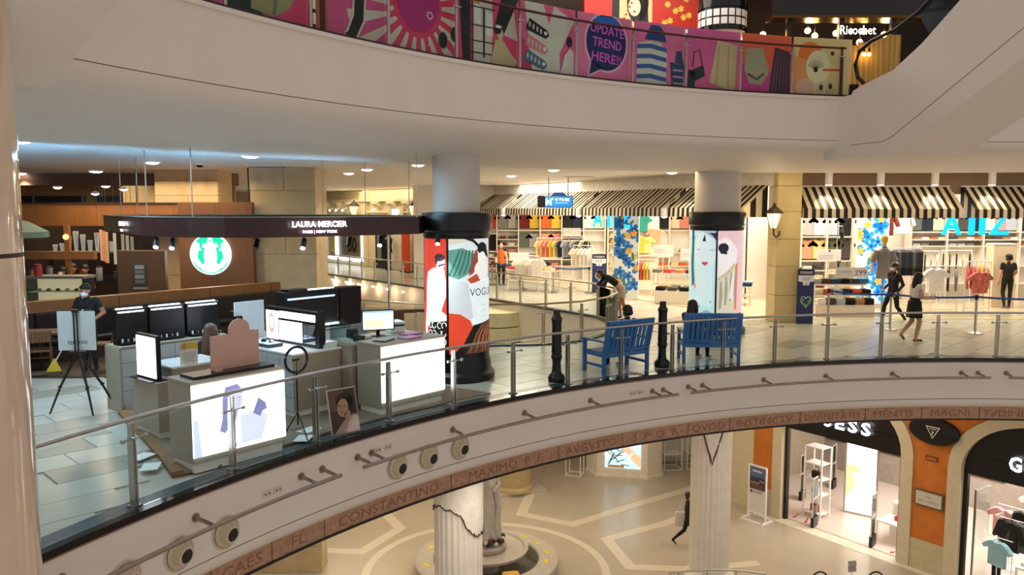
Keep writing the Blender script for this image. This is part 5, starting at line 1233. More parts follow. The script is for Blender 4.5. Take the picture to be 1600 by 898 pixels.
def lantern(x, y, z, s, label, rz=0, wall=True):
    t = thing('wall_lantern', label, 'lantern', (x, y, z), rz, 'wall lanterns')
    MB().lathe([(.10 * s, 0), (.20 * s, .38 * s), (.205 * s, .39 * s), (.09 * s, 0)], 6).build('glass_body', C('#ffe2a0', .4, 1.6), t)
    MB().lathe([(.24 * s, .38 * s), (.24 * s, .42 * s), (.14 * s, .52 * s), (.05 * s, .58 * s), (.03 * s, .66 * s), (.001, .67 * s)], 6).build('roof', M('lantern_iron', '#2a1d12', .5), t)
    for k in range(6):
        a = PI / 3 * k; MB().cone((.10 * s * math.cos(a), .10 * s * math.sin(a), 0), (.205 * s * math.cos(a), .205 * s * math.sin(a), .39 * s), .012 * s, n=5).build('cage_bar', M('lantern_iron', '#2a1d12', .5), t)
    MB().tube([(0, 0, 0), (.02 * s, .06 * s, -.18 * s), (.12 * s, .16 * s, -.26 * s), (.24 * s, .26 * s, -.18 * s), (.26 * s, .32 * s, -.1 * s)], .022 * s, 8).build('bracket', M('lantern_iron', '#2a1d12', .5), t, smooth=True)
    d = bpy.data.lights.new('lamp', 'POINT'); d.energy = 22 * s; d.color = (1, .75, .4); d.shadow_soft_size = .1
    l = bpy.data.objects.new('lantern_lamp', d); COL.objects.link(l); l.parent = t; l.location = (-.1, -.32 * s, .2)
for k, px in enumerate((564, 658)):
    p = FA + fd * fpx(px, 3); lantern(p.x - .3, p.y - .45, 2.85, 1.2, ['far wall lantern above the lit shop window', 'far wall lantern beside the first poster column'][k], fa_)
for k, px in enumerate((515, 525, 535, 545, 594)):
    p = FA + fd * fpx(px, 3.2) + Vector((-.3, -.3, 0))
    t = thing('facade_spot', '%s bright spot lamp from the left on the far facade' % ORD[k], 'spot lamp', (p.x, p.y, 3.1), fa_, 'spot lamps on the far facade'); MB().cone((0, 0, .0), (0, .25, .12), .05, n=10).build('housing', WHITE, t); MB().ball((0, -.02, -.02), (.06, .05, .06), 10).build('lens', LENS, t)
struct(MB().box(-34, 51.5, -7, 30, 52, 9.4).build('wall_rear', CREAM))
struct(MB().box(-34.2, 4, -7, -34, 52, 9.4).build('wall_side', CREAM))
# ================================================================ CLOTHES SHOP
SHELFM = M('shelf_white', '#efe6d4', .5, var=.02)
struct(MB().box(-4.5, 36.6, 0, 8.6, 36.8, 4.2).build('wall_shop_rear', M('shop_wall', '#efe8dc', .6, var=.02)))
struct(MB().box(8.15, 27.9, 0, 24, 28.1, 4.2).build('wall_shop_east', M('shop_wall', '#efe8dc', .6, var=.02)))
struct(MB().box(8.0, 27.9, 0, 8.2, 36.8, 4.2).build('wall_shop_partition', M('shop_wall', '#efe8dc', .6, var=.02)))
SF = M('shop_floor', '#dfd0b0', .2, var=.03, scale=1)
struct(MB().prism([(7.3, 22.6), (24, 22.6), (24, 27.9), (8, 27.9), (8, 36.6), (-.6, 36.6)], -.019, .006).build('floor_shop', SF))
# yellow stone pillar in blocks
pr = struct(MB().box(7.28, 22.0, 0, 7.88, 22.7, 4.2).build('wall_yellow_pillar', M('pillar_core', '#a89468', .7)))
YST = M('pillar_stone', '#cfbc86', .55, var=.10, scale=2)
for z0, z1 in ((0, .75), (.75, 1.55), (1.55, 2.3), (2.3, 3.05), (3.05, 3.75), (3.75, 4.19)): MB().box(7.25, 21.96, z0 + .005, 7.91, 22.72, z1 - .005).build('stone_block', YST, pr, bevel=.006)
lantern(7.05, 21.6, 2.62, 1.0, 'glowing wall lantern on the yellow stone pillar', 0)
# lintel boxes above the awnings
FO = Vector((7.24, 22.3, 0)); fdir = Vector((-.491, .871, 0)); fnor = Vector((-.871, -.491, 0)); fang = math.atan2(fdir.y, fdir.x)
struct(MB().cbox(tuple(FO + fdir * 9.3 - fnor * .15 + Vector((0, 0, 3.98))), (18.6, .3, .44), fang).build('wall_shop_lintel_west', M('bright_lintel', '#f0e9da', .6)))
struct(MB().box(7.9, 22.75, 3.55, 24, 23.0, 4.2).build('wall_shop_lintel_east', M('warm_lintel', '#8d7458', .6)))
AWD = M('awning_black', '#100c0c', .7); AWC = M('awning_cream', '#d9cbb0', .7, var=.05)
def awning(O, U, Nv, L_, label, ztop, zlow, zval, proj, period=.215):
    t = thing('striped_awning', label, 'awning', O, math.atan2(U.y, U.x), 'black and cream awnings')
    n = max(2, round(L_ / period) * 2); w = L_ / n
    cv, va = MB(), MB()
    for k in range(n):
        a, b = O + U * (w * k), O + U * (w * (k + 1)); m = k % 2
        cv.add([a + Vector((0, 0, ztop)), b + Vector((0, 0, ztop)), b + Nv * proj + Vector((0, 0, zlow)), a + Nv * proj + Vector((0, 0, zlow))], [(0, 1, 2, 3)], m)
        va.add([a + Nv * proj + Vector((0, 0, zlow)), b + Nv * proj + Vector((0, 0, zlow)), b + Nv * (proj + .01) + Vector((0, 0, zval)), a + Nv * (proj + .01) + Vector((0, 0, zval))], [(0, 1, 2, 3)], m)
    for f in (0, 1):
        a = O + U * (L_ * f); sd = MB()
        for k in range(4):
            p0, p1 = a + Nv * (proj * k / 4), a + Nv * (proj * (k + 1) / 4)
            zt = lambda q: ztop + (zlow - ztop) * q / 4
            sd.add([p0 + Vector((0, 0, zval)), p1 + Vector((0, 0, zval)), p1 + Vector((0, 0, zt(k + 1))), p0 + Vector((0, 0, zt(k)))], [(0, 1, 2, 3)], k % 2)
        o = sd.build('side_cheek', [AWD, AWC], t, world=True); o.modifiers.new('cloth', 'SOLIDIFY').thickness = .012
    oc = cv.build('canvas', [AWD, AWC], t, world=True); ov = va.build('valance', [AWD, AWC], t, world=True)
    for o in (oc, ov):
        sm = o.modifiers.new('cloth', 'SOLIDIFY'); sm.thickness = .012
    MB().cone(O + Vector((0, 0, ztop)), O + U * L_ + Vector((0, 0, ztop)), .03, n=8).build('roller', WHITE, t, world=True)
def fs(px):
    k = (px - 800) / 1250.0; lo, hi = 0.0, 25.0
    for _ in range(50):
        m = (lo + hi) / 2; p = FO + fdir * m + fnor * .9
        if PX(p.x, p.y, 3)[0] > px: lo = m
        else: hi = m
    return lo
cuts = [1212, 1040, 906, 788, 690]
labs = ['slanting striped awning between the second poster column and yellow pillar', 'slanting striped awning right of the hanging blue sign', 'slanting striped awning behind the hanging blue sign', 'slanting striped awning nearest the first poster column']
for k in range(4):
    s0, s1 = fs(cuts[k]) + .12, fs(cuts[k + 1]) - .12
    if k == 0: s0 = .2
    awning(FO + fdir * s1, -fdir, fnor, s1 - s0, labs[k], 3.80, 3.16, 2.90, .9)
EU = Vector((1, 0, 0)); EN = Vector((0, -1, 0))
awning(Vector((7.98, 22.72, 0)), EU, EN, 4.35, 'long upright striped awning right of the yellow pillar', 3.76, 3.12, 2.88, .75)
awning(Vector((12.66, 22.72, 0)), EU, EN, 4.6, 'striped awning cut off by the right picture edge', 3.76, 3.12, 2.88, .75)
for k, px in enumerate((1295, 1376, 1461, 1550)):
    x, z = D(px, 285, 22.2)
    t = thing('surface_spot', '%s white cylinder spot from the left above the long awning' % ORD[k], 'spot lamp', (x, 22.2, 4.2), 0, 'cylinder spots above the awnings')
    MB().lathe([(.09, -.42), (.10, -.40), (.10, 0)], 18).build('housing', WHITE, t, smooth=True); MB().lathe([(.001, -.425), (.085, -.425), (.085, -.40), (.001, -.40)], 18).build('lens', LENS, t)
    d = bpy.data.lights.new('lamp', 'SPOT'); d.energy = 60; d.spot_size = 1.5; d.color = (1, .76, .38); d.shadow_soft_size = .05
    l = bpy.data.objects.new('spot_lamp', d); COL.objects.link(l); l.parent = t; l.location = (0, 0, -.5)
CYAN = C('#00b4f0', .4, 1.6)
t = thing('lit_shop_name', 'cyan lit AIIZ shop name under the long striped awning', 'sign', (13.0, 22.62, 2.42))
for ch, x, w in (('A', -.62, .56), ('I', -.05, .16), ('I', .25, .16), ('Z', .72, .56)):
    MB().text(ch, .84, (x, 0, 0), (1, 0, 0), (0, 0, 1), .05, width=w, bold=.02).text(ch, .84, (x, .05, 0), (1, 0, 0), (0, 0, 1), .05, width=w, bold=.02).build('letter', CYAN, t)
MB().box(-1.0, .01, .58, 1.1, .05, .62).build('mounting_rail', BLACK, t); MB().cone((-.8, .03, .6), (-.8, .03, 1.1), .02, n=6).build('hanger', BLACK, t); MB().cone((.9, .03, .6), (.9, .03, 1.1), .02, n=6).build('hanger', BLACK, t)
p = FO + fdir * fs(927) + fnor * .12
t = thing('lit_shop_name', 'cyan lit AIIZ shop name above the left blue flower panel', 'sign', (p.x, p.y, 2.50), math.atan2(-fdir.y, -fdir.x))
for ch, x, w in (('A', -.75, .66), ('I', -.08, .2), ('I', .28, .2), ('Z', .85, .66)):
    MB().text(ch, .84, (x, 0, 0), (1, 0, 0), (0, 0, 1), .05, width=w, bold=.02).build('letter', CYAN, t)
MB().box(-1.2, .01, .58, 1.3, .05, .62).build('mounting_rail', BLACK, t); MB().cone((0, .03, .6), (0, .03, 1.3), .02, n=6).build('hanger', BLACK, t)
random.seed(21)
def floral(name, label, x, y, rz, w, h, z0, emit):
    t = thing(name, label, 'panel', (x, y, .006), rz)
    MB().box(-w / 2, 0, 0, w / 2, .12, z0 + h).build('board', WHITE, t)
    sh = [('#e9f0ee' if emit < .4 else '#fafdff', rect(0, 0, w, h))]
    big, yel, lf, dk = [], [], [], []
    for k in range(19):
        cx, cy, r = random.uniform(0, w), h * (k + .5) / 19, random.uniform(.17, .30); big.append(flower(cx, cy, r, 5, random.random() * 3)); dk.append(ell(cx, cy, .05))
    for k in range(9): yel.append(flower(random.uniform(0, w), random.uniform(0, h), .13, 5, random.random()))
    for k in range(9): a = random.uniform(0, 6); cx, cy = random.uniform(0, w), random.uniform(0, h); lf.append(ell(cx, cy, .16, .05, 12, rot=a))
    sh += [('#3f8a4a', lf), ('#2a7fd0' if emit < .4 else '#2a9fe0', big), ('#12489c', dk), ('#f0b83a', yel)]
    art('flower_print', t, sh, lambda u, v, d: (-w / 2 + u, -d, z0 + v), emit=emit, bounds=(0, 0, w, h))
p = FO + fdir * fs(942) + fnor * .05
floral('flower_display_board', 'tall blue flower panel left of the leaning man', p.x + .1, p.y - .3, rad(-18), .86, 2.75, .15, 0)
x, _ = D(1364, 380, 25.2)
floral('flower_display_board', 'bright blue and yellow flower panel behind the grey polo mannequin', x, 25.2, 0, .98, 2.75, .15, .7)

# ---- garments
def tee_geo(wd=.46, ht=.66, d=.07, sl=.14, long=False):
    h = ht
    out = [(-wd / 2, 0), (wd / 2, 0), (wd / 2, h * .68), (wd / 2 + sl, h * (.30 if long else .60)), (wd / 2 + sl + .06, h * (.36 if long else .70)), (wd / 2 + .02, h * .93), (.12, h), (.06, h * .95), (-.06, h * .95), (-.12, h), (-wd / 2 - .02, h * .93), (-wd / 2 - sl - .06, h * (.36 if long else .70)), (-wd / 2 - sl, h * (.30 if long else .60)), (-wd / 2, h * .68)]
    mb = MB(); n = len(out); cx, cy = 0, h * .5
    fr = [(x * .9, -d, cy + (z - cy) * .94) for x, z in out]; ed = [(x, 0, z) for x, z in out]; bk_ = [(x * .9, d, cy + (z - cy) * .94) for x, z in out]
    mb.add(fr + ed + bk_, [list(range(n)), list(range(2 * n, 3 * n))[::-1]] + [(i, n + i, n + (i + 1) % n, (i + 1) % n) for i in range(n)] + [(n + i, 2 * n + i, 2 * n + (i + 1) % n, n + (i + 1) % n) for i in range(n)])
    return mb
def hanger_geo(h=.66):
    return MB().tube([(-.2, 0, h * .93), (0, 0, h + .03), (.2, 0, h * .93)], .008, 5).tube([(0, 0, h + .03), (0, 0, h + .10), (.03, 0, h + .13)], .005, 5)
tee_me = tee_geo().mesh('shirt'); tee_me.materials.append(WHITE)
slim_me = tee_geo(.42, .66, .02, .10).mesh('shirt'); slim_me.materials.append(WHITE)
jac_me = tee_geo(.5, .72, .08, .10, True).mesh('jacket'); jac_me.materials.append(BLACK)
pan_me = MB().add([(-.16, -.03, 0), (-.02, -.03, 0), (0, -.04, .7), (.02, -.03, 0), (.16, -.03, 0), (.18, -.04, .95), (-.18, -.04, .95), (-.16, .03, 0), (-.02, .03, 0), (0, .04, .7), (.02, .03, 0), (.16, .03, 0), (.18, .04, .95), (-.18, .04, .95)],
    [(0, 1, 2, 3, 4, 5, 6), (13, 12, 11, 10, 9, 8, 7)] + [(i, (i + 1) % 7, 7 + (i + 1) % 7, 7 + i) for i in range(7)]).mesh('trousers'); pan_me.materials.append(BLACK)
han_me = hanger_geo().mesh('hanger'); han_me.materials.append(STEEL)
M('cloth_floral_red', '#c8685c', .85, var=.55, scale=26, kind='voronoi')
LABELS = {}
def uniq(lab):
    n = LABELS.get(lab, 0); LABELS[lab] = n + 1
    return lab if n == 0 else lab + ', ' + ORD[n] + ' of its colour'
CN = {'white': '#eee9df', 'black': '#14120f', 'red': '#a8241c', 'dark red': '#6e1a14', 'coral': '#d85a48', 'orange': '#e0682a', 'yellow': '#e2bc40', 'pale yellow': '#ead58c', 'mustard': '#b98a2c', 'grey': '#8d8884', 'light grey': '#b9b4ae', 'dark grey': '#4a4846', 'teal': '#2f9a86', 'pink': '#d9938a', 'peach': '#dca078', 'salmon': '#d98a78', 'cream': '#e2d5b8', 'navy': '#1a2438', 'blue': '#4a78b0', 'brown': '#5a4230', 'tan': '#b08a5c', 'olive': '#5c5e3c', 'green grey': '#5c6a60', 'lilac': '#a89a9c', 'pale blue': '#b4c0cc', 'rust': '#7a2c20', 'floral red': '#c2524a', 'aqua': '#94c0ca', 'rose': '#c79aa0', 'khaki': '#9a8458', 'denim': '#34506e'}
def garment(me, color, loc, rz, label, group, name='hanging_shirt', scale=1.0, cat='shirt', hanger=True):
    o = bpy.data.objects.new(name, me); COL.objects.link(o); o.location = loc; o.rotation_euler = (0, 0, rz); o.scale = (scale,) * 3
    recolor(o, M('cloth_' + color.replace(' ', '_'), CN[color], .85, var=.10, scale=9, bump=.1)); tag(o, uniq(label), cat, group)
    if hanger:
        h = bpy.data.objects.new('hanger', han_me); COL.objects.link(h); h.parent = o
    return o
fold_me = MB().add([(-.14, -.16, 0), (.14, -.16, 0), (.14, .16, 0), (-.14, .16, 0), (-.15, -.175, .02), (.15, -.175, .02), (.15, .175, .02), (-.15, .175, .02), (-.14, -.165, .042), (.14, -.165, .042), (.14, .165, .042), (-.14, .165, .042)],
    [(3, 2, 1, 0), (8, 9, 10, 11)] + [(i, (i + 1) % 4, 4 + (i + 1) % 4, 4 + i) for i in range(4)] + [(4 + i, 4 + (i + 1) % 4, 8 + (i + 1) % 4, 8 + i) for i in range(4)]).mesh('folded_garment'); fold_me.materials.append(WHITE)
def stack(color, loc, rz, n, label, group, scale=1.0):
    t = thing('folded_stack', uniq(label), 'folded clothes', loc, rz, group)
    for k in range(n):
        o = bpy.data.objects.new('folded_garment', fold_me); COL.objects.link(o); o.parent = t; o.location = (.01 * ((k * 7) % 3 - 1), .008 * ((k * 5) % 3 - 1), .043 * k * scale); o.scale = (scale,) * 3
        recolor(o, M('cloth_' + color.replace(' ', '_'), CN[color], .85))
    return t
def shelving(label, x, y, rz, n, w, h, shelves, d=.42, name='wall_shelving'):
    t = thing(name, label, 'shelving', (x, y, .006), rz)
    for k in range(n + 1): MB().box(k * w - .025, -d, 0, k * w + .025, 0, h).build('upright', SHELFM, t)
    for k in range(n):
        for z in shelves[k]: MB().box(k * w + .025, -d + .01, z - .035, (k + 1) * w - .025, 0, z).build('shelf_board', SHELFM, t)
    MB().box(0, -.02, 0, n * w, 0, h).build('back_panel', WHITE, t)
    return t
# rear wall, west part (behind the slanting awnings)
XW, WW, YW = -1.65, .97, 36.3
shelving('tall white shelving at the back of the shop, left of the flower panel', XW, YW, 0, 6, WW, 3.1, [[.5, .75, 1.0, 1.25, 2.05], [.5, .9, 1.2, 1.5, 1.8, 2.2], [.6, .9, 1.2, 2.2], [.6, .9, 2.2], [.6, .9, 1.2, 1.75, 1.95, 2.2], [.6, 1.2, 1.75, 2.2]])
toprow = ['mustard', 'coral', 'grey', 'light grey', 'dark red', 'yellow', 'orange', 'yellow', 'black', 'navy', 'white', 'cream']
for k, c_ in enumerate(toprow):
    garment(tee_me, c_, (XW + .26 + WW * (k // 2) + .46 * (k % 2), YW - .2, 2.28), 0, '%s shirt in the top row of the left back shelving, %s from the left' % (c_, ORD[k]), 'shirts in the back shelving', scale=1.02)
for k, (cell, f, c_, z) in enumerate(((0, .26, 'white', 1.32), (0, .72, 'black', 1.32), (2, .26, 'green grey', 1.42), (2, .70, 'lilac', 1.42), (3, .28, 'peach', 1.42), (3, .7, 'salmon', 1.42))):
    garment(jac_me if k < 2 else tee_me, c_, (XW + WW * cell + f, YW - .2, z), 0, '%s top hanging in the second row of the left back shelving' % c_, 'shirts in the back shelving', scale=1.0)
cols = ['brown', 'coral', 'black', 'salmon', 'dark red', 'cream', 'rust', 'dark grey']
q = 0
for cell, zs in ((0, (.5, .75, 1.0)), (1, (.5, .9, 1.2, 1.5, 1.8)), (4, (.6, .9, 1.2, 1.75, 1.95)), (3, (.6,)), (2, (.6,))):
    for z in zs:
        for f in (.26, .66):
            c_ = cols[q % 8]; q += 1
            stack(c_, (XW + WW * cell + f, YW - .22, z + .008), 0, 3, '%s folded stack in the left back shelving, column %s' % (c_, ['one', 'two', 'three', 'four', 'five', 'six'][cell]), 'folded stacks in the back shelving')
# rear wall, behind the second poster column
XE = 4.3
shelving('tall white shelving at the back of the shop, behind the second poster column', XE, 36.3, 0, 4, .92, 3.1, [[.6, 1.2, 1.6, 1.9, 2.2], [.6, 1.0, 1.4, 1.65, 1.9, 2.2], [.6, 1.0, 1.4, 2.2], [.6, 1.2, 2.2]])
for k, c_ in enumerate(['light grey', 'pale yellow', 'peach', 'orange', 'white', 'black', 'cream', 'salmon']):
    garment(tee_me, c_, (XE + .25 + .92 * (k // 2) + .44 * (k % 2), 36.1, 2.27), 0, '%s shirt in the top row of the right back shelving, %s from the left' % (c_, ORD[k]), 'shirts in the back shelving')
q = 0
for cell, zs in ((0, (.6, 1.2, 1.6, 1.9)), (1, (.6, 1.0, 1.4, 1.65, 1.9)), (2, (.6, 1.0, 1.4)), (3, (.6, 1.2))):
    for z in zs:
        for f in (.25, .65):
            c_ = ['pale yellow', 'orange', 'cream', 'light grey', 'coral', 'yellow'][q % 6]; q += 1
            stack(c_, (XE + .92 * cell + f, 36.08, z + .008), 0, 3, '%s folded stack in the right back shelving, column %s' % (c_, ['one', 'two', 'three', 'four'][cell]), 'folded stacks in the back shelving')
# display wall right of the flower panel
t = thing('display_wall', 'white display wall with coloured shirts right of the left flower panel', 'display wall', (3.85, 30.6, .006), rad(-4))
MB().box(0, 0, 0, 1.75, .12, 3.0).build('panel', SHELFM, t); MB().box(0, -.45, 1.36, 1.75, 0, 1.40).build('shelf_board', SHELFM, t); MB().box(0, -.5, 0, 1.75, 0, .12).build('plinth', SHELFM, t)
for k, (x, z, c_) in enumerate(((.38, 2.25, 'red'), (1.05, 2.27, 'teal'), (.30, 1.45, 'yellow'), (.62, 1.45, 'pale yellow'), (.95, 1.45, 'yellow'), (1.2, 1.47, 'pale yellow'), (1.55, 1.75, 'peach'))):
    garment(tee_me, c_, (3.87 + x, 30.42, z), rad(-4), '%s shirt on the white display wall, %s from its left' % (c_, ORD[k]), 'shirts on the display wall', scale=.98)
def rack(label, x, y, rz, L_, h, items, glab, me=slim_me, sc=1.0, step=None):
    t = thing('garment_rack', label, 'garment rack', (x, y, .006), rz)
    for a in (0, L_):
        MB().cone((a, 0, .03), (a, 0, h), .016, n=8).build('upright', WHITEG, t); MB().box(a - .02, -.25, 0, a + .02, .25, .03).build('foot', WHITEG, t)
    MB().cone((0, 0, h), (L_, 0, h), .016, n=8).build('rail', WHITEG, t); MB().cone((0, 0, .12), (L_, 0, .12), .012, n=8).build('lower_rail', WHITEG, t)
    n = len(items); step = step or (L_ - .12) / max(1, n - 1)
    for k, c_ in enumerate(items):
        p = Vector((x, y, .006)) + Matrix.Rotation(rz, 3, 'Z') @ Vector((.06 + step * k, 0, h - .76 * sc))
        garment(me, c_, p, rz + rad(62 + 8 * ((k * 3) % 3)), '%s garment on %s, %s from the left' % (c_, glab, ORD[k]), glab, name='hanging_garment', scale=sc, cat='garment')
rack('white rail of bright shirts below the display wall', 4.0, 29.6, rad(-8), 1.25, 1.28, ['white', 'white', 'orange', 'white', 'dark grey', 'orange', 'coral', 'coral', 'yellow', 'pale yellow', 'cream'], 'the bright rail below the display wall')
rack('white rail of pastel tops in the left part of the shop', 1.0, 31.6, rad(-6), 2.0, 2.0, ['pale yellow', 'peach', 'salmon', 'yellow', 'pale yellow', 'navy', 'pale blue', 'grey', 'light grey', 'dark grey', 'cream', 'black'], 'the pastel rail in the left shop')
rack('white rail of white shirts behind the inner balustrade', .25, 27.9, rad(-40), .85, 1.52, ['white', 'white', 'white', 'cream', 'white', 'white'], 'the white rail behind the inner balustrade')
rack('white rail of white shirts left of the flower panel', 2.35, 30.6, rad(-20), .75, 1.75, ['white', 'cream', 'white', 'white', 'white'], 'the white rail beside the flower panel')
def table(label, x, y, rz, w, d, h, tiers=1, closed=False):
    t = thing('display_table', label, 'table', (x, y, .006), rz)
    if closed: MB().box(0, 0, 0, w, d, h - .03).build('body', SHELFM, t, bevel=.004)
    else:
        for a in (.02, w - .06):
            for b in (.02, d - .06): MB().box(a, b, 0, a + .04, b + .04, h - .03).build('leg', SHELFM, t)
        for k in range(1, tiers): MB().box(.02, .02, h * k / tiers - .03, w - .02, d - .02, h * k / tiers).build('lower_shelf', SHELFM, t)
    MB().box(-.01, -.01, h - .03, w + .01, d + .01, h).build('table_top', WHITEG, t, bevel=.004)
    return t
def on_table(x, y, rz, w, d, h, rows, colors, lab, n=3):
    q = 0
    for j in range(rows):
        m = int(w / .36)
        for k in range(m):
            p = Vector((x, y, .007 + h)) + Matrix.Rotation(rz, 3, 'Z') @ Vector((.18 + k * (w - .3) / max(1, m - 1), .2 + j * .38, 0))
            c_ = colors[q % len(colors)]; q += 1
            stack(c_, p, rz, n, '%s folded stack on %s' % (c_, lab), 'folded stacks on ' + lab)
table('white display table with bright stacks in the left shop', -.2, 30.9, rad(-30), 1.9, .9, .8, 2); on_table(-.2, 30.9, rad(-30), 1.9, .9, .8, 2, ['coral', 'coral', 'orange', 'yellow', 'cream', 'salmon', 'brown', 'white'], 'the left display table')
table('low white box table with dark stacks before the second poster column', 4.75, 26.6, rad(-24), 1.9, .9, .42, 1, True); on_table(4.75, 26.6, rad(-24), 1.9, .9, .42, 2, ['black', 'olive', 'black', 'tan', 'dark grey', 'khaki'], 'the low box table')
table('white display table behind the low box table', 5.0, 28.7, rad(-24), 1.9, .9, .85, 2); on_table(5.0, 28.7, rad(-24), 1.9, .9, .85, 2, ['grey', 'coral', 'peach', 'dark grey', 'light grey', 'orange'], 'the table behind the low box')
table('white display table behind the yellow stone pillar', 6.5, 26.2, rad(-20), 1.3, .8, .62, 2); on_table(6.5, 26.2, rad(-20), 1.3, .8, .62, 2, ['aqua', 'brown', 'denim', 'coral', 'navy'], 'the pillar side table')
def card_sign(x, y, z, rz, w, h, label, shapes=None, post=None):
    t = thing('price_sign', label, 'sign', (x, y, z), rz)
    MB().box(0, 0, 0, w, .012, h).build('card', C('#f1efe9'), t)
    MB().box(w / 2 - .05, -.0, -.03, w / 2 + .05, .05, 0).build('foot', WHITE, t)
    if post: MB().cone((w / 2, .02, -post), (w / 2, .02, 0), .012, n=6).build('post', WHITE, t)
    art('print', t, shapes or [('#b9b4ac', [rect(.04, h * .35 + .05 * k, w * .55, h * .38 + .05 * k) for k in range(3)])], lambda u, v, d: (u, -d, v))
card_sign(-.1, 30.2, 1.2, rad(-12), .75, .3, 'white price card above the left display table', None, .36)
card_sign(2.0, 31.4, 2.1, 0, .7, .3, 'white price card above the pastel rail', None, .08)
card_sign(5.0, 28.4, 1.45, rad(-8), .72, .42, 'white price card behind the low box table', None, .58)
card_sign(5.9, 28.0, 1.35, rad(-8), .6, .4, 'white price card left of the second poster column', None, .5)

# ---- mannequins
def mannequin(x, y, rz, shirt, bottom, label, torso=False, z=0.006, skin='#e8c9a8', headcol=None):
    t = thing('mannequin', label, 'mannequin', (x, y, z), rz)
    sm = M('mannequin_skin', skin, .4); h0 = 0 if torso else .0
    if torso:
        MB().lathe([(.15, .0), (.155, .1), (.13, .3), (.165, .52), (.12, .62), (.05, .66), (.048, .72)], 18, sy=.65).build('torso', M('cloth_' + shirt.replace(' ', '_'), CN[shirt], .85), t, smooth=True)
        for s in (-1, 1): MB().tube([(s * .15, 0, .60), (s * .25, 0, .36)], [.07, .065], 10).build('sleeve', M('cloth_' + shirt.replace(' ', '_'), CN[shirt], .85), t, smooth=True); MB().tube([(s * .24, 0, .38), (s * .27, -.03, .1)], [.042, .03], 8).build('arm', sm, t, smooth=True)
        MB().lathe([(.045, .70), (.05, .76), (.075, .82), (.07, .9), (.001, .96)], 14).build('head', C(headcol or '#e2b93c', .5), t, smooth=True)
        MB().cone((0, 0, -.80), (0, 0, .02), .02, n=8).build('pole', STEEL, t); MB().lathe([(.16, -.815), (.16, -.80), (.03, -.79)], 16).build('base', STEEL, t)
    else:
        for s in (-1, 1): MB().tube([(s * .09, 0, .88), (s * .10, -.02, .48), (s * .10, .0, .06), (s * .10, -.09, .03)], [.095, .068, .045, .035], 10).build('leg', M('cloth_' + bottom.replace(' ', '_'), CN[bottom], .85), t, smooth=True)
        MB().lathe([(.14, .8), (.17, .9), (.125, 1.08), (.165, 1.3), (.12, 1.42), (.05, 1.46), (.048, 1.52)], 18, sy=.66).build('torso', M('cloth_' + shirt.replace(' ', '_'), CN[shirt], .85), t, smooth=True)
        for s in (-1, 1): MB().tube([(s * .15, 0, 1.38), (s * .23, 0, 1.15), (s * .24, -.05, .88)], [.06, .045, .03], 10).build('arm', sm, t, smooth=True)
        MB().ball((0, 0, 1.62), (.075, .09, .115), 14).build('head', sm, t, smooth=True); MB().box(-.2, -.16, -.004, .2, .16, .015).build('base', STEEL, t)
mannequin(-.45, 33.2, rad(10), 'orange', 'black', 'mannequin in an orange top and black trousers, left in the shop')
x, z = D(1381, 430, 23.3); mannequin(x, 23.35, 0, 'grey', 'grey', 'mannequin torso in a grey polo with a yellow head beside the price sign', True, 1.107); bpy.data.objects[[o.name for o in bpy.data.objects if o.name.startswith('mannequin')][-1]].scale = (1.35,) * 3

# ---- east part of the shop
XS = 8.75
shelving('white wall shelving between the yellow pillar and bright flower panel', XS, 27.0, 0, 3, .86, 3.1, [[.5, .8, 1.1, 1.35, 1.42, 2.22], [.5, .8, 1.1, 1.42, 2.22], [.6, 1.0, 1.42, 2.22]])
for k, c_ in enumerate(['olive', 'cream', 'light grey', 'white', 'pale blue', 'black']):
    garment(tee_me, c_, (XS + .24 + .86 * (k // 2) + .40 * (k % 2), 26.8, 2.26), 0, '%s shirt in the top row right of the yellow pillar, %s from the left' % (c_, ORD[k]), 'shirts right of the pillar')
for k, c_ in enumerate(['yellow', 'pale blue', 'peach', 'pale yellow', 'olive', 'dark grey']):
    garment(tee_me, c_, (XS + .24 + .86 * (k // 2) + .40 * (k % 2), 26.8, 1.47), 0, '%s shirt in the second row right of the yellow pillar, %s from the left' % (c_, ORD[k]), 'shirts right of the pillar')
q = 0
for cell, zs in ((0, (.5, .8, 1.1)), (1, (.5, .8, 1.1)), (2, (.6, 1.0))):
    for z in zs:
        for f in (.24, .62):
            c_ = ['white', 'dark grey', 'dark red', 'pale blue', 'cream'][q % 5]; q += 1
            stack(c_, (XS + .86 * cell + f, 26.78, z + .008), 0, 3, '%s folded stack right of the pillar, shelf column %s' % (c_, ['one', 'two', 'three'][cell]), 'folded stacks right of the pillar')
for k in range(5): garment(pan_me if k % 2 else tee_me, ['black', 'brown', 'dark grey', 'black', 'olive'][k], (10.55 + .02 * k, 25.6 + .12 * k, 2.15 - .38 * k), rad(60), '%s garment left of the bright flower panel, %s from the top' % (['black', 'brown', 'dark grey', 'black', 'olive'][k], ORD[k]), 'garments on the side arm', name='side_hung_garment', scale=.55, cat='garment')
t = thing('garment_tree', 'chrome garment tree left of the bright flower board', 'clothes stand', (10.52, 25.9, .006)); MB().cone((0, 0, .02), (0, 0, 2.75), .018, n=8).build('pole', CHROME, t); MB().lathe([(.2, 0), (.2, .02), (.03, .03)], 18).build('foot', CHROME, t)
for k in range(5): MB().cone((0, 0, 2.58 - .38 * k), (.04 + .02 * k, -.3 + .12 * k, 2.58 - .38 * k), .01, n=6).build('arm', CHROME, t)
XB = 13.6
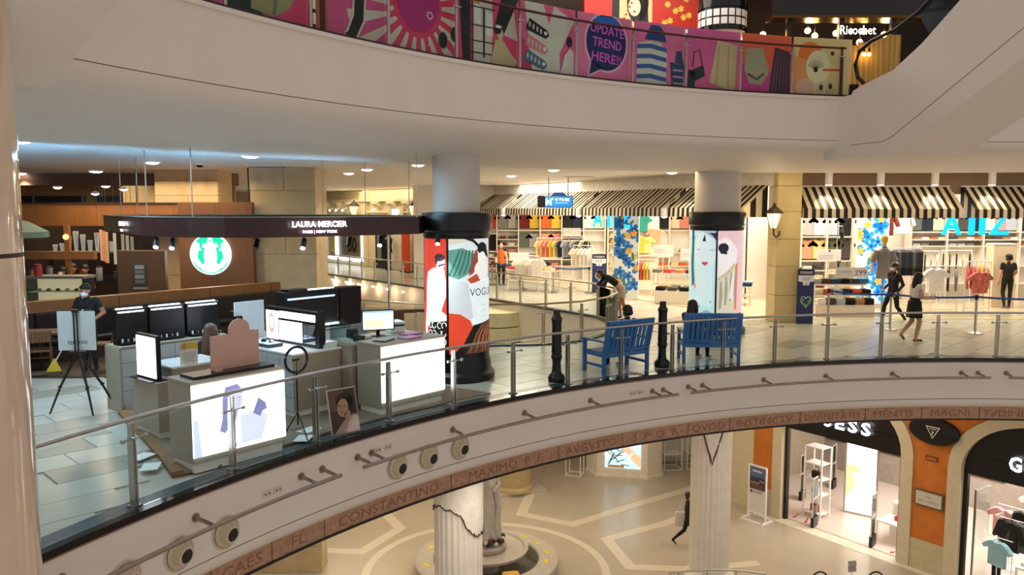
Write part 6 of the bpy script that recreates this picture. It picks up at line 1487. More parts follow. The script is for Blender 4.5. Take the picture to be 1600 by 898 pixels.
shelving('white wall shelving under the cyan shop name', XB, 27.7, 0, 5, 1.24, 3.1, [[.6, 1.2, 1.88, 2.1, 2.36], [.6, 1.2, 1.88, 2.1, 2.36], [.6, 1.2, 1.88, 2.1, 2.36], [.6, 1.2, 1.88, 2.1, 2.36], [.6, 1.2, 1.88, 2.1, 2.36]])
for k, c_ in enumerate(['green grey', 'navy', 'cream', 'light grey', 'dark grey', 'navy', 'white', 'rose', 'pale blue', 'navy', 'grey', 'black', 'white', 'tan', 'black']):
    garment(tee_me, c_, (XB + .22 + 1.24 * (k // 3) + .39 * (k % 3), 27.5, 2.40), 0, '%s shirt in the top row under the cyan shop name, %s from the left' % (c_, ORD[k]), 'shirts under the shop name', scale=.95)
q = 0
for cell in range(5):
    for z in (1.88, 2.1):
        for f in (.22, .52, .82, 1.06):
            c_ = ['light grey', 'cream', 'white', 'dark grey', 'grey', 'pale blue', 'orange', 'tan', 'brown'][(q * 4) % 9]; q += 1
            stack(c_, (XB + 1.24 * cell + f, 27.46, z + .008), 0, 2, '%s folded stack under the cyan shop name, column %s' % (c_, ['one', 'two', 'three', 'four', 'five'][cell]), 'folded stacks under the shop name', .8)
garment(jac_me, 'rust', (12.0, 25.93, 2.28), rad(-15), 'rust red long top right of the bright flower panel', 'large hung tops', name='long_blouse', scale=1.25)
garment(jac_me, 'white', (12.75, 26.35, 2.30), rad(-10), 'white long top beside the rust red long top', 'large hung tops', name='long_blouse', scale=1.2)
t = thing('garment_bar', 'chrome wall arm carrying the rust red and white tops', 'rail', (11.6, 26.6, 3.25)); MB().cone((0, -.9, 0), (1.6, 0, 0), .015, n=8).build('bar', CHROME, t); MB().cone((1.6, 0, 0), (1.6, 0, .95), .012, n=6).build('drop_rod', CHROME, t); MB().cone((0, -.9, 0), (0, -.9, .95), .012, n=6).build('drop_rod', CHROME, t)
rack('white rail of black garments beside the grey polo mannequin', 11.85, 24.9, rad(6), .95, 1.9, ['black', 'dark grey', 'black', 'navy', 'black', 'dark grey', 'black', 'black'], 'the black garment rail', jac_me, 1.1)
rack('white rail with a large white tee facing the walkway', 12.55, 23.9, rad(4), .85, 1.42, ['dark grey', 'grey', 'navy', 'grey'], 'the rail with the large white tee', slim_me, 1.0)
garment(tee_me, 'white', (12.5, 23.55, .66), rad(6), 'large white tee on the front of the rail', 'front tees', scale=1.12)
rack('white rail of flowered red and yellow shirts', 13.7, 24.1, rad(4), .8, 1.55, ['floral red', 'floral red', 'pink', 'yellow', 'peach', 'cream'], 'the flowered shirt rail', slim_me, 1.1)
garment(tee_me, 'floral red', (13.95, 23.75, .62), rad(4), 'red flowered shirt on the front of its rail', 'front tees', scale=1.0)
rack('white rail of grey tops behind the large white tee', 12.7, 26.2, rad(0), 1.3, 1.75, ['light grey', 'white', 'grey', 'black', 'black', 'light grey', 'white'], 'the grey rail in the right shop', slim_me, 1.0)
rack('white rail of dark tops behind the flowered shirts', 14.3, 26.6, rad(0), 1.0, 1.75, ['black', 'dark grey', 'black', 'cream', 'black'], 'the dark rail in the right shop', slim_me, 1.0)
t = thing('fitting_pillar', 'cream clad pillar between the rails and the man in black', 'pillar', (15.25, 25.3, .006)); MB().box(0, 0, 0, .72, .4, 2.0).build('cladding', C('#e6d6b4'), t); MB().box(-.02, -.02, 2.0, .74, .42, 2.04).build('cap', WHITE, t)
t = thing('slanted_shelf_unit', 'white shelf unit with tan boxes at the right picture edge', 'shelving', (16.6, 25.0, .006), rad(0)); MB().box(0, 0, 0, .06, .5, 2.0).build('upright', SHELFM, t); MB().box(1.4, 0, 0, 1.46, .5, 2.0).build('upright', SHELFM, t)
for z in (.5, .85, 1.2): MB().box(.06, 0, z, 1.4, .5, z + .04).build('shelf_board', SHELFM, t)
for k in range(3): MB().box(.2 + k * .4, .1, 1.25, .5 + k * .4, .45, 1.8 - .1 * k).build('hung_cloth', C(['#a88a58', '#1a1614', '#8a6a48'][k]), t)
for k, (z, c_) in enumerate(((.545, 'brown'), (.895, 'tan'), (.545, 'tan'), (.895, 'brown'))): stack(c_, (16.85 + .5 * (k // 2), 25.2, z + .006), 0, 4, '%s folded stack in the unit at the right edge' % c_, 'stacks at the right edge')
table('low table with yellow and olive stacks at the right picture edge', 15.9, 22.9, 0, 1.9, .8, .42, 1, True); on_table(15.9, 22.9, 0, 1.9, .8, .42, 2, ['blue', 'yellow', 'yellow', 'olive', 'white'], 'the low table at the right edge')
# big denim table
TX, TY = 8.85, 23.15
t = thing('tiered_display_table', 'three-tiered white display table piled with denim behind the blue tape', 'table', (TX, TY, .006))
TWd = 1.72
MB().box(0, 0, 0, TWd, .9, .30).build('plinth', SHELFM, t); MB().box(0, 0, .30, TWd, .9, .34).build('tier', WHITEG, t); MB().box(.05, .15, .58, TWd - .05, .9, .62).build('tier', WHITEG, t); MB().box(.1, .3, .88, TWd - .1, .9, .92).build('tier', WHITEG, t)
for a in (.02, TWd - .08):
    for b in (.75,): MB().box(a, b, .34, a + .06, b + .06, .9).build('support', SHELFM, t)
    MB().box(a, .2, .34, a + .06, .26, .6).build('support', SHELFM, t)
for r_, (zz, yy, cs) in enumerate(((.347, .08, ['white', 'brown', 'pale blue', 'black', 'tan', 'black']), (.627, .32, ['cream', 'coral', 'pale blue', 'navy', 'orange', 'black']), (.927, .5, ['light grey', 'brown', 'denim', 'black', 'dark grey', 'blue']))):
    for k, c_ in enumerate(cs):
        stack(c_, (TX + .16 + k * (TWd - .32) / 5, TY + yy + .02, zz + .008), 0, 5 if r_ == 0 else 4, '%s folded stack on the %s tier of the denim table' % (c_, ['lowest', 'middle', 'top'][r_]), 'folded stacks on the denim table', .85)
card_sign(TX + .68, TY + .34, 1.12, rad(4), .98, .30, 'white special price sign reading 299', [('#2a2a6a', text_polys('299', .22, .76, .07, 0, .36)), ('#a9a7b0', text_polys('SPECIAL PRICE', .06, .28, .06, 0, .46) + [rect(.06, .15, .50, .17), rect(.06, .19, .44, .20)])], .18)
card_sign(9.5, 24.9, 1.52, 0, .75, .36, 'white price card left of the bright flower panel', [('#c9c5be', [rect(.06, .06 + .05 * k, .5, .08 + .05 * k) for k in range(3)]), ('#33475a', rect(.36, .28, .42, .34))], 1.51)
table('white counter with till stands behind the OUT banner', 8.1, 24.4, 0, 1.2, .6, .95, 1, True)
for k, x in enumerate((8.25, 8.85)):
    t = thing('tablet_stand', ['violet-lit tablet stand on the shop counter', 'grey tablet stand on the shop counter'][k], 'tablet', (x, 24.6, .957)); MB().cone((0, 0, 0), (0, 0, .22), .014, n=8).build('stem', BLACK, t); MB().lathe([(.07, 0), (.07, .012), (.01, .02)], 14).build('foot', BLACK, t); MB().cbox((0, -.02, .30), (.14, .02, .17), 0, 0, rad(-15)).build('tablet', C(['#5b58c8', '#55514c'][k], .3, .8 if k == 0 else 0), t)

# ---- banners, stanchions, hanging sign
def out_banner(x, y, rz, label, w=.44, h=1.5):
    t = thing('exit_banner', label, 'banner', (x, y, 0), rz, 'OUT banners')
    MB().box(0, 0, .0, w, .08, h).build('panel', C('#1c2f66', .5), t, bevel=.004)
    hl = [(w / 2 + .15 * 16 * math.sin(a) ** 3 / 17, .62 + .16 * (13 * math.cos(a) - 5 * math.cos(2 * a) - 2 * math.cos(3 * a) - math.cos(4 * a)) / 15) for a in [2 * PI * k / 36 for k in range(37)]]
    art('print', t, [('#121c40', rect(0, h - .17, w, h)), ('#e9e9ee', [[(.0, h - .17), (w, h - .17), (w, h - .33), (w * .70, h - .36), (w * .70, h - .44), (w * .3, h - .44), (w * .3, h - .36), (0, h - .33)]] + text_polys('ทางออก', .12, w / 2, h - .13, 0, w * .75, .008)),
        ('#1c2450', text_polys('OUT', .13, w / 2, h - .31, 0, w * .5) + [rect(w * .47, h - .42, w * .53, h - .37)]), ('#e4ecf0', stroke(hl, .018)), ('#5f9a62', [ell(w / 2 - .10, .66, .05, .07, 12, rot=.5), ell(w / 2 + .10, .60, .05, .08, 12, rot=-.4), ell(w / 2 - .02, .52, .04, .05, 10)])], lambda u, v, d: (u, -d, v), base=.002)
out_banner(7.80, 21.72, 0, 'navy OUT banner standing in front of the yellow pillar')
p_ = G(924, 456); out_banner(p_[0], p_[1] - .2, rad(-8), 'navy OUT banner behind the leaning man', .52, 1.45)
BTAPE = M('blue_tape', '#1d4fa0', .5)
def stanchion(x, y, label):
    t = thing('barrier_post', label, 'barrier post', (x, y, 0), 0, 'steel barrier posts')
    MB().lathe([(.18, 0), (.18, .02), (.10, .04), (.035, .06)], 24).build('base', STEEL, t, smooth=True); MB().cone((0, 0, .05), (0, 0, .92), .03, n=12).build('tube', STEEL, t, smooth=True); MB().lathe([(.04, .86), (.045, .90), (.045, .96), (.03, .98)], 16).build('head', BLACK, t, smooth=True)
def tape(a, b, label, sag=.05):
    pts = [(a[0] + (b[0] - a[0]) * k / 12, a[1] + (b[1] - a[1]) * k / 12, .93 - sag * 4 * (k / 12) * (1 - k / 12)) for k in range(13)]
    mb = MB(); vs = []
    for p in pts: vs += [(p[0], p[1] - .003, p[2] - .025), (p[0], p[1] - .003, p[2] + .025), (p[0], p[1] + .003, p[2] + .025), (p[0], p[1] + .003, p[2] - .025)]
    fs_ = [(4 * i + j, 4 * i + 4 + j, 4 * i + 4 + (j + 1) % 4, 4 * i + (j + 1) % 4) for i in range(12) for j in range(4)] + [(3, 2, 1, 0), (48, 49, 50, 51)]
    o = mb.add(vs, fs_).build('barrier_tape', BTAPE); tag(o, label, 'barrier tape', 'blue barrier tapes')
SP = [(8.60, 21.6), (9.83, 20.62), (11.67, 19.97), (14.2, 19.7)]
for k, p in enumerate(SP): stanchion(p[0], p[1], ['steel barrier post beside the OUT banner at the pillar', 'steel barrier post left of the walking woman', 'steel barrier post right of the walking woman', 'steel barrier post at the right picture edge'][k])
for k in range(3): tape(SP[k], SP[k + 1], ['blue tape in front of the denim table', 'blue tape behind the walking woman', 'blue tape running to the right picture edge'][k])
SQ = [(-.83, 33.2), (.44, 31.4), (1.57, 30.2), (2.9, 30.0)]
for k, p in enumerate(SQ): stanchion(p[0], p[1], ['steel barrier post farthest left before the shop', 'second steel barrier post behind the inner balustrade', 'third steel barrier post behind the inner balustrade', 'steel barrier post by the left flower panel'][k])
for k in range(3): tape(SQ[k], SQ[k + 1], ['leftmost blue tape before the shop', 'blue tape in front of the bright stacks', 'blue tape left of the leaning man'][k])
x, z = D(873, 314, 27.5)
t = thing('hanging_direction_sign', 'hanging blue lit direction sign reading M with white pictograms', 'sign', (x, 27.5, z - .22), rad(8))
sw_ = 1.0
MB().box(-sw_ / 2, 0, 0, sw_ / 2, .14, .40).build('housing', BLACK, t, bevel=.03); MB().plate([(-.28, .40), (.28, .40), (.16, .52), (-.16, .52)], (0, .13, 0), (1, 0, 0), (0, 0, 1), .12).build('crest', C('#123a7a', .4, .3), t)
art('lit_face', t, [('#1672e0', rect(.03, .03, sw_ - .03, .37)), ('#eaf4ff', text_polys('M', .32, .15, .08, 0, .20, .02) + text_polys('+', .14, .29, .24, 0, .07, .01) + [rect(.36, .155, .80, .165), ell(.42, .27, .04, .05, 10), [(.5, .31), (.58, .31), (.54, .22)], ell(.64, .27, .045, .045, 10), rect(.72, .22, .78, .31), rect(.80, .22, .86, .31)])], lambda u, v, d: (-sw_ / 2 + u, -d, v), emit=1.1, base=.002)
for s in (-.34, .34): MB().cone((s, .07, .4), (s, .07, 4.2 - (z - .22)), .016, n=6).build('hanger', BLACK, t)
MB().box(-sw_ / 2 - .22, .02, .0, -sw_ / 2, .12, .4).build('side_box', BLACK, t)

for k, px in enumerate((788, 906, 1040)):
    p = FO + fdir * fs(px) + fnor * .95
    t = thing('gap_spot', ['white spot lamp in the awning gap nearest the first poster column', 'white spot lamp in the awning gap beside the hanging sign', 'white spot lamp in the awning gap left of the second poster column'][k], 'spot lamp', (p.x, p.y, 3.05), fang, 'spot lamps between the slanting awnings')
    MB().lathe([(.10, -.16), (.11, -.14), (.11, .1), (.04, .12)], 16).build('housing', WHITE, t, smooth=True); MB().ball((0, 0, -.15), (.09, .09, .05), 12).build('lens', LENSC, t, smooth=True); MB().tube([(0, 0, .1), (0, -.4, .35), (0, -.9, .5)], .02, 6).build('arm', WHITE, t)
# ceiling fittings
t = thing('round_ceiling_recess', 'large round grey ceiling panel right of the first poster column', 'ceiling panel', G(772, 286, 4.19) + (4.19,)); MB().lathe([(.001, -.012), (1.45, -.012), (1.5, 0), (1.5, .008), (.001, .008)], 48).build('disc', M('recess_grey', '#8f9aa6', .6), t, smooth=True); MB().lathe([(1.5, -.03), (1.56, -.03), (1.56, .01), (1.5, .01)], 48).build('rim', WHITE, t, smooth=True)
for k, (px, py, lab) in enumerate(((418, 259, 'slot vent in the blue-lit ceiling above the dark canopy'), (905, 275, 'slot vent in the ceiling above the hanging sign'), (1190, 271, 'slot vent in the ceiling left of the yellow pillar'))):
    x, y = G(px, py, 4.2); t = thing('ceiling_vent', lab, 'vent', (x, y, 4.2), rad(12), 'slot vents in the ceiling'); MB().box(-.5, -.12, -.02, .5, .12, 0).build('frame', WHITE, t); 
    for q in range(3): MB().box(-.46, -.09 + q * .065, -.026, .46, -.05 + q * .065, -.02).build('slot', M('vent_dark', '#3a3a3a', .7), t)
for k, (px, py, lab) in enumerate(((312, 258, 'small dome camera under the ceiling by the fourth canopy rod'), (988, 292, 'small dome camera above the slanting awnings'))):
    x, y = G(px, py - 2, 4.2); t = thing('dome_camera', lab, 'camera', (x, y, 4.2), 0, 'ceiling cameras'); MB().lathe([(.001, -.09), (.05, -.08), (.08, -.05), (.085, -.03)], 16).build('dome', BLACKG, t, smooth=True); MB().lathe([(.095, -.03), (.095, 0), (.001, 0)], 16).build('mount', WHITE, t, smooth=True)
# ================================================================ LOWER FLOOR
FLUTE = M('fluted_plaster', '#e9e1d3', .6, var=.06, scale=4); CRACK = M('crack_brown', '#4a3a26', .9)
def fluted(c, r, label, z_break, front):
    t = thing('fluted_column', label, 'column', (c[0], c[1], Z1))
    MB().lathe([(r * 1.25, 0), (r * 1.25, .25), (r * 1.1, .32), (r * 1.02, .4)], 40).build('base', FLUTE, t, smooth=True)
    n = 24; vs = []; hgt = -1.32 - Z1
    for i in range(n * 6):
        a = 2 * PI * i / (n * 6); k = abs(math.sin(a * n / 2)); rr = r * (1 - .055 * (1 - min(1, k * 1.25)) ** .5 if k < .8 else 1)
        vs.append((rr * math.cos(a), rr * math.sin(a)))
    mb = MB(); m = len(vs)
    mb.add([(x, y, .4) for x, y in vs] + [(x, y, hgt) for x, y in vs], [(i, (i + 1) % m, m + (i + 1) % m, m + i) for i in range(m)])
    mb.build('fluted_shaft', FLUTE, t, smooth=30)
    # smooth plaster coat hanging over the top of the flutes, with a ragged lower edge
    mb = MB(); nn = 96; top, low = [], []
    zf = z_break - Z1; random.seed(int(c[0] * 10) + 40); jag = []
    for i in range(nn):
        a = 2 * PI * i / nn; d = math.atan2(math.sin(a - front), math.cos(a - front))
        if label.startswith('white'): z = zf + .16 * math.sin(d * 1.7 - .3) * -1 - .25 * (1 / (1 + math.exp(-(d - .25) * 14))) + random.uniform(-.05, .05)
        else: z = zf + 1.05 * min(1, abs(d - .05) / .62) - .55 + random.uniform(-.03, .03)
        jag.append((a, z))
    vs = [((r + .012) * math.cos(a), (r + .012) * math.sin(a), z) for a, z in jag] + [((r + .012) * math.cos(a), (r + .012) * math.sin(a), hgt) for a, z in jag]
    mb.add(vs, [(i, (i + 1) % nn, nn + (i + 1) % nn, nn + i) for i in range(nn) if jag[i][1] < hgt - .02]); mb.build('smooth_coat', M('coat_plaster', '#e6dfd2', .6), t, smooth=True)
    mb = MB(); mb.tube([((r + .012) * math.cos(a), (r + .012) * math.sin(a), min(z, hgt)) for a, z in jag], .022 if not label.startswith('white') else .014, 5, closed=True); mb.build('broken_edge', CRACK, t)
fr1 = math.atan2(-COL1[1], -COL1[0]); fr2 = math.atan2(-COL2[1], -COL2[0])
fluted(COL1, .46, 'white fluted column with broken plaster beside the draped statue', -2.55, fr1)
fluted(COL2, .52, 'cream fluted column with a brown forked crack on its top', -2.78, fr2)
# floor inlays
INL = M('pale_inlay', '#d6cab2', .25, var=.04)
def inlay(pts, w, name='inlay_band'):
    for q, (a, b) in enumerate(zip(pts, pts[1:])):
        A, B = Vector(a), Vector(b); d = (B - A).normalized(); n = Vector((-d.y, d.x)) * w / 2; A -= d * w * .3; B += d * w * .3
        MB().prism([tuple(A + n), tuple(B + n), tuple(B - n), tuple(A - n)], Z1, Z1 + .003 + .0012 * q).build(name, INL, floor1)
FC = Vector((-.70, 21.0)); 
def g1(x, y): return G(x, y, Z1)
inlay([g1(470, 858), g1(565, 862), g1(625, 825), g1(600, 800), g1(560, 770)], .34)
inlay([g1(832, 762), g1(815, 803), g1(895, 819), g1(1010, 783), g1(1090, 760)], .34)
inlay([g1(1085, 800), g1(1040, 817), g1(948, 842), g1(985, 886), g1(1085, 889), g1(1180, 880)], .34)
MB().arcband([(3.15, Z1), (3.38, Z1), (3.38, Z1 + .004), (3.15, Z1 + .004)], 0, 2 * PI - .0001, 80, cx=FC.x, cy=FC.y).build('inlay_ring', INL, floor1)
# fountain
BAS = M('basin_stone', '#b9b0a2', .55, var=.10, scale=6, bump=.1)
t = thing('fountain_basin', 'round pale stone fountain basin with yellow tape marks', 'fountain', (FC.x, FC.y, Z1))
MB().lathe([(1.42, .05), (1.42, .38), (1.46, .42), (1.86, .42), (1.95, .38), (1.95, .30), (1.88, .24), (1.88, .0), (1.4, 0)], 56).build('outer_wall', BAS, t, smooth=True)
MB().lathe([(.001, .02), (1.44, .02), (1.44, .06), (.001, .06)], 40).build('pool_floor', M('pool_floor', '#6f6a60', .4, var=.3), t)
MB().lathe([(.35, .06), (.3, .25), (.85, .5), (1.12, .62), (1.15, .70), (1.05, .72), (1.0, .66), (.001, .64)], 48).build('inner_bowl', BAS, t, smooth=True)
MB().lathe([(.5, .64), (.55, .70), (.55, .78), (.45, .84), (.001, .86)], 40).build('statue_plinth', BAS, t, smooth=True)
for k, a in enumerate((-70, 200, 160, 75, 52, 30, 8, -12)):
    a = rad(a); MB().cbox((1.66 * math.cos(a), 1.66 * math.sin(a), .425), (.26, .10, .006), a + PI / 2 + .3).build('tape_mark', C('#e0c832'), t)
# draped statue
t = thing('draped_statue', 'white statue of a figure in flowing drapery on the fountain', 'statue', (FC.x + .0, FC.y, Z1 + .86))
STA = M('statue_marble', '#cfc8be', .5, var=.15, scale=7)
mb = MB(); n = 60; rows = 22; vs = []
for j in range(rows + 1):
    z = 2.1 * j / rows; f = j / rows
    base = 1.22 * [.34, .33, .32, .31, .30, .29, .28, .28, .29, .30, .30, .29, .27, .25, .24, .24, .25, .26, .26, .24, .20, .12, .08][j]
    for i in range(n):
        a = 2 * PI * i / n; fold = .028 * math.sin(11 * a + 3.5 * f) + .02 * math.sin(7 * a - 5 * f) if j < 18 else .008 * math.sin(9 * a)
        vs.append(((base + fold) * math.cos(a) + .05 * math.sin(f * 4), (base * .82 + fold) * math.sin(a), z))
mb.add(vs, [(j * n + i, j * n + (i + 1) % n, (j + 1) * n + (i + 1) % n, (j + 1) * n + i) for j in range(rows) for i in range(n)] + [list(range(n))[::-1]]); mb.build('draped_body', STA, t, smooth=60)
MB().ball((-.02, 0, 2.28), (.105, .12, .15), 16).build('head', STA, t, smooth=True); MB().cone((-.02, 0, 2.05), (-.02, 0, 2.2), .06, n=12).build('neck', STA, t)
for s in (-1, 1): MB().tube([(s * .22, 0, 1.92), (s * .34, -.06, 1.6), (s * .20, -.26, 1.45)], [.075, .06, .045], 10).build('arm', STA, t, smooth=True)
MB().tube([(.28, -.1, 1.5), (.34, -.16, 1.0), (.26, -.22, .5), (.3, -.2, .2)], [.09, .10, .08, .03], 10).build('cloth_fall', STA, t, smooth=True)
t = thing('flower_garland', 'dark garland with red and white blooms round the statue foot', 'garland', (FC.x, FC.y, Z1 + .86))
random.seed(11)
for k in range(46):
    a = 2 * PI * k / 46; MB().ball(((.46) * math.cos(a) + random.uniform(-.03, .03), .44 * math.sin(a) + random.uniform(-.03, .03), .05 + random.uniform(-.01, .09)), (.065, .065, .06), 6).build('bloom', C(['#1c1a16', '#2c2a1e', '#7a2418', '#1c1a16', '#d8d0c4'][k % 5]), t)
o = tag(MB().cbox((-.02, 18.95, Z1 + .45), (.42, .3, .9), .2).build('yellow_caution_stand', C('#d8a21c'), None, bevel=.05), 'yellow caution stand half hidden behind the white fluted column', 'caution stand')
# far column foot
t = thing('round_pedestal', 'brownish round pedestal behind the draped statue', 'pedestal', (.05, 27.3, Z1)); PD = M('pedestal_tan', '#b39d72', .6)
MB().lathe([(.72, .10), (.70, .2), (.62, .26), (.6, 2.2), (.7, 2.4)], 36).build('drum', PD, t, smooth=True); MB().cbox((.1, -.05, .05), (1.9, 1.0, .10), .35).build('plinth', BAS, t)
# stone wall lower left
w_ = struct(MB().box(-16, 20.9, Z1, -5.15, 21.5, -1.3).build('wall_lower_west', STONEY)); 
for k in range(4):
    for z0, z1 in ((Z1, Z1 + .75), (Z1 + .75, Z1 + 1.6), (Z1 + 1.6, Z1 + 2.4)): MB().box(-5.15 - 1.6 * (k + 1) + .006, 20.86, z0 + .006, -5.15 - 1.6 * k - .006, 20.9, z1 - .006).build('stone_block', STONEY, w_)
# display booth
t = thing('jewellery_booth', 'white angular booth with a backlit bracelet picture', 'booth', (2.9, 28.9, Z1), rad(-12)); BW = M('booth_white', '#e6dcc8', .5)
MB().prism([(-.2, .5), (.25, 0), (2.1, 0), (2.6, .55), (2.6, 1.6), (-.2, 1.6)], .08, 2.9).build('body', BW, t); MB().prism([(-.25, .5), (.22, -.05), (2.12, -.05), (2.66, .5), (2.66, 1.65), (-.25, 1.65)], 0, .08).build('plinth', BW, t)
MB().box(.55, -.03, .35, 1.85, 0, 2.5).build('light_panel', C('#cfe8f0', .4, 1.2), t)
random.seed(5)
art('picture_print', t, [('#bfe0ec', rect(0, 0, 1.3, 2.15)), ('#f0f6f8', [ell(random.uniform(.1, 1.2), random.uniform(.3, 1.2), .14, .09, 10) for k in range(12)]), ('#3a4a3a', [stroke([(random.uniform(.05, .8), random.uniform(.1, .9)), (random.uniform(.1, .9), random.uniform(.1, .9))], .03) for k in range(14)]), ('#e0b48c', [(.35, 1.1), (.6, .8), (1.0, .3), (1.3, .05), (1.3, .45), (.95, .75), (.5, 1.2)]), ('#f4f0ea', stroke([(.85, .42), (1.02, .6)], .06)), ('#8a6a30', rect(.1, .02, .7, .12))], lambda u, v, d: (.55 + u, -.03 - d, .35 + v), emit=1.0)
def frame_stand(x, y, w, d, h, label, rz=0, shelves=()):
    t = thing('frame_stand', label, 'display frame', (x, y, Z1), rz)
    for a in (0, w):
        for b in (0, d): MB().box(a - .015, b - .015, 0, a + .015, b + .015, h).build('upright', WHITEG, t)
    for z in (.015, h):
        for b in (0, d): MB().box(0, b - .012, z - .012, w, b + .012, z + .012).build('rail', WHITEG, t)
        for a in (0, w): MB().box(a - .012, 0, z - .012, a + .012, d, z + .012).build('rail', WHITEG, t)
    for z in shelves: MB().box(0, 0, z, w, d, z + .03).build('shelf_board', WHITEG, t)
    return t
frame_stand(2.0, 28.9, .55, .5, 1.3, 'thin steel frame stand left of the angular booth', rad(-20))
frame_stand(5.75, 29.4, .7, .6, 1.9, 'white frame stand right of the angular booth', rad(10), (.6,)); frame_stand(6.65, 29.6, .7, .6, 1.9, 'white frame stand nearest the cream fluted column', rad(10), (.6,))
struct(MB().box(4.9, 30.6, Z1, 7.0, 30.8, -1.3).build('wall_lit_niche', C('#f2eee2', .5))); struct(MB().box(-20, 34, Z1, 12, 34.3, -1.0).build('wall_lower_back', M('lower_back', '#cfc0a0', .6)))
# ---- boutique
GO = Vector((8.58, 24.6, Z1)); gd = Vector((.588, -.809, 0)); gi = Vector((.809, .588, 0)); ga_ = math.atan2(gd.y, gd.x)
def gp(s, dep=0, z=0): return GO + gd * s + gi * dep + Vector((0, 0, z))
ORW = M('orange_stucco', '#c9752c', .8, var=.18, scale=2.5, bump=.15); FRM = M('cream_frame', '#d3c6a6', .6, var=.05); BASEC = M('wall_base', '#c4b894', .7)
def arch_pts(s0, s1, zs, rise, n=20):
    c = (s0 + s1) / 2; w = (s1 - s0) / 2
    return [(c - w * math.cos(PI * k / n), zs + rise * math.sin(PI * k / n)) for k in range(n + 1)]
HG = 5.35
def wall_poly(a, b, opening=None):
    p = [(a, 0)]
    if opening: p += [(opening[0], 0)] + arch_pts(*opening) + [(opening[1], 0)]
    return p + [(b, 0), (b, HG), (a, HG)]
gw = struct(thing('wall_boutique', None, None, GO, ga_))
def gplate(poly, dep, th, name, m, parent, lift=0):
    # plate in the facade plane; dep along the inward normal
    mb = MB(); mb.plate(poly, gp(0, dep + th), gd, (0, 0, 1), th); return mb.build(name, m, parent, world=True)
op1 = (-.40, 4.08, 3.1, 1.75); op2 = (5.0, 9.5, 3.1, 1.75)
gplate(rect(-2.5, 0, -1.15, HG), .02, .2, 'side_stucco', FRM, gw); gplate(wall_poly(-1.15, 4.5, op1), 0, .3, 'stucco', ORW, gw); gplate(wall_poly(4.5, 10.2, op2), 0, .3, 'stucco', ORW, gw)
gplate(rect(-1.15, 0, -.4, .85), -.02, .02, 'stone_base', BASEC, gw); gplate(rect(4.08, 0, 5.0, .85), -.02, .02, 'stone_base', BASEC, gw)
for o_ in (op1, op2):
    inn = (o_[0] + .34, o_[1] - .34, 3.1, 1.45); outer = [(o_[0], 0)] + arch_pts(*o_) + [(o_[1], 0)]; inner = [(inn[0], 0)] + arch_pts(*inn) + [(inn[1], 0)]
    gplate(outer + inner[::-1], -.05, .3, 'arch_frame', FRM, gw)
    i2 = (inn[0] + .10, inn[1] - .10, 2.95, 1.4)
    gplate([(inn[0], 0)] + arch_pts(*inn) + [(inn[1], 0)] + ([(i2[0], 0), (i2[0], 2.98), (i2[1], 2.98), (i2[1], 0)])[::-1], .12, .14, 'black_surround', BLACK, gw)
for k, (o_, txt) in enumerate(((op1, 'GUESS'), (op2, 'GUESS'))):
    c_ = (o_[0] + o_[1]) / 2
    t = thing('lit_brand_letters', ['white lit letters over the left boutique arch', 'white lit letters over the right boutique arch, cut by the edge'][k], 'sign', gp(c_ + (0 if k == 0 else .14), .06, 3.36), ga_)
    for q, ch in enumerate(txt):
        MB().text(ch, .50, ((q - 2) * .407, .0, 0), (1, 0, 0), (0, 0, 1), .04, width=.29, bold=.025).build('letter', C('#f0f4ff', .4, 5), t)
    MB().box(-1.5, .035, .1, 1.5, .05, .14).build('mounting_rail', BLACK, t)
t = thing('oval_sign', 'black oval sign with a white triangle emblem on the orange pier', 'sign', gp(4.62, -.05, 3.95), ga_)
mb = MB(); mb.lathe([(.001, 0), (.66, 0), (.66, .08), (.62, .11), (.001, .11)], 40); mb.v = [(x, -z, y * .56) for x, y, z in mb.v]; mb.build('oval_board', BLACK, t, smooth=True)
tri = lambda k: [(-.19 * k, .13 * k), (.19 * k, .13 * k), (0, -.20 * k)]
art('emblem', t, [('#efe9dc', tri(1)), ('#0d0c0d', tri(.82)), ('#efe9dc', text_polys('GUESS', .06, 0, .045, 0, .20) + text_polys('?', .16, 0, -.10, 0, .06, .01))], lambda u, v, d: (u, -.11 - d, v))
t = thing('street_plate', 'white framed street plate reading VIA DEL CORSO on the orange pier', 'plaque', gp(4.56, -.04, 2.05), ga_)
MB().box(-.38, -.03, -.22, .38, .03, .22).build('frame', M('plaque_frame', '#6a5a40', .5), t); MB().box(-.34, -.04, -.18, .34, -.03, .18).build('plate', C('#cfc8b8'), t); MB().text('VIA', .10, (0, -.042, .03), (1, 0, 0), (0, 0, 1), .001).text('DEL CORSO', .10, (0, -.042, -.10), (1, 0, 0), (0, 0, 1), .001).build('lettering', C('#8a8070'), t)
t = thing('small_plate', 'small brown plate below the black oval sign', 'plaque', gp(4.56, -.02, 3.17), ga_); MB().box(-.16, -.015, -.06, .16, .02, .06).build('rim', M('plate_rim', '#6e3f18', .6), t); MB().box(-.13, -.02, -.035, .13, -.015, .035).build('face', C('#b56a2a'), t)
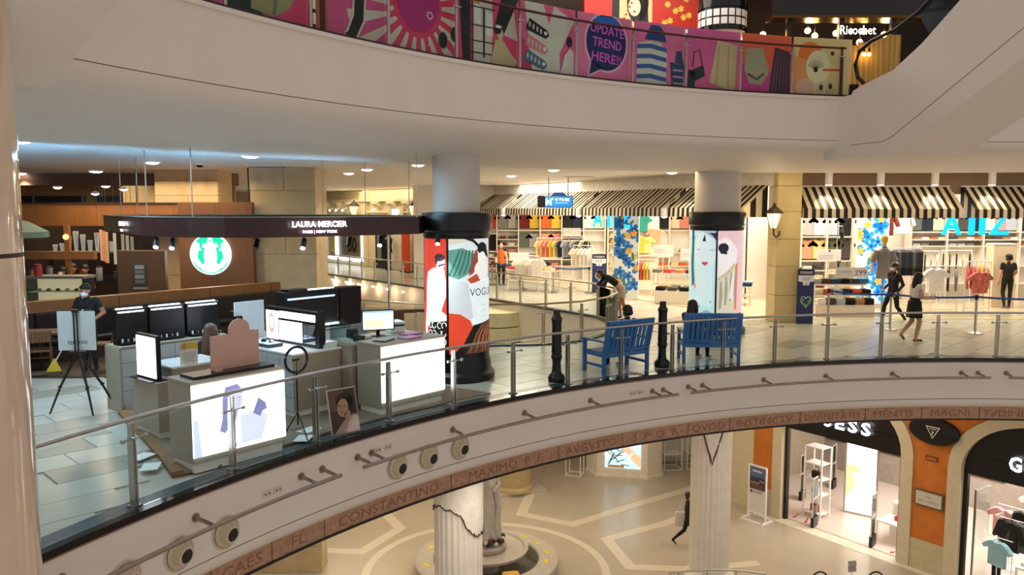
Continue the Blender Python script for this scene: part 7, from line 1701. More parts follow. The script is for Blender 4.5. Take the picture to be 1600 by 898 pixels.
# boutique room
BF = M('boutique_floor', '#d9cabd', .3, var=.05)
struct(MB().prism([tuple(gp(-2.4, .3))[:2], tuple(gp(10, .3))[:2], tuple(gp(10, 6))[:2], tuple(gp(-2.4, 6))[:2]], Z1, Z1 + .006).build('floor_boutique', BF))
struct(MB().plate(rect(-2.5, 0, 10.2, HG), gp(0, 6.2), gd, (0, 0, 1), .2).build('wall_boutique_rear', M('boutique_grey', '#a89c90', .6)))
struct(MB().plate(rect(.3, 0, 6.2, HG), gp(-2.5, 0), gi, (0, 0, 1), .1).build('wall_boutique_side', M('boutique_side', '#b0a48c', .6)))
struct(MB().prism([tuple(gp(-2.5, .3))[:2], tuple(gp(10, .3))[:2], tuple(gp(10, 6.2))[:2], tuple(gp(-2.5, 6.2))[:2]], Z1 + 4.25, Z1 + 4.4).build('ceiling_boutique', CEIL))
inl = MB().plate(rect(-2.3, 1.1, 4, 1.75), gp(0, 6.0), gd, (0, 0, 1), .05).build('dark_plank_band', M('dark_plank', '#4a3a2c', .6)); tag(inl, 'dark wooden band low on the rear wall behind the security gates', 'wall panel')
strip = MB().prism([tuple(gp(-.5, -.25))[:2], tuple(gp(10, -.25))[:2], tuple(gp(10, .2))[:2], tuple(gp(-.5, .2))[:2]], Z1, Z1 + .008).build('threshold', M('threshold_cream', '#e2d8c0', .4), floor1)
# light box in the boutique
lbA = Vector(G(1320, 800, Z1) + (Z1,))
t = thing('tall_light_box', 'tall glowing white light box with yellow print inside the boutique', 'light box', lbA, rad(-38)); MB().box(-.06, 0, 0, .95, .12, 2.75).build('frame', STEEL, t); MB().box(0, -.015, .08, .9, 0, 2.7).build('lit_face', C('#fbf7ee', .4, 1.6), t)
art('faint_print', t, [('#f2d98a', [(0, .4), (.28, .9), (.18, 1.3), (.5, 1.35), (.2, 1.6), (0, 1.5)]), ('#dfe4ee', [(.05, 2.2), (.4, 2.3), (.3, 2.6), (.05, 2.6)])], lambda u, v, d: (u, -.015 - d, .08 + v), emit=1.3)
CLR = glass_mat('gate_acrylic', (.92, .93, .93), .25)
for k, (px, py) in enumerate(((1253, 780), (1302, 762), (1272, 822), (1363, 852))):
    x, y = G(px, py, Z1)
    t = thing('security_gate', ['clear security gate at the rear left of the boutique', 'clear security gate at the rear centre of the boutique', 'clear security gate nearest the left arch frame', 'clear security gate nearest the right side of the left arch'][k], 'security gate', (x, y, Z1 + .006), ga_ + PI / 2 + .25, 'security gates'); MB().box(-.2, -.05, 0, .2, .05, .32).build('base', BLACK, t, bevel=.01)
    fr_ = M('gate_frame', '#d8cfc4', .3)
    for s in (-.2, .2): MB().box(s - .012, -.012, .32, s + .012, .012, 1.55).build('upright', fr_, t)
    for z in (.9, 1.55): MB().box(-.2, -.012, z - .015, .2, .012, z + .015).build('crossbar', fr_, t)
    MB().box(-.188, -.004, .33, .188, .004, 1.54).build('clear_panel', CLR, t)
# shelves and goods inside the left arch
def cube_shelf(s, dep, w, h, shelves, label):
    t = thing('cube_shelf', label, 'shelving', gp(s, dep, .006), ga_)
    for a in (0, w):
        for b in (0, .5): MB().box(a - .02, b - .02, 0, a + .02, b + .02, h).build('upright', WHITEG, t)
    for z in shelves: MB().box(0, 0, z, w, .5, z + .03).build('shelf_board', WHITEG, t)
cube_shelf(.15, .9, .6, 2.3, (.15, .75, 1.25, 1.75, 2.28), 'white frame shelving with shoes beside the left arch frame')
def bag(s, dep, z, col_, label, w=.3, h=.22):
    t = thing('handbag', label, 'handbag', gp(s, dep, z), ga_, 'bags in the boutique')
    MB().prism([(-w / 2, -.06), (w / 2, -.06), (w / 2 * .9, .06), (-w / 2 * .9, .06)], 0, h).build('body', C(col_, .4), t, bevel=.015); MB().tube([(-w * .3, 0, h), (-w * .25, 0, h + .14), (w * .25, 0, h + .14), (w * .3, 0, h)], .012, 6).build('handle', C(col_, .4), t, smooth=True)
bag(.45, 1.1, 1.286, '#231a16', 'black handbag on the white frame shelving'); bag(.45, 1.1, .786, '#a8c4cc', 'pale blue handbag on the white frame shelving', .26, .18); bag(.45, 1.1, .186, '#b02a20', 'red handbag on the white frame shelving')
t = thing('boutique_table', 'white two-level boutique table with a red bag inside the left arch', 'table', gp(2.55, 1.0, .006), ga_)
for a in (0, 1.16):
    for b in (0, .76): MB().box(a, b, 0, a + .04, b + .04, .55).build('leg', WHITEG, t)
MB().box(0, 0, .55, 1.2, .8, .6).build('table_top', WHITEG, t); MB().box(.0, .85, 0, .06, 1.5, .9).build('riser', WHITEG, t); MB().box(1.14, .85, 0, 1.2, 1.5, .9).build('riser', WHITEG, t); MB().box(0, .85, .9, 1.2, 1.5, .95).build('upper_top', WHITEG, t)
bag(3.1, 1.4, .606, '#c8142c', 'bright red handbag on the boutique table', .4, .14); bag(2.95, 2.3, .956, '#c9a020', 'yellow handbag on the upper boutique table'); bag(3.35, 2.3, .956, '#1a1616', 'black and white handbag on the upper boutique table', .34, .3)
bag(3.55, 1.3, .606, '#3a3640', 'grey clutch on the boutique table end', .2, .08)
t = thing('boutique_shelf', 'white shelf of folded clothes by the right side of the left arch', 'shelving', gp(3.1, 2.9, .006), ga_); 
for z in (1.1, 1.5, 1.9): MB().box(0, 0, z, .9, .4, z + .03).build('shelf_board', WHITEG, t)
MB().box(-.03, 0, 0, 0, .4, 2.6).build('upright', WHITEG, t); MB().box(.9, 0, 0, .93, .4, 2.6).build('upright', WHITEG, t)
for k, (z, c_) in enumerate(((1.536, 'white'), (1.536, 'black'), (1.136, 'navy'), (1.936, 'rose'))): stack(c_, gp(3.3 + .4 * (k % 2), 3.1, z), ga_, 3, '%s folded stack on the boutique shelf' % c_, 'boutique folded stacks')
for k, c_ in enumerate(('black', 'white', 'black')): garment(slim_me, c_, gp(3.3 + .2 * k, 3.05, 2.0), ga_ + rad(60), '%s top above the boutique shelf' % c_, 'boutique tops', name='hanging_garment', cat='garment')
for k, (s, dep, r_) in enumerate(((.55, .45, .4), (3.35, .45, -.2), (.1, .5, .2))):
    t = thing('red_floor_arrow', ['red floor arrow by the left arch frame', 'red floor arrow by the right side of the left arch', 'thin red floor mark behind the left arch frame'][k], 'floor sticker', gp(s, dep, .0065), ga_ + PI / 2 + r_); MB().prism([(0, -.02), (.36, -.02), (.36, .02), (0, .02)], 0, .004).build('shaft', C('#c0281c'), t); MB().prism([(-.08, 0), (.04, -.07), (.04, .07)], 0, .004).build('head', C('#c0281c'), t)
# second arch: rails and mannequins of clothes
def hook_stand(s, dep, h, items, label, turn=0):
    p = gp(s, dep, .006); t = thing('t_stand', label, 'clothes stand', p, ga_ + turn)
    MB().cone((0, 0, .02), (0, 0, h), .014, n=8).build('pole', WHITEG, t); MB().cone((-.35, 0, h), (.35, 0, h), .014, n=8).build('crossbar', WHITEG, t); MB().box(-.25, -.2, 0, .25, .2, .02).build('foot', WHITEG, t)
    for k, (me, c_, dx, sc) in enumerate(items):
        R = Matrix.Rotation(ga_ + turn, 3, 'Z'); garment(me, c_, p + R @ Vector((dx, -.02 * k, h - .74 * sc)), ga_ + turn + rad(15 * ((k % 3) - 1)), '%s garment on %s, %s from its left' % (c_, label.split(' with')[0], ORD[k]), label.split(' with')[0], name='hanging_garment', scale=sc, cat='garment')
hook_stand(5.75, 2.1, 1.72, [(tee_me, 'rose', -.2, 1.15), (tee_me, 'white', .1, 1.15), (jac_me, 'black', .35, 1.0)], 'the pale pink clothes stand inside the right arch')
hook_stand(6.15, 2.9, 2.05, [(tee_me, 'white', -.1, 1.2), (tee_me, 'rose', .5, 1.2)], 'the rear clothes stand with white and pink tees')
hook_stand(6.1, 1.4, 1.62, [(jac_me, 'black', -.1, 1.15), (jac_me, 'dark grey', .25, 1.1)], 'the black clothes stand inside the right arch')
hook_stand(5.98, .8, 1.25, [(tee_me, 'aqua', 0, 1.05)], 'the pale blue tee stand inside the right arch')
garment(pan_me, 'black', gp(5.95, .86, .1), ga_, 'black trousers hanging below the pale blue tee', 'trousers', name='hanging_trousers', scale=.62, cat='trousers')
t = thing('boutique_table', 'white boutique table with pale folded tops inside the right arch', 'table', gp(6.55, .45, .006), ga_); MB().box(0, 0, .72, 1.6, .8, .77).build('table_top', WHITEG, t); MB().box(.02, .02, .32, 1.58, .78, .36).build('lower_shelf', WHITEG, t)
for a in (0, 1.56):
    for b in (0, .76): MB().box(a, b, 0, a + .04, b + .04, .72).build('leg', WHITEG, t)
for k, c_ in enumerate(('white', 'denim', 'light grey', 'pale blue')): stack(c_, gp(6.75 + .36 * k, .8, .777), ga_, 2, '%s folded stack on the table inside the right arch' % c_, 'boutique folded stacks')
for k, c_ in enumerate(('rose', 'cream', 'white')): stack(c_, gp(6.8 + .45 * k, .8, .367), ga_, 3, '%s folded stack below the table inside the right arch' % c_, 'boutique folded stacks')
t = thing('flowered_bag', 'cream bag printed with brown flowers at the bottom right edge', 'bag', gp(6.55, .05, .006), ga_); MB().box(0, 0, 0, 1.0, .3, .42).build('body', C('#d9cfb4'), t, bevel=.03)
art('flower_print', t, [('#8a5a3a', [flower(.2 + .14 * k, .18 + .1 * (k % 3), .06, 5, k) for k in range(5)]), ('#8a9a3a', [ell(.5, .1, .1, .03, 10), ell(.75, .08, .1, .03, 10)])], lambda u, v, d: (u, -d, v))
for k in range(2):
    t = thing('glass_door_edge', ['clear glass door leaf inside the right arch', 'clear glass door leaf inside the left arch'][k], 'glass door', gp((5.55, 3.55)[k], .35, .006), ga_ + PI / 2); MB().box(0, -.01, .02, .9, .01, 2.5).build('pane', GLASS, t); MB().box(0, -.02, 0, .05, .02, 2.52).build('stile', STEEL, t)
# poster stand on the lower floor
px_, py_ = G(1182, 812, Z1)
t = thing('poster_stand', 'white framed poster stand in front of the orange pier', 'poster stand', (px_, py_, Z1), rad(-52))
for s in (-.32, .32): MB().box(s - .02, -.02, .06, s + .02, .02, 1.75).build('upright', WHITEG, t)
for z in (.2, 1.73): MB().box(-.32, -.02, z, .32, .02, z + .04).build('crossbar', WHITEG, t)
MB().box(-.3, -.008, .24, .3, .008, 1.73).build('sheet', C('#d9d6d2'), t)
for s in (-.28, .28): MB().box(-.4, s - .03, 0, .4, s + .03, .05).build('foot_bar', WHITEG, t)
for s in (-.38, .38): MB().box(s - .03, -.3, 0, s + .03, .3, .05).build('foot_bar', WHITEG, t)
random.seed(4)
art('print', t, [('#2c3a56', rect(.02, .75, .58, 1.47)), ('#56688a', rect(.02, 1.15, .58, 1.47)), ('#e0e4ea', [rect(.12 + .07 * k, 1.31, .17 + .07 * k, 1.37) for k in range(5)]), ('#b98a5a', [ell(.08 + .055 * k, .98 + random.uniform(-.05, .08), .025, .035, 8) for k in range(9)]), ('#6e4636', rect(.06, .78, .54, .9)), ('#8a3a34', rect(.05, .62, .13, .72)), ('#9a9690', [rect(.18, .64 + .03 * k, .5, .655 + .03 * k) for k in range(3)])], lambda u, v, d: (-.3 + u, -.008 - d, .24 + v))
# small things along the bottom edge
t = thing('curved_low_balustrade', 'curved glass balustrade at the bottom edge below the cream column', 'balustrade', (4.2, 17.6, Z1)); pts = [G(1045 + 15 * k, 900 - 10 * math.sin(PI * min(1, .15 + k / 14)), Z1 + 1.0) for k in range(11)]
MB().tube([(x, y, Z1 + 1.0) for x, y in pts], .025, 8).build('handrail', STEEL, t, world=True, smooth=True)
for k in (1, 4, 7, 10): MB().cone((pts[k][0], pts[k][1], Z1), (pts[k][0], pts[k][1], Z1 + 1.0), .02, n=8).build('post', STEEL, t, world=True)
for k in (1, 4, 7): A, B = Vector(pts[k] + (Z1 + .05,)), Vector(pts[k + 3] + (Z1 + .05,)); MB().plate(rect(.02, 0, (B - A).length - .02, .85), A, (B - A).normalized(), (0, 0, 1), .01).build('glass_pane', GLASS, t, world=True)
for k, px in enumerate((1281, 1368)):
    x, y = G(px, 893, Z1 + .82)
    t = thing('hoop_chair', ['black hoop-backed chair at the bottom edge, left one', 'black hoop-backed chair at the bottom edge, right one'][k], 'chair', (x, y, Z1), rad(10), 'hoop chairs'); MB().tube([(-.24, 0, .45)] + [(-.24 * math.cos(a), 0, .55 + .27 * math.sin(a)) for a in [PI * q / 10 for q in range(11)]] + [(.24, 0, .45)], .022, 8).build('hoop_back', BLACK, t, smooth=True); MB().lathe([(.001, .42), (.24, .42), (.24, .46), (.001, .46)], 20, (0, -.22, 0)).build('seat', BLACK, t)
    for sx in (-.17, .17):
        for sy in (-.38, -.04): MB().cone((sx, sy, 0), (sx * .9, sy, .42), .016, n=7).build('leg', BLACK, t)
x, y = G(1331, 884, Z1 + 1.15)
t = thing('small_sign_stand', 'small grey sign on a thin stand at the bottom edge', 'sign stand', (x, y, Z1)); MB().cone((0, 0, .02), (0, 0, 1.05), .012, n=8).build('pole', WHITEG, t); MB().lathe([(.15, 0), (.15, .02), (.02, .03)], 18).build('foot', WHITEG, t)
for z in (1.02, 1.16): MB().cbox((0, -.02, z + .06), (.22, .015, .13), rad(12), 0, rad(-15)).build('panel', C('#a89e94'), t)
# ================================================================ PEOPLE
def cloth(c): return M('garment_' + c.lstrip('#'), c, .85, var=.12, scale=12, bump=.1)
SKINL = M('skin_light', '#c8957a', .5, var=.06); SKINT = M('skin_tan', '#a9714f', .5, var=.06)
BASE = dict(pelvis=(0, 0, .94), chest=(0, 0, 1.24), neck=(0, .005, 1.43), head=(0, -.015, 1.575),
            shL=(-.175, 0, 1.37), elL=(-.23, .03, 1.10), wrL=(-.235, -.04, .86), shR=(.175, 0, 1.37), elR=(.23, .03, 1.10), wrR=(.235, -.04, .86),
            hipL=(-.085, 0, .90), knL=(-.095, -.015, .50), anL=(-.095, .03, .08), hipR=(.085, 0, .90), knR=(.095, -.015, .50), anR=(.095, .03, .08))
def person(label, loc, rz, pose=None, top='#161416', bottom='#141416', shoe='#d8d4cc', skin=SKINT, sleeve='short', legs='long', hair='short', haircol=HAIR, scale=1.0, mask=False, female=False, extra=None, toe=None, group=None):
    J = {k: Vector(v) for k, v in BASE.items()}
    for k, v in (pose or {}).items(): J[k] = Vector(v)
    root = thing('person', label, 'person', loc, rz, group); root.scale = (scale,) * 3
    mb = MB(); segs = []
    def cap(a, b, r0, r1, reg, flat=1.0):
        a, b = Vector(a), Vector(b)
        mb.tube([a, (a + b) / 2, b], [r0, (r0 + r1) / 2, r1], 12)
        for p, r in ((a, r0), (b, r1)): mb.ball(p, r * .995, 12)
        segs.append((a, b, reg, max(r0, r1)))
    ch, pe, ne, hd = J['chest'], J['pelvis'], J['neck'], J['head']
    side = (J['shR'] - J['shL']).normalized(); hs = (J['hipR'] - J['hipL']).normalized()
    wsp = (pe + ch) / 2
    for s in (-1, 1):
        cap(pe + hs * .055 * s, wsp + side * .045 * s, .105 if female else .10, .088 if female else .098, 'waist'); cap(wsp + side * .045 * s, ch + side * .07 * s, .088 if female else .098, .105, 'top')
        cap(ch + side * .07 * s, (J['shR'] if s > 0 else J['shL']) - side * .02 * s, .10, .068, 'top')
    cap(ch, ne - Vector((0, 0, .05)), .10, .065, 'top'); cap(ne - (ne - ch).normalized() * .03, hd - Vector((0, 0, .04)), .052, .05, 'skin')
    # head with jaw, nose, ears
    fw = Vector((0, -1, 0)); fq = pose.get('face') if pose else None
    if fq: fw = Vector(fq).normalized()
    sd = fw.cross(Vector((0, 0, 1))).normalized()
    n0 = len(mb.v)
    for c_, r_ in ((hd + Vector((0, 0, .03)) - fw * .012, .092), (hd + fw * .015 - Vector((0, 0, .035)), .074), (hd + fw * .035 - Vector((0, 0, .075)), .045)): mb.ball(c_, r_, 14)
    mb.tube([hd + fw * .075 + Vector((0, 0, .015)), hd + fw * .105 - Vector((0, 0, .025))], [.012, .018], 8)
    for s in (-1, 1): mb.ball(hd + sd * .088 * s - Vector((0, 0, .01)), (.016, .016, .03), 8)
    segs.append((hd - Vector((0, 0, .06)), hd + Vector((0, 0, .08)), 'skin', .09))
    for S, s in (('L', -1), ('R', 1)):
        sh, el, wr = J['sh' + S], J['el' + S], J['wr' + S]
        cap(sh, el, .058, .044, 'sleeve'); cap(el, wr, .042, .029, 'fore')
        d = J.get('hand' + S); d = Vector(d).normalized() if d is not None else (wr - el).normalized()
        u = d.cross(Vector((0, 0, 1)) if abs(d.z) < .9 else Vector((0, 1, 0))).normalized(); w = u.cross(d)
        palm = wr + d * .085
        for q in (-.028, -.009, .009, .028): cap(wr + d * .015 + u * q * .7, palm + u * q, .019, .016, 'hand')
        for q, ln in ((-.03, .062), (-.01, .078), (.01, .074), (.03, .055)):
            k1 = palm + u * q * 1.15 + d * ln * .55 - w * .010; k2 = palm + u * q * 1.2 + d * ln * .9 - w * .034
            cap(palm + u * q, k1, .0105, .010, 'hand'); cap(k1, k2, .010, .0085, 'hand')
        t1 = wr + d * .05 - u * s * .05 - w * .012; cap(wr + d * .02 - u * s * .02, t1, .015, .012, 'hand'); cap(t1, t1 + d * .035 - w * .012, .012, .010, 'hand')
        hp, kn, an = J['hip' + S], J['kn' + S], J['an' + S]
        cap(hp, kn, .088, .058, 'thigh'); cap(kn, kn + (an - kn) * .35, .056, .056, 'calf'); cap(kn + (an - kn) * .35, an, .056, .036, 'calf')
        to = J.get('toe' + S) or (an + fw * .15 - Vector((0, 0, .045)))
        cap(an + (an - to).normalized() * .03 - Vector((0, 0, .04)), to, .036, .03, 'foot'); cap(an, an - Vector((0, 0, .04)), .036, .036, 'foot')
    me = mb.mesh('body'); tmp = bpy.data.objects.new('tmp_body', me); COL.objects.link(tmp)
    rm = tmp.modifiers.new('r', 'REMESH'); rm.mode = 'VOXEL'; rm.voxel_size = .0115
    sm = tmp.modifiers.new('s', 'SMOOTH'); sm.iterations = 3; sm.factor = .45
    dg = bpy.context.evaluated_depsgraph_get(); bme = bpy.data.meshes.new_from_object(tmp.evaluated_get(dg)); bpy.data.objects.remove(tmp)
    reg2mat = dict(top=0, sleeve={'long': 0, 'short': 0, 'none': 2}[sleeve], fore=0 if sleeve == 'long' else 2, hand=2, skin=2, waist=1, thigh=1, calf=1 if legs == 'long' else 2, foot=3)
    if legs == 'bare': reg2mat['thigh'] = 2
    bme.materials.clear()
    for m in (cloth(top), cloth(bottom), skin, cloth(shoe)): bme.materials.append(m)
    import numpy as np
    nf = len(bme.polygons); cen = np.empty(nf * 3); bme.polygons.foreach_get('center', cen); cen = cen.reshape(-1, 3)
    best = np.full(nf, 1e9); idx = np.zeros(nf, dtype=np.int32)
    for a, b, reg, r in segs:
        a_, b_ = np.array(a), np.array(b); d = b_ - a_; t = np.clip(((cen - a_) @ d) / max(1e-9, d @ d), 0, 1); dist = np.linalg.norm(cen - a_ - t[:, None] * d, axis=1) - r
        if reg == 'sleeve' and sleeve == 'short':
            m_ = np.where(t < .62, 0, 2)
        else: m_ = np.full(nf, reg2mat[reg])
        k = dist < best; idx[k] = m_[k]; best[k] = dist[k]
    bme.polygons.foreach_set('material_index', idx.astype(np.int32)); bme.polygons.foreach_set('use_smooth', [True] * nf); bme.name = 'body'
    bo = bpy.data.objects.new('body', bme); COL.objects.link(bo); bo.parent = root
    up = Vector((0, 0, 1))
    # hair
    if hair:
        hb = MB()
        hb.ball(hd + up * .045 - fw * .022, (.101, .101, .090), 16, z0=-.35)
        for k in range(5): a = -.8 + .4 * k; hb.ball(hd - fw * .055 + sd * .075 * math.sin(a) - up * .02, (.05, .05, .06), 10)
        if hair == 'long':
            hb.tube([hd - fw * .05 + up * .02, hd - fw * .085 - up * .12, hd - fw * .12 - up * .30, hd - fw * .11 - up * .42], [.08, .09, .085, .04], 12)
            for s in (-1, 1): hb.tube([hd + sd * .075 * s + up * .03, hd + sd * .085 * s - up * .1, hd + sd * .08 * s - fw * .04 - up * .25], [.035, .035, .02], 8)
        if hair == 'bob':
            for s in (-1, 1): hb.tube([hd + sd * .07 * s + up * .04, hd + sd * .09 * s - fw * .03 - up * .1, hd + sd * .08 * s - fw * .05 - up * .2], [.045, .05, .03], 8)
            hb.tube([hd - fw * .06, hd - fw * .1 - up * .15, hd - fw * .12 - up * .26], [.08, .075, .04], 10)
        if hair == 'bun':
            hb.ball(hd - fw * .12 + up * .05, .05, 10)
        hb.build('hair', haircol, root, smooth=60)
    for s in (-1, 1):
        e = MB(); e.ball(hd + fw * .088 + sd * .032 * s + up * .022, (.012, .010, .008), 8); e.build('eye', BLACKG, root)
    if mask:
        mk = MB(); mk.ball(hd + fw * .045 - up * .045, (.068, .068, .052), 14); mk.build('face_mask', C('#dfe4e8'), root, smooth=True)
    else:
        mo = MB(); mo.ball(hd + fw * .082 - up * .058, (.022, .010, .007), 8); mo.build('mouth', C('#8a4a40'), root)
    if extra: extra(root, J, fw, sd)
    return root
def skirt(col_, z0, z1, r0, r1):
    return lambda root, J, fw, sd: MB().lathe([(r0, z0), (r0 * .9, (z0 + z1) / 2), (r1, z1)], 24, (J['pelvis'].x, J['pelvis'].y, 0), sy=.80).build('skirt', cloth(col_), root, smooth=True)

# woman walking to the right with a phone
wk = dict(chest=(0, -.02, 1.23), neck=(0, -.05, 1.42), head=(0, -.085, 1.565), elR=(.20, -.10, 1.08), wrR=(.10, -.34, 1.06), elL=(-.20, -.08, 1.10), wrL=(-.06, -.34, 1.07), handL=(.1, -1, .05), handR=(-.1, -1, .05), shL=(-.165, -.02, 1.36), shR=(.165, -.02, 1.36),
          knL=(-.08, -.10, .50), anL=(-.07, -.02, .08), knR=(.09, .0, .50), anR=(.07, .26, .19), toeR=(.08, .18, .05))
def walk_extra(root, J, fw, sd):
    skirt('#15120f', .60, 1.0, .225, .175)(root, J, fw, sd)
    MB().cbox((.02, -.46, 1.09), (.075, .15, .012), 0, 0, rad(20)).build('phone', BLACKG, root)
person('woman in white sleeveless top and black skirt walking with a phone', (9.5, 18.75, 0), rad(90), wk, '#d9d2c8', '#15120f', '#7a5236', SKINL, 'none', 'bare', 'bob', mask=True, female=True, scale=.97, extra=walk_extra)
# person in black walking left with a hair bun
w2 = dict(knL=(-.09, -.20, .52), anL=(-.09, -.26, .09), knR=(.09, .06, .50), anR=(.09, .34, .16), toeR=(.09, .24, .05), elL=(-.24, .10, 1.12), wrL=(-.2, -.12, .98), elR=(.24, .1, 1.1), wrR=(.24, -.1, .92))
person('person all in black with tied hair and white shoes, walking left', (10.35, 21.6, 0), rad(-72), w2, '#161413', '#131212', '#ddd8ce', SKINT, 'long', 'long', 'bun', mask=True, female=True, scale=.99, extra=lambda root, J, fw, sd: MB().ball(J['head'] - fw * .10 + Vector((0, 0, .11)), (.035, .035, .025), 8).build('hair_tie', WHITE, root))
# man in black seen from behind inside the shop
w3 = dict(elL=(-.25, -.04, 1.12), wrL=(-.2, -.2, .98), knR=(.10, -.06, .5), anR=(.11, .12, .10), anL=(-.1, -.06, .08))
person('man in black tee and black trousers seen from behind inside the shop', (15.55, 25.0, .006), rad(172), w3, '#15110f', '#131110', '#8a8078', SKINL, 'short', 'long', 'short', scale=1.02)
# man leaning on the inner rail
ln = dict(pelvis=(0, .10, .90), chest=(0, -.20, 1.14), neck=(0, -.40, 1.24), head=(0, -.53, 1.30), face=(0, -1, -.35), shL=(-.17, -.33, 1.22), shR=(.17, -.33, 1.22), elL=(-.22, -.44, 1.00), wrL=(-.06, -.60, 1.0), elR=(.22, -.44, 1.00), wrR=(.06, -.60, 1.0), handL=(1, -.2, 0), handR=(-1, -.2, 0),
          hipL=(-.085, .10, .86), hipR=(.085, .10, .86), knL=(-.10, .10, .48), anL=(-.11, .16, .08), knR=(.10, .14, .48), anR=(.12, .30, .08))
def shorts(root, J, fw, sd):
    for S in 'LR': MB().tube([J['hip' + S] + Vector((0, 0, .06)), J['hip' + S] * .35 + J['kn' + S] * .65], [.12, .105], 14).build('shorts_leg', cloth('#b5a88e'), root, smooth=True)
    MB().cbox((0, -.06, 1.21), (.16, .19, .02), 0, 0, rad(-38)).build('green_print', C('#5f7d58'), root)
person('man in black jacket and beige shorts leaning on the inner rail', (3.0, 22.75, 0), rad(-78), ln, '#141214', '#b5a88e', '#2a211c', SKINT, 'long', 'bare', 'short', extra=shorts, scale=1.0)
# bench sitters
def seat(dx=0, lean=.06):
    return dict(pelvis=(0, 0, .52), chest=(0, .07, .82), neck=(0, .06, 1.01), head=(0, .02, 1.15), shL=(-.175, .06, .95), shR=(.175, .06, .95), elL=(-.22, -.02, .70), wrL=(-.10, -.22, .62), elR=(.22, -.02, .70), wrR=(.10, -.22, .62), hipL=(-.09, -.02, .52), hipR=(.09, -.02, .52), knL=(-.11, -.42, .48), knR=(.11, -.42, .48), anL=(-.11, -.42, .08), anR=(.11, -.40, .08))
def bl_(bx, by, ang, u, v): return (bx + u * math.cos(ang) - v * math.sin(ang), by + u * math.sin(ang) + v * math.cos(ang), 0)
s1 = seat(); s1['anL'] = (-.16, -.30, .08)
person('short-haired person in dark clothes sitting on the first blue bench', bl_(1.72, 14.78, rad(32), .74, .26), rad(32 + 180), s1, '#1b1c20', '#1a1c22', '#c9cdd0', SKINT, 'long', 'long', 'short')
s2 = seat(); s2.update(elL=(-.20, -.06, .72), elR=(.20, -.06, .72))
def strap(root, J, fw, sd): MB().ball(Vector((-.02, -.14, .62)), (.15, .10, .12), 12).build('lap_bag', cloth('#a08258'), root, smooth=True)
person('long-haired person in black and tan sitting on the second blue bench', bl_(3.46, 16.02, rad(-2), .25, .26), rad(-2 + 180 - 40), s2, '#241e1a', '#1c1816', '#cfccc6', SKINT, 'long', 'long', 'long', female=True, extra=strap)
# sales assistant with long brown hair, seated behind the make-up counters
sa_ = seat(); sa_['pelvis'] = (0, 0, .52)
p0 = kp(1.80, 2.66)
st = thing('bar_stool', 'black stool under the long-haired sales assistant', 'stool', (p0.x, p0.y, .03)); st.scale = (1, 1, .9); MB().lathe([(.001, .40), (.17, .40), (.18, .44), (.16, .47), (.001, .475)], 20).build('seat', BLACK, st, smooth=True); MB().cone((0, 0, .03), (0, 0, .40), .03, n=10).build('stem', CHROME, st); MB().lathe([(.2, 0), (.2, .02), (.03, .04)], 20).build('foot', CHROME, st)
person('sales assistant in black with long brown hair seen from behind', (p0.x, p0.y, .05), rad(165), sa_, '#121113', '#121113', '#1a1816', SKINL, 'long', 'long', 'long', M('brown_hair', '#6a4c3a', .4, var=.25, scale=50), female=True, scale=1.03)
# cleaner with broom
cx_, cy_ = -8.15, 15.25
cl = dict(head=(0, -.05, 1.555), face=(-.1, -1, -.45), elL=(-.27, -.06, 1.10), wrL=(-.18, -.26, 1.00), elR=(.30, .02, 1.13), wrR=(.10, -.26, .93), handL=(0, -.4, -1), handR=(-.3, -.4, -.8))
def cleaner_extra(root, J, fw, sd):
    MB().ball(J['head'] + Vector((0, .01, .055)), (.106, .112, .07), 14, z0=-.1).build('cap', cloth('#17140f'), root, smooth=True)
    MB().lathe([(.17, .62), (.15, .95), (.13, 1.22)], 16, (0, -.045, 0), a0=PI * 1.05, a1=PI * 1.95).build('apron', cloth('#1f3a2c'), root, smooth=True)
person('masked cafe worker in black with a green apron sweeping the floor', (cx_, cy_, .012), rad(0), cl, '#151312', '#181513', '#14100e', SKINT, 'short', 'long', 'short', mask=True, extra=cleaner_extra)
t = thing('broom', 'broom with a yellow head beside the cafe worker', 'broom', (-8.62, 14.82, .012)); MB().tube([(.02, -.02, .20), (.42, .17, 1.02), (.50, .21, 1.22)], .012, 8).build('handle', C('#d8ccbc'), t, smooth=True); MB().plate([(-.13, 0), (.13, 0), (.05, .16), (.02, .24), (-.02, .24), (-.05, .16)], (0, .02, .07), (.95, .3, 0), (.1, 0, 1), .04).build('head', C('#d8b82a'), t); MB().cbox((-.0, 0, .035), (.30, .05, .07), .3).build('bristles', C('#5a4a3a'), t)
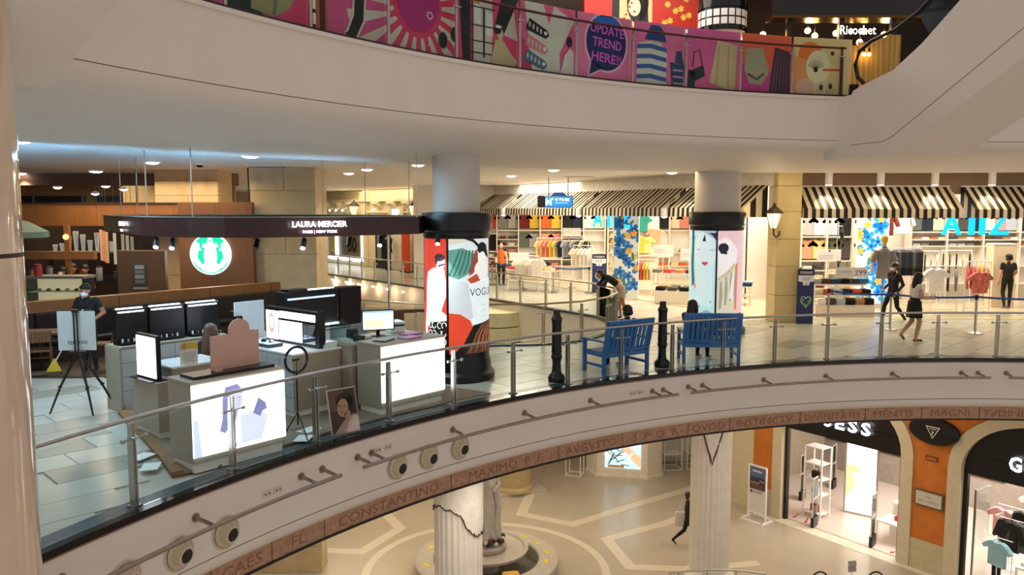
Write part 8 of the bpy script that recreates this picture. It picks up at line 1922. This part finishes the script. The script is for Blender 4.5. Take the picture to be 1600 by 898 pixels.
t = thing('grey_mop_cloth', 'grey mop cloth on the floor by the broom', 'mop', (-8.95, 14.78, .012)); MB().ball((0, 0, .03), (.26, .12, .045), 14).build('cloth_heap', C('#5c4c40'), t, smooth=True); MB().ball((.16, .04, .035), (.12, .09, .04), 10).build('cloth_fold', C('#6b5a4c'), t, smooth=True)
# baristas
for k, (px, Y, lab, colr) in enumerate(((96, 19.85, 'barista with a white mask behind the pastry case', '#141110'), (131, 20.6, 'barista in black between pastry case and screen wall', '#120f0e'), (112, 21.0, 'barista at the rear below the globe lamp', '#181412'))):
    x = (px - 800) / 1250 * Y; person(lab, (x, Y, .012), rad(25 * (k - 1)), dict(elL=(-.24, -.06, 1.1), wrL=(-.14, -.3, 1.05), elR=(.24, -.06, 1.1), wrR=(.14, -.3, 1.05)), colr, '#1a1614', '#1a1614', SKINT, 'short', 'long', 'short', mask=(k == 0), scale=.99)
t = thing('red_jug', 'red jug on the cafe side counter near the baristas', 'jug', (-10.18, 18.9, .872)); MB().lathe([(.08, 0), (.10, .12), (.08, .22), (.09, .25)], 16).build('body', C('#b01c1c', .35), t, smooth=True); MB().tube([(.09, 0, .2), (.15, 0, .16), (.10, 0, .06)], .014, 7).build('handle', C('#b01c1c', .35), t, smooth=True)
# walker on the lower floor
gk = dict(knL=(-.09, -.18, .52), anL=(-.09, -.20, .09), knR=(.09, .10, .50), anR=(.09, .42, .20), toeR=(.09, .34, .06), wrR=(.22, -.16, .92), elR=(.23, .06, 1.1))
def wl_extra(root, J, fw, sd):
    MB().ball(J['head'] + Vector((0, .01, .05)), (.108, .112, .075), 14, z0=-.1).build('cap', cloth('#121010'), root, smooth=True)
    MB().box(.20, .02, .55, .30, .38, 1.0).build('tote_bag', C('#d9d4c8'), root, bevel=.03); MB().tube([(.25, .1, 1.0), (.2, .15, 1.4), (.25, .3, 1.0)], .01, 6).build('bag_strap', C('#cfc9bc'), root)
person('masked walker in black with a white bag, half hidden by the cream column', (5.12, 22.5, Z1), rad(80), gk, '#161414', '#131214', '#6e5a48', SKINT, 'long', 'long', 'short', mask=True, extra=wl_extra, scale=.98)
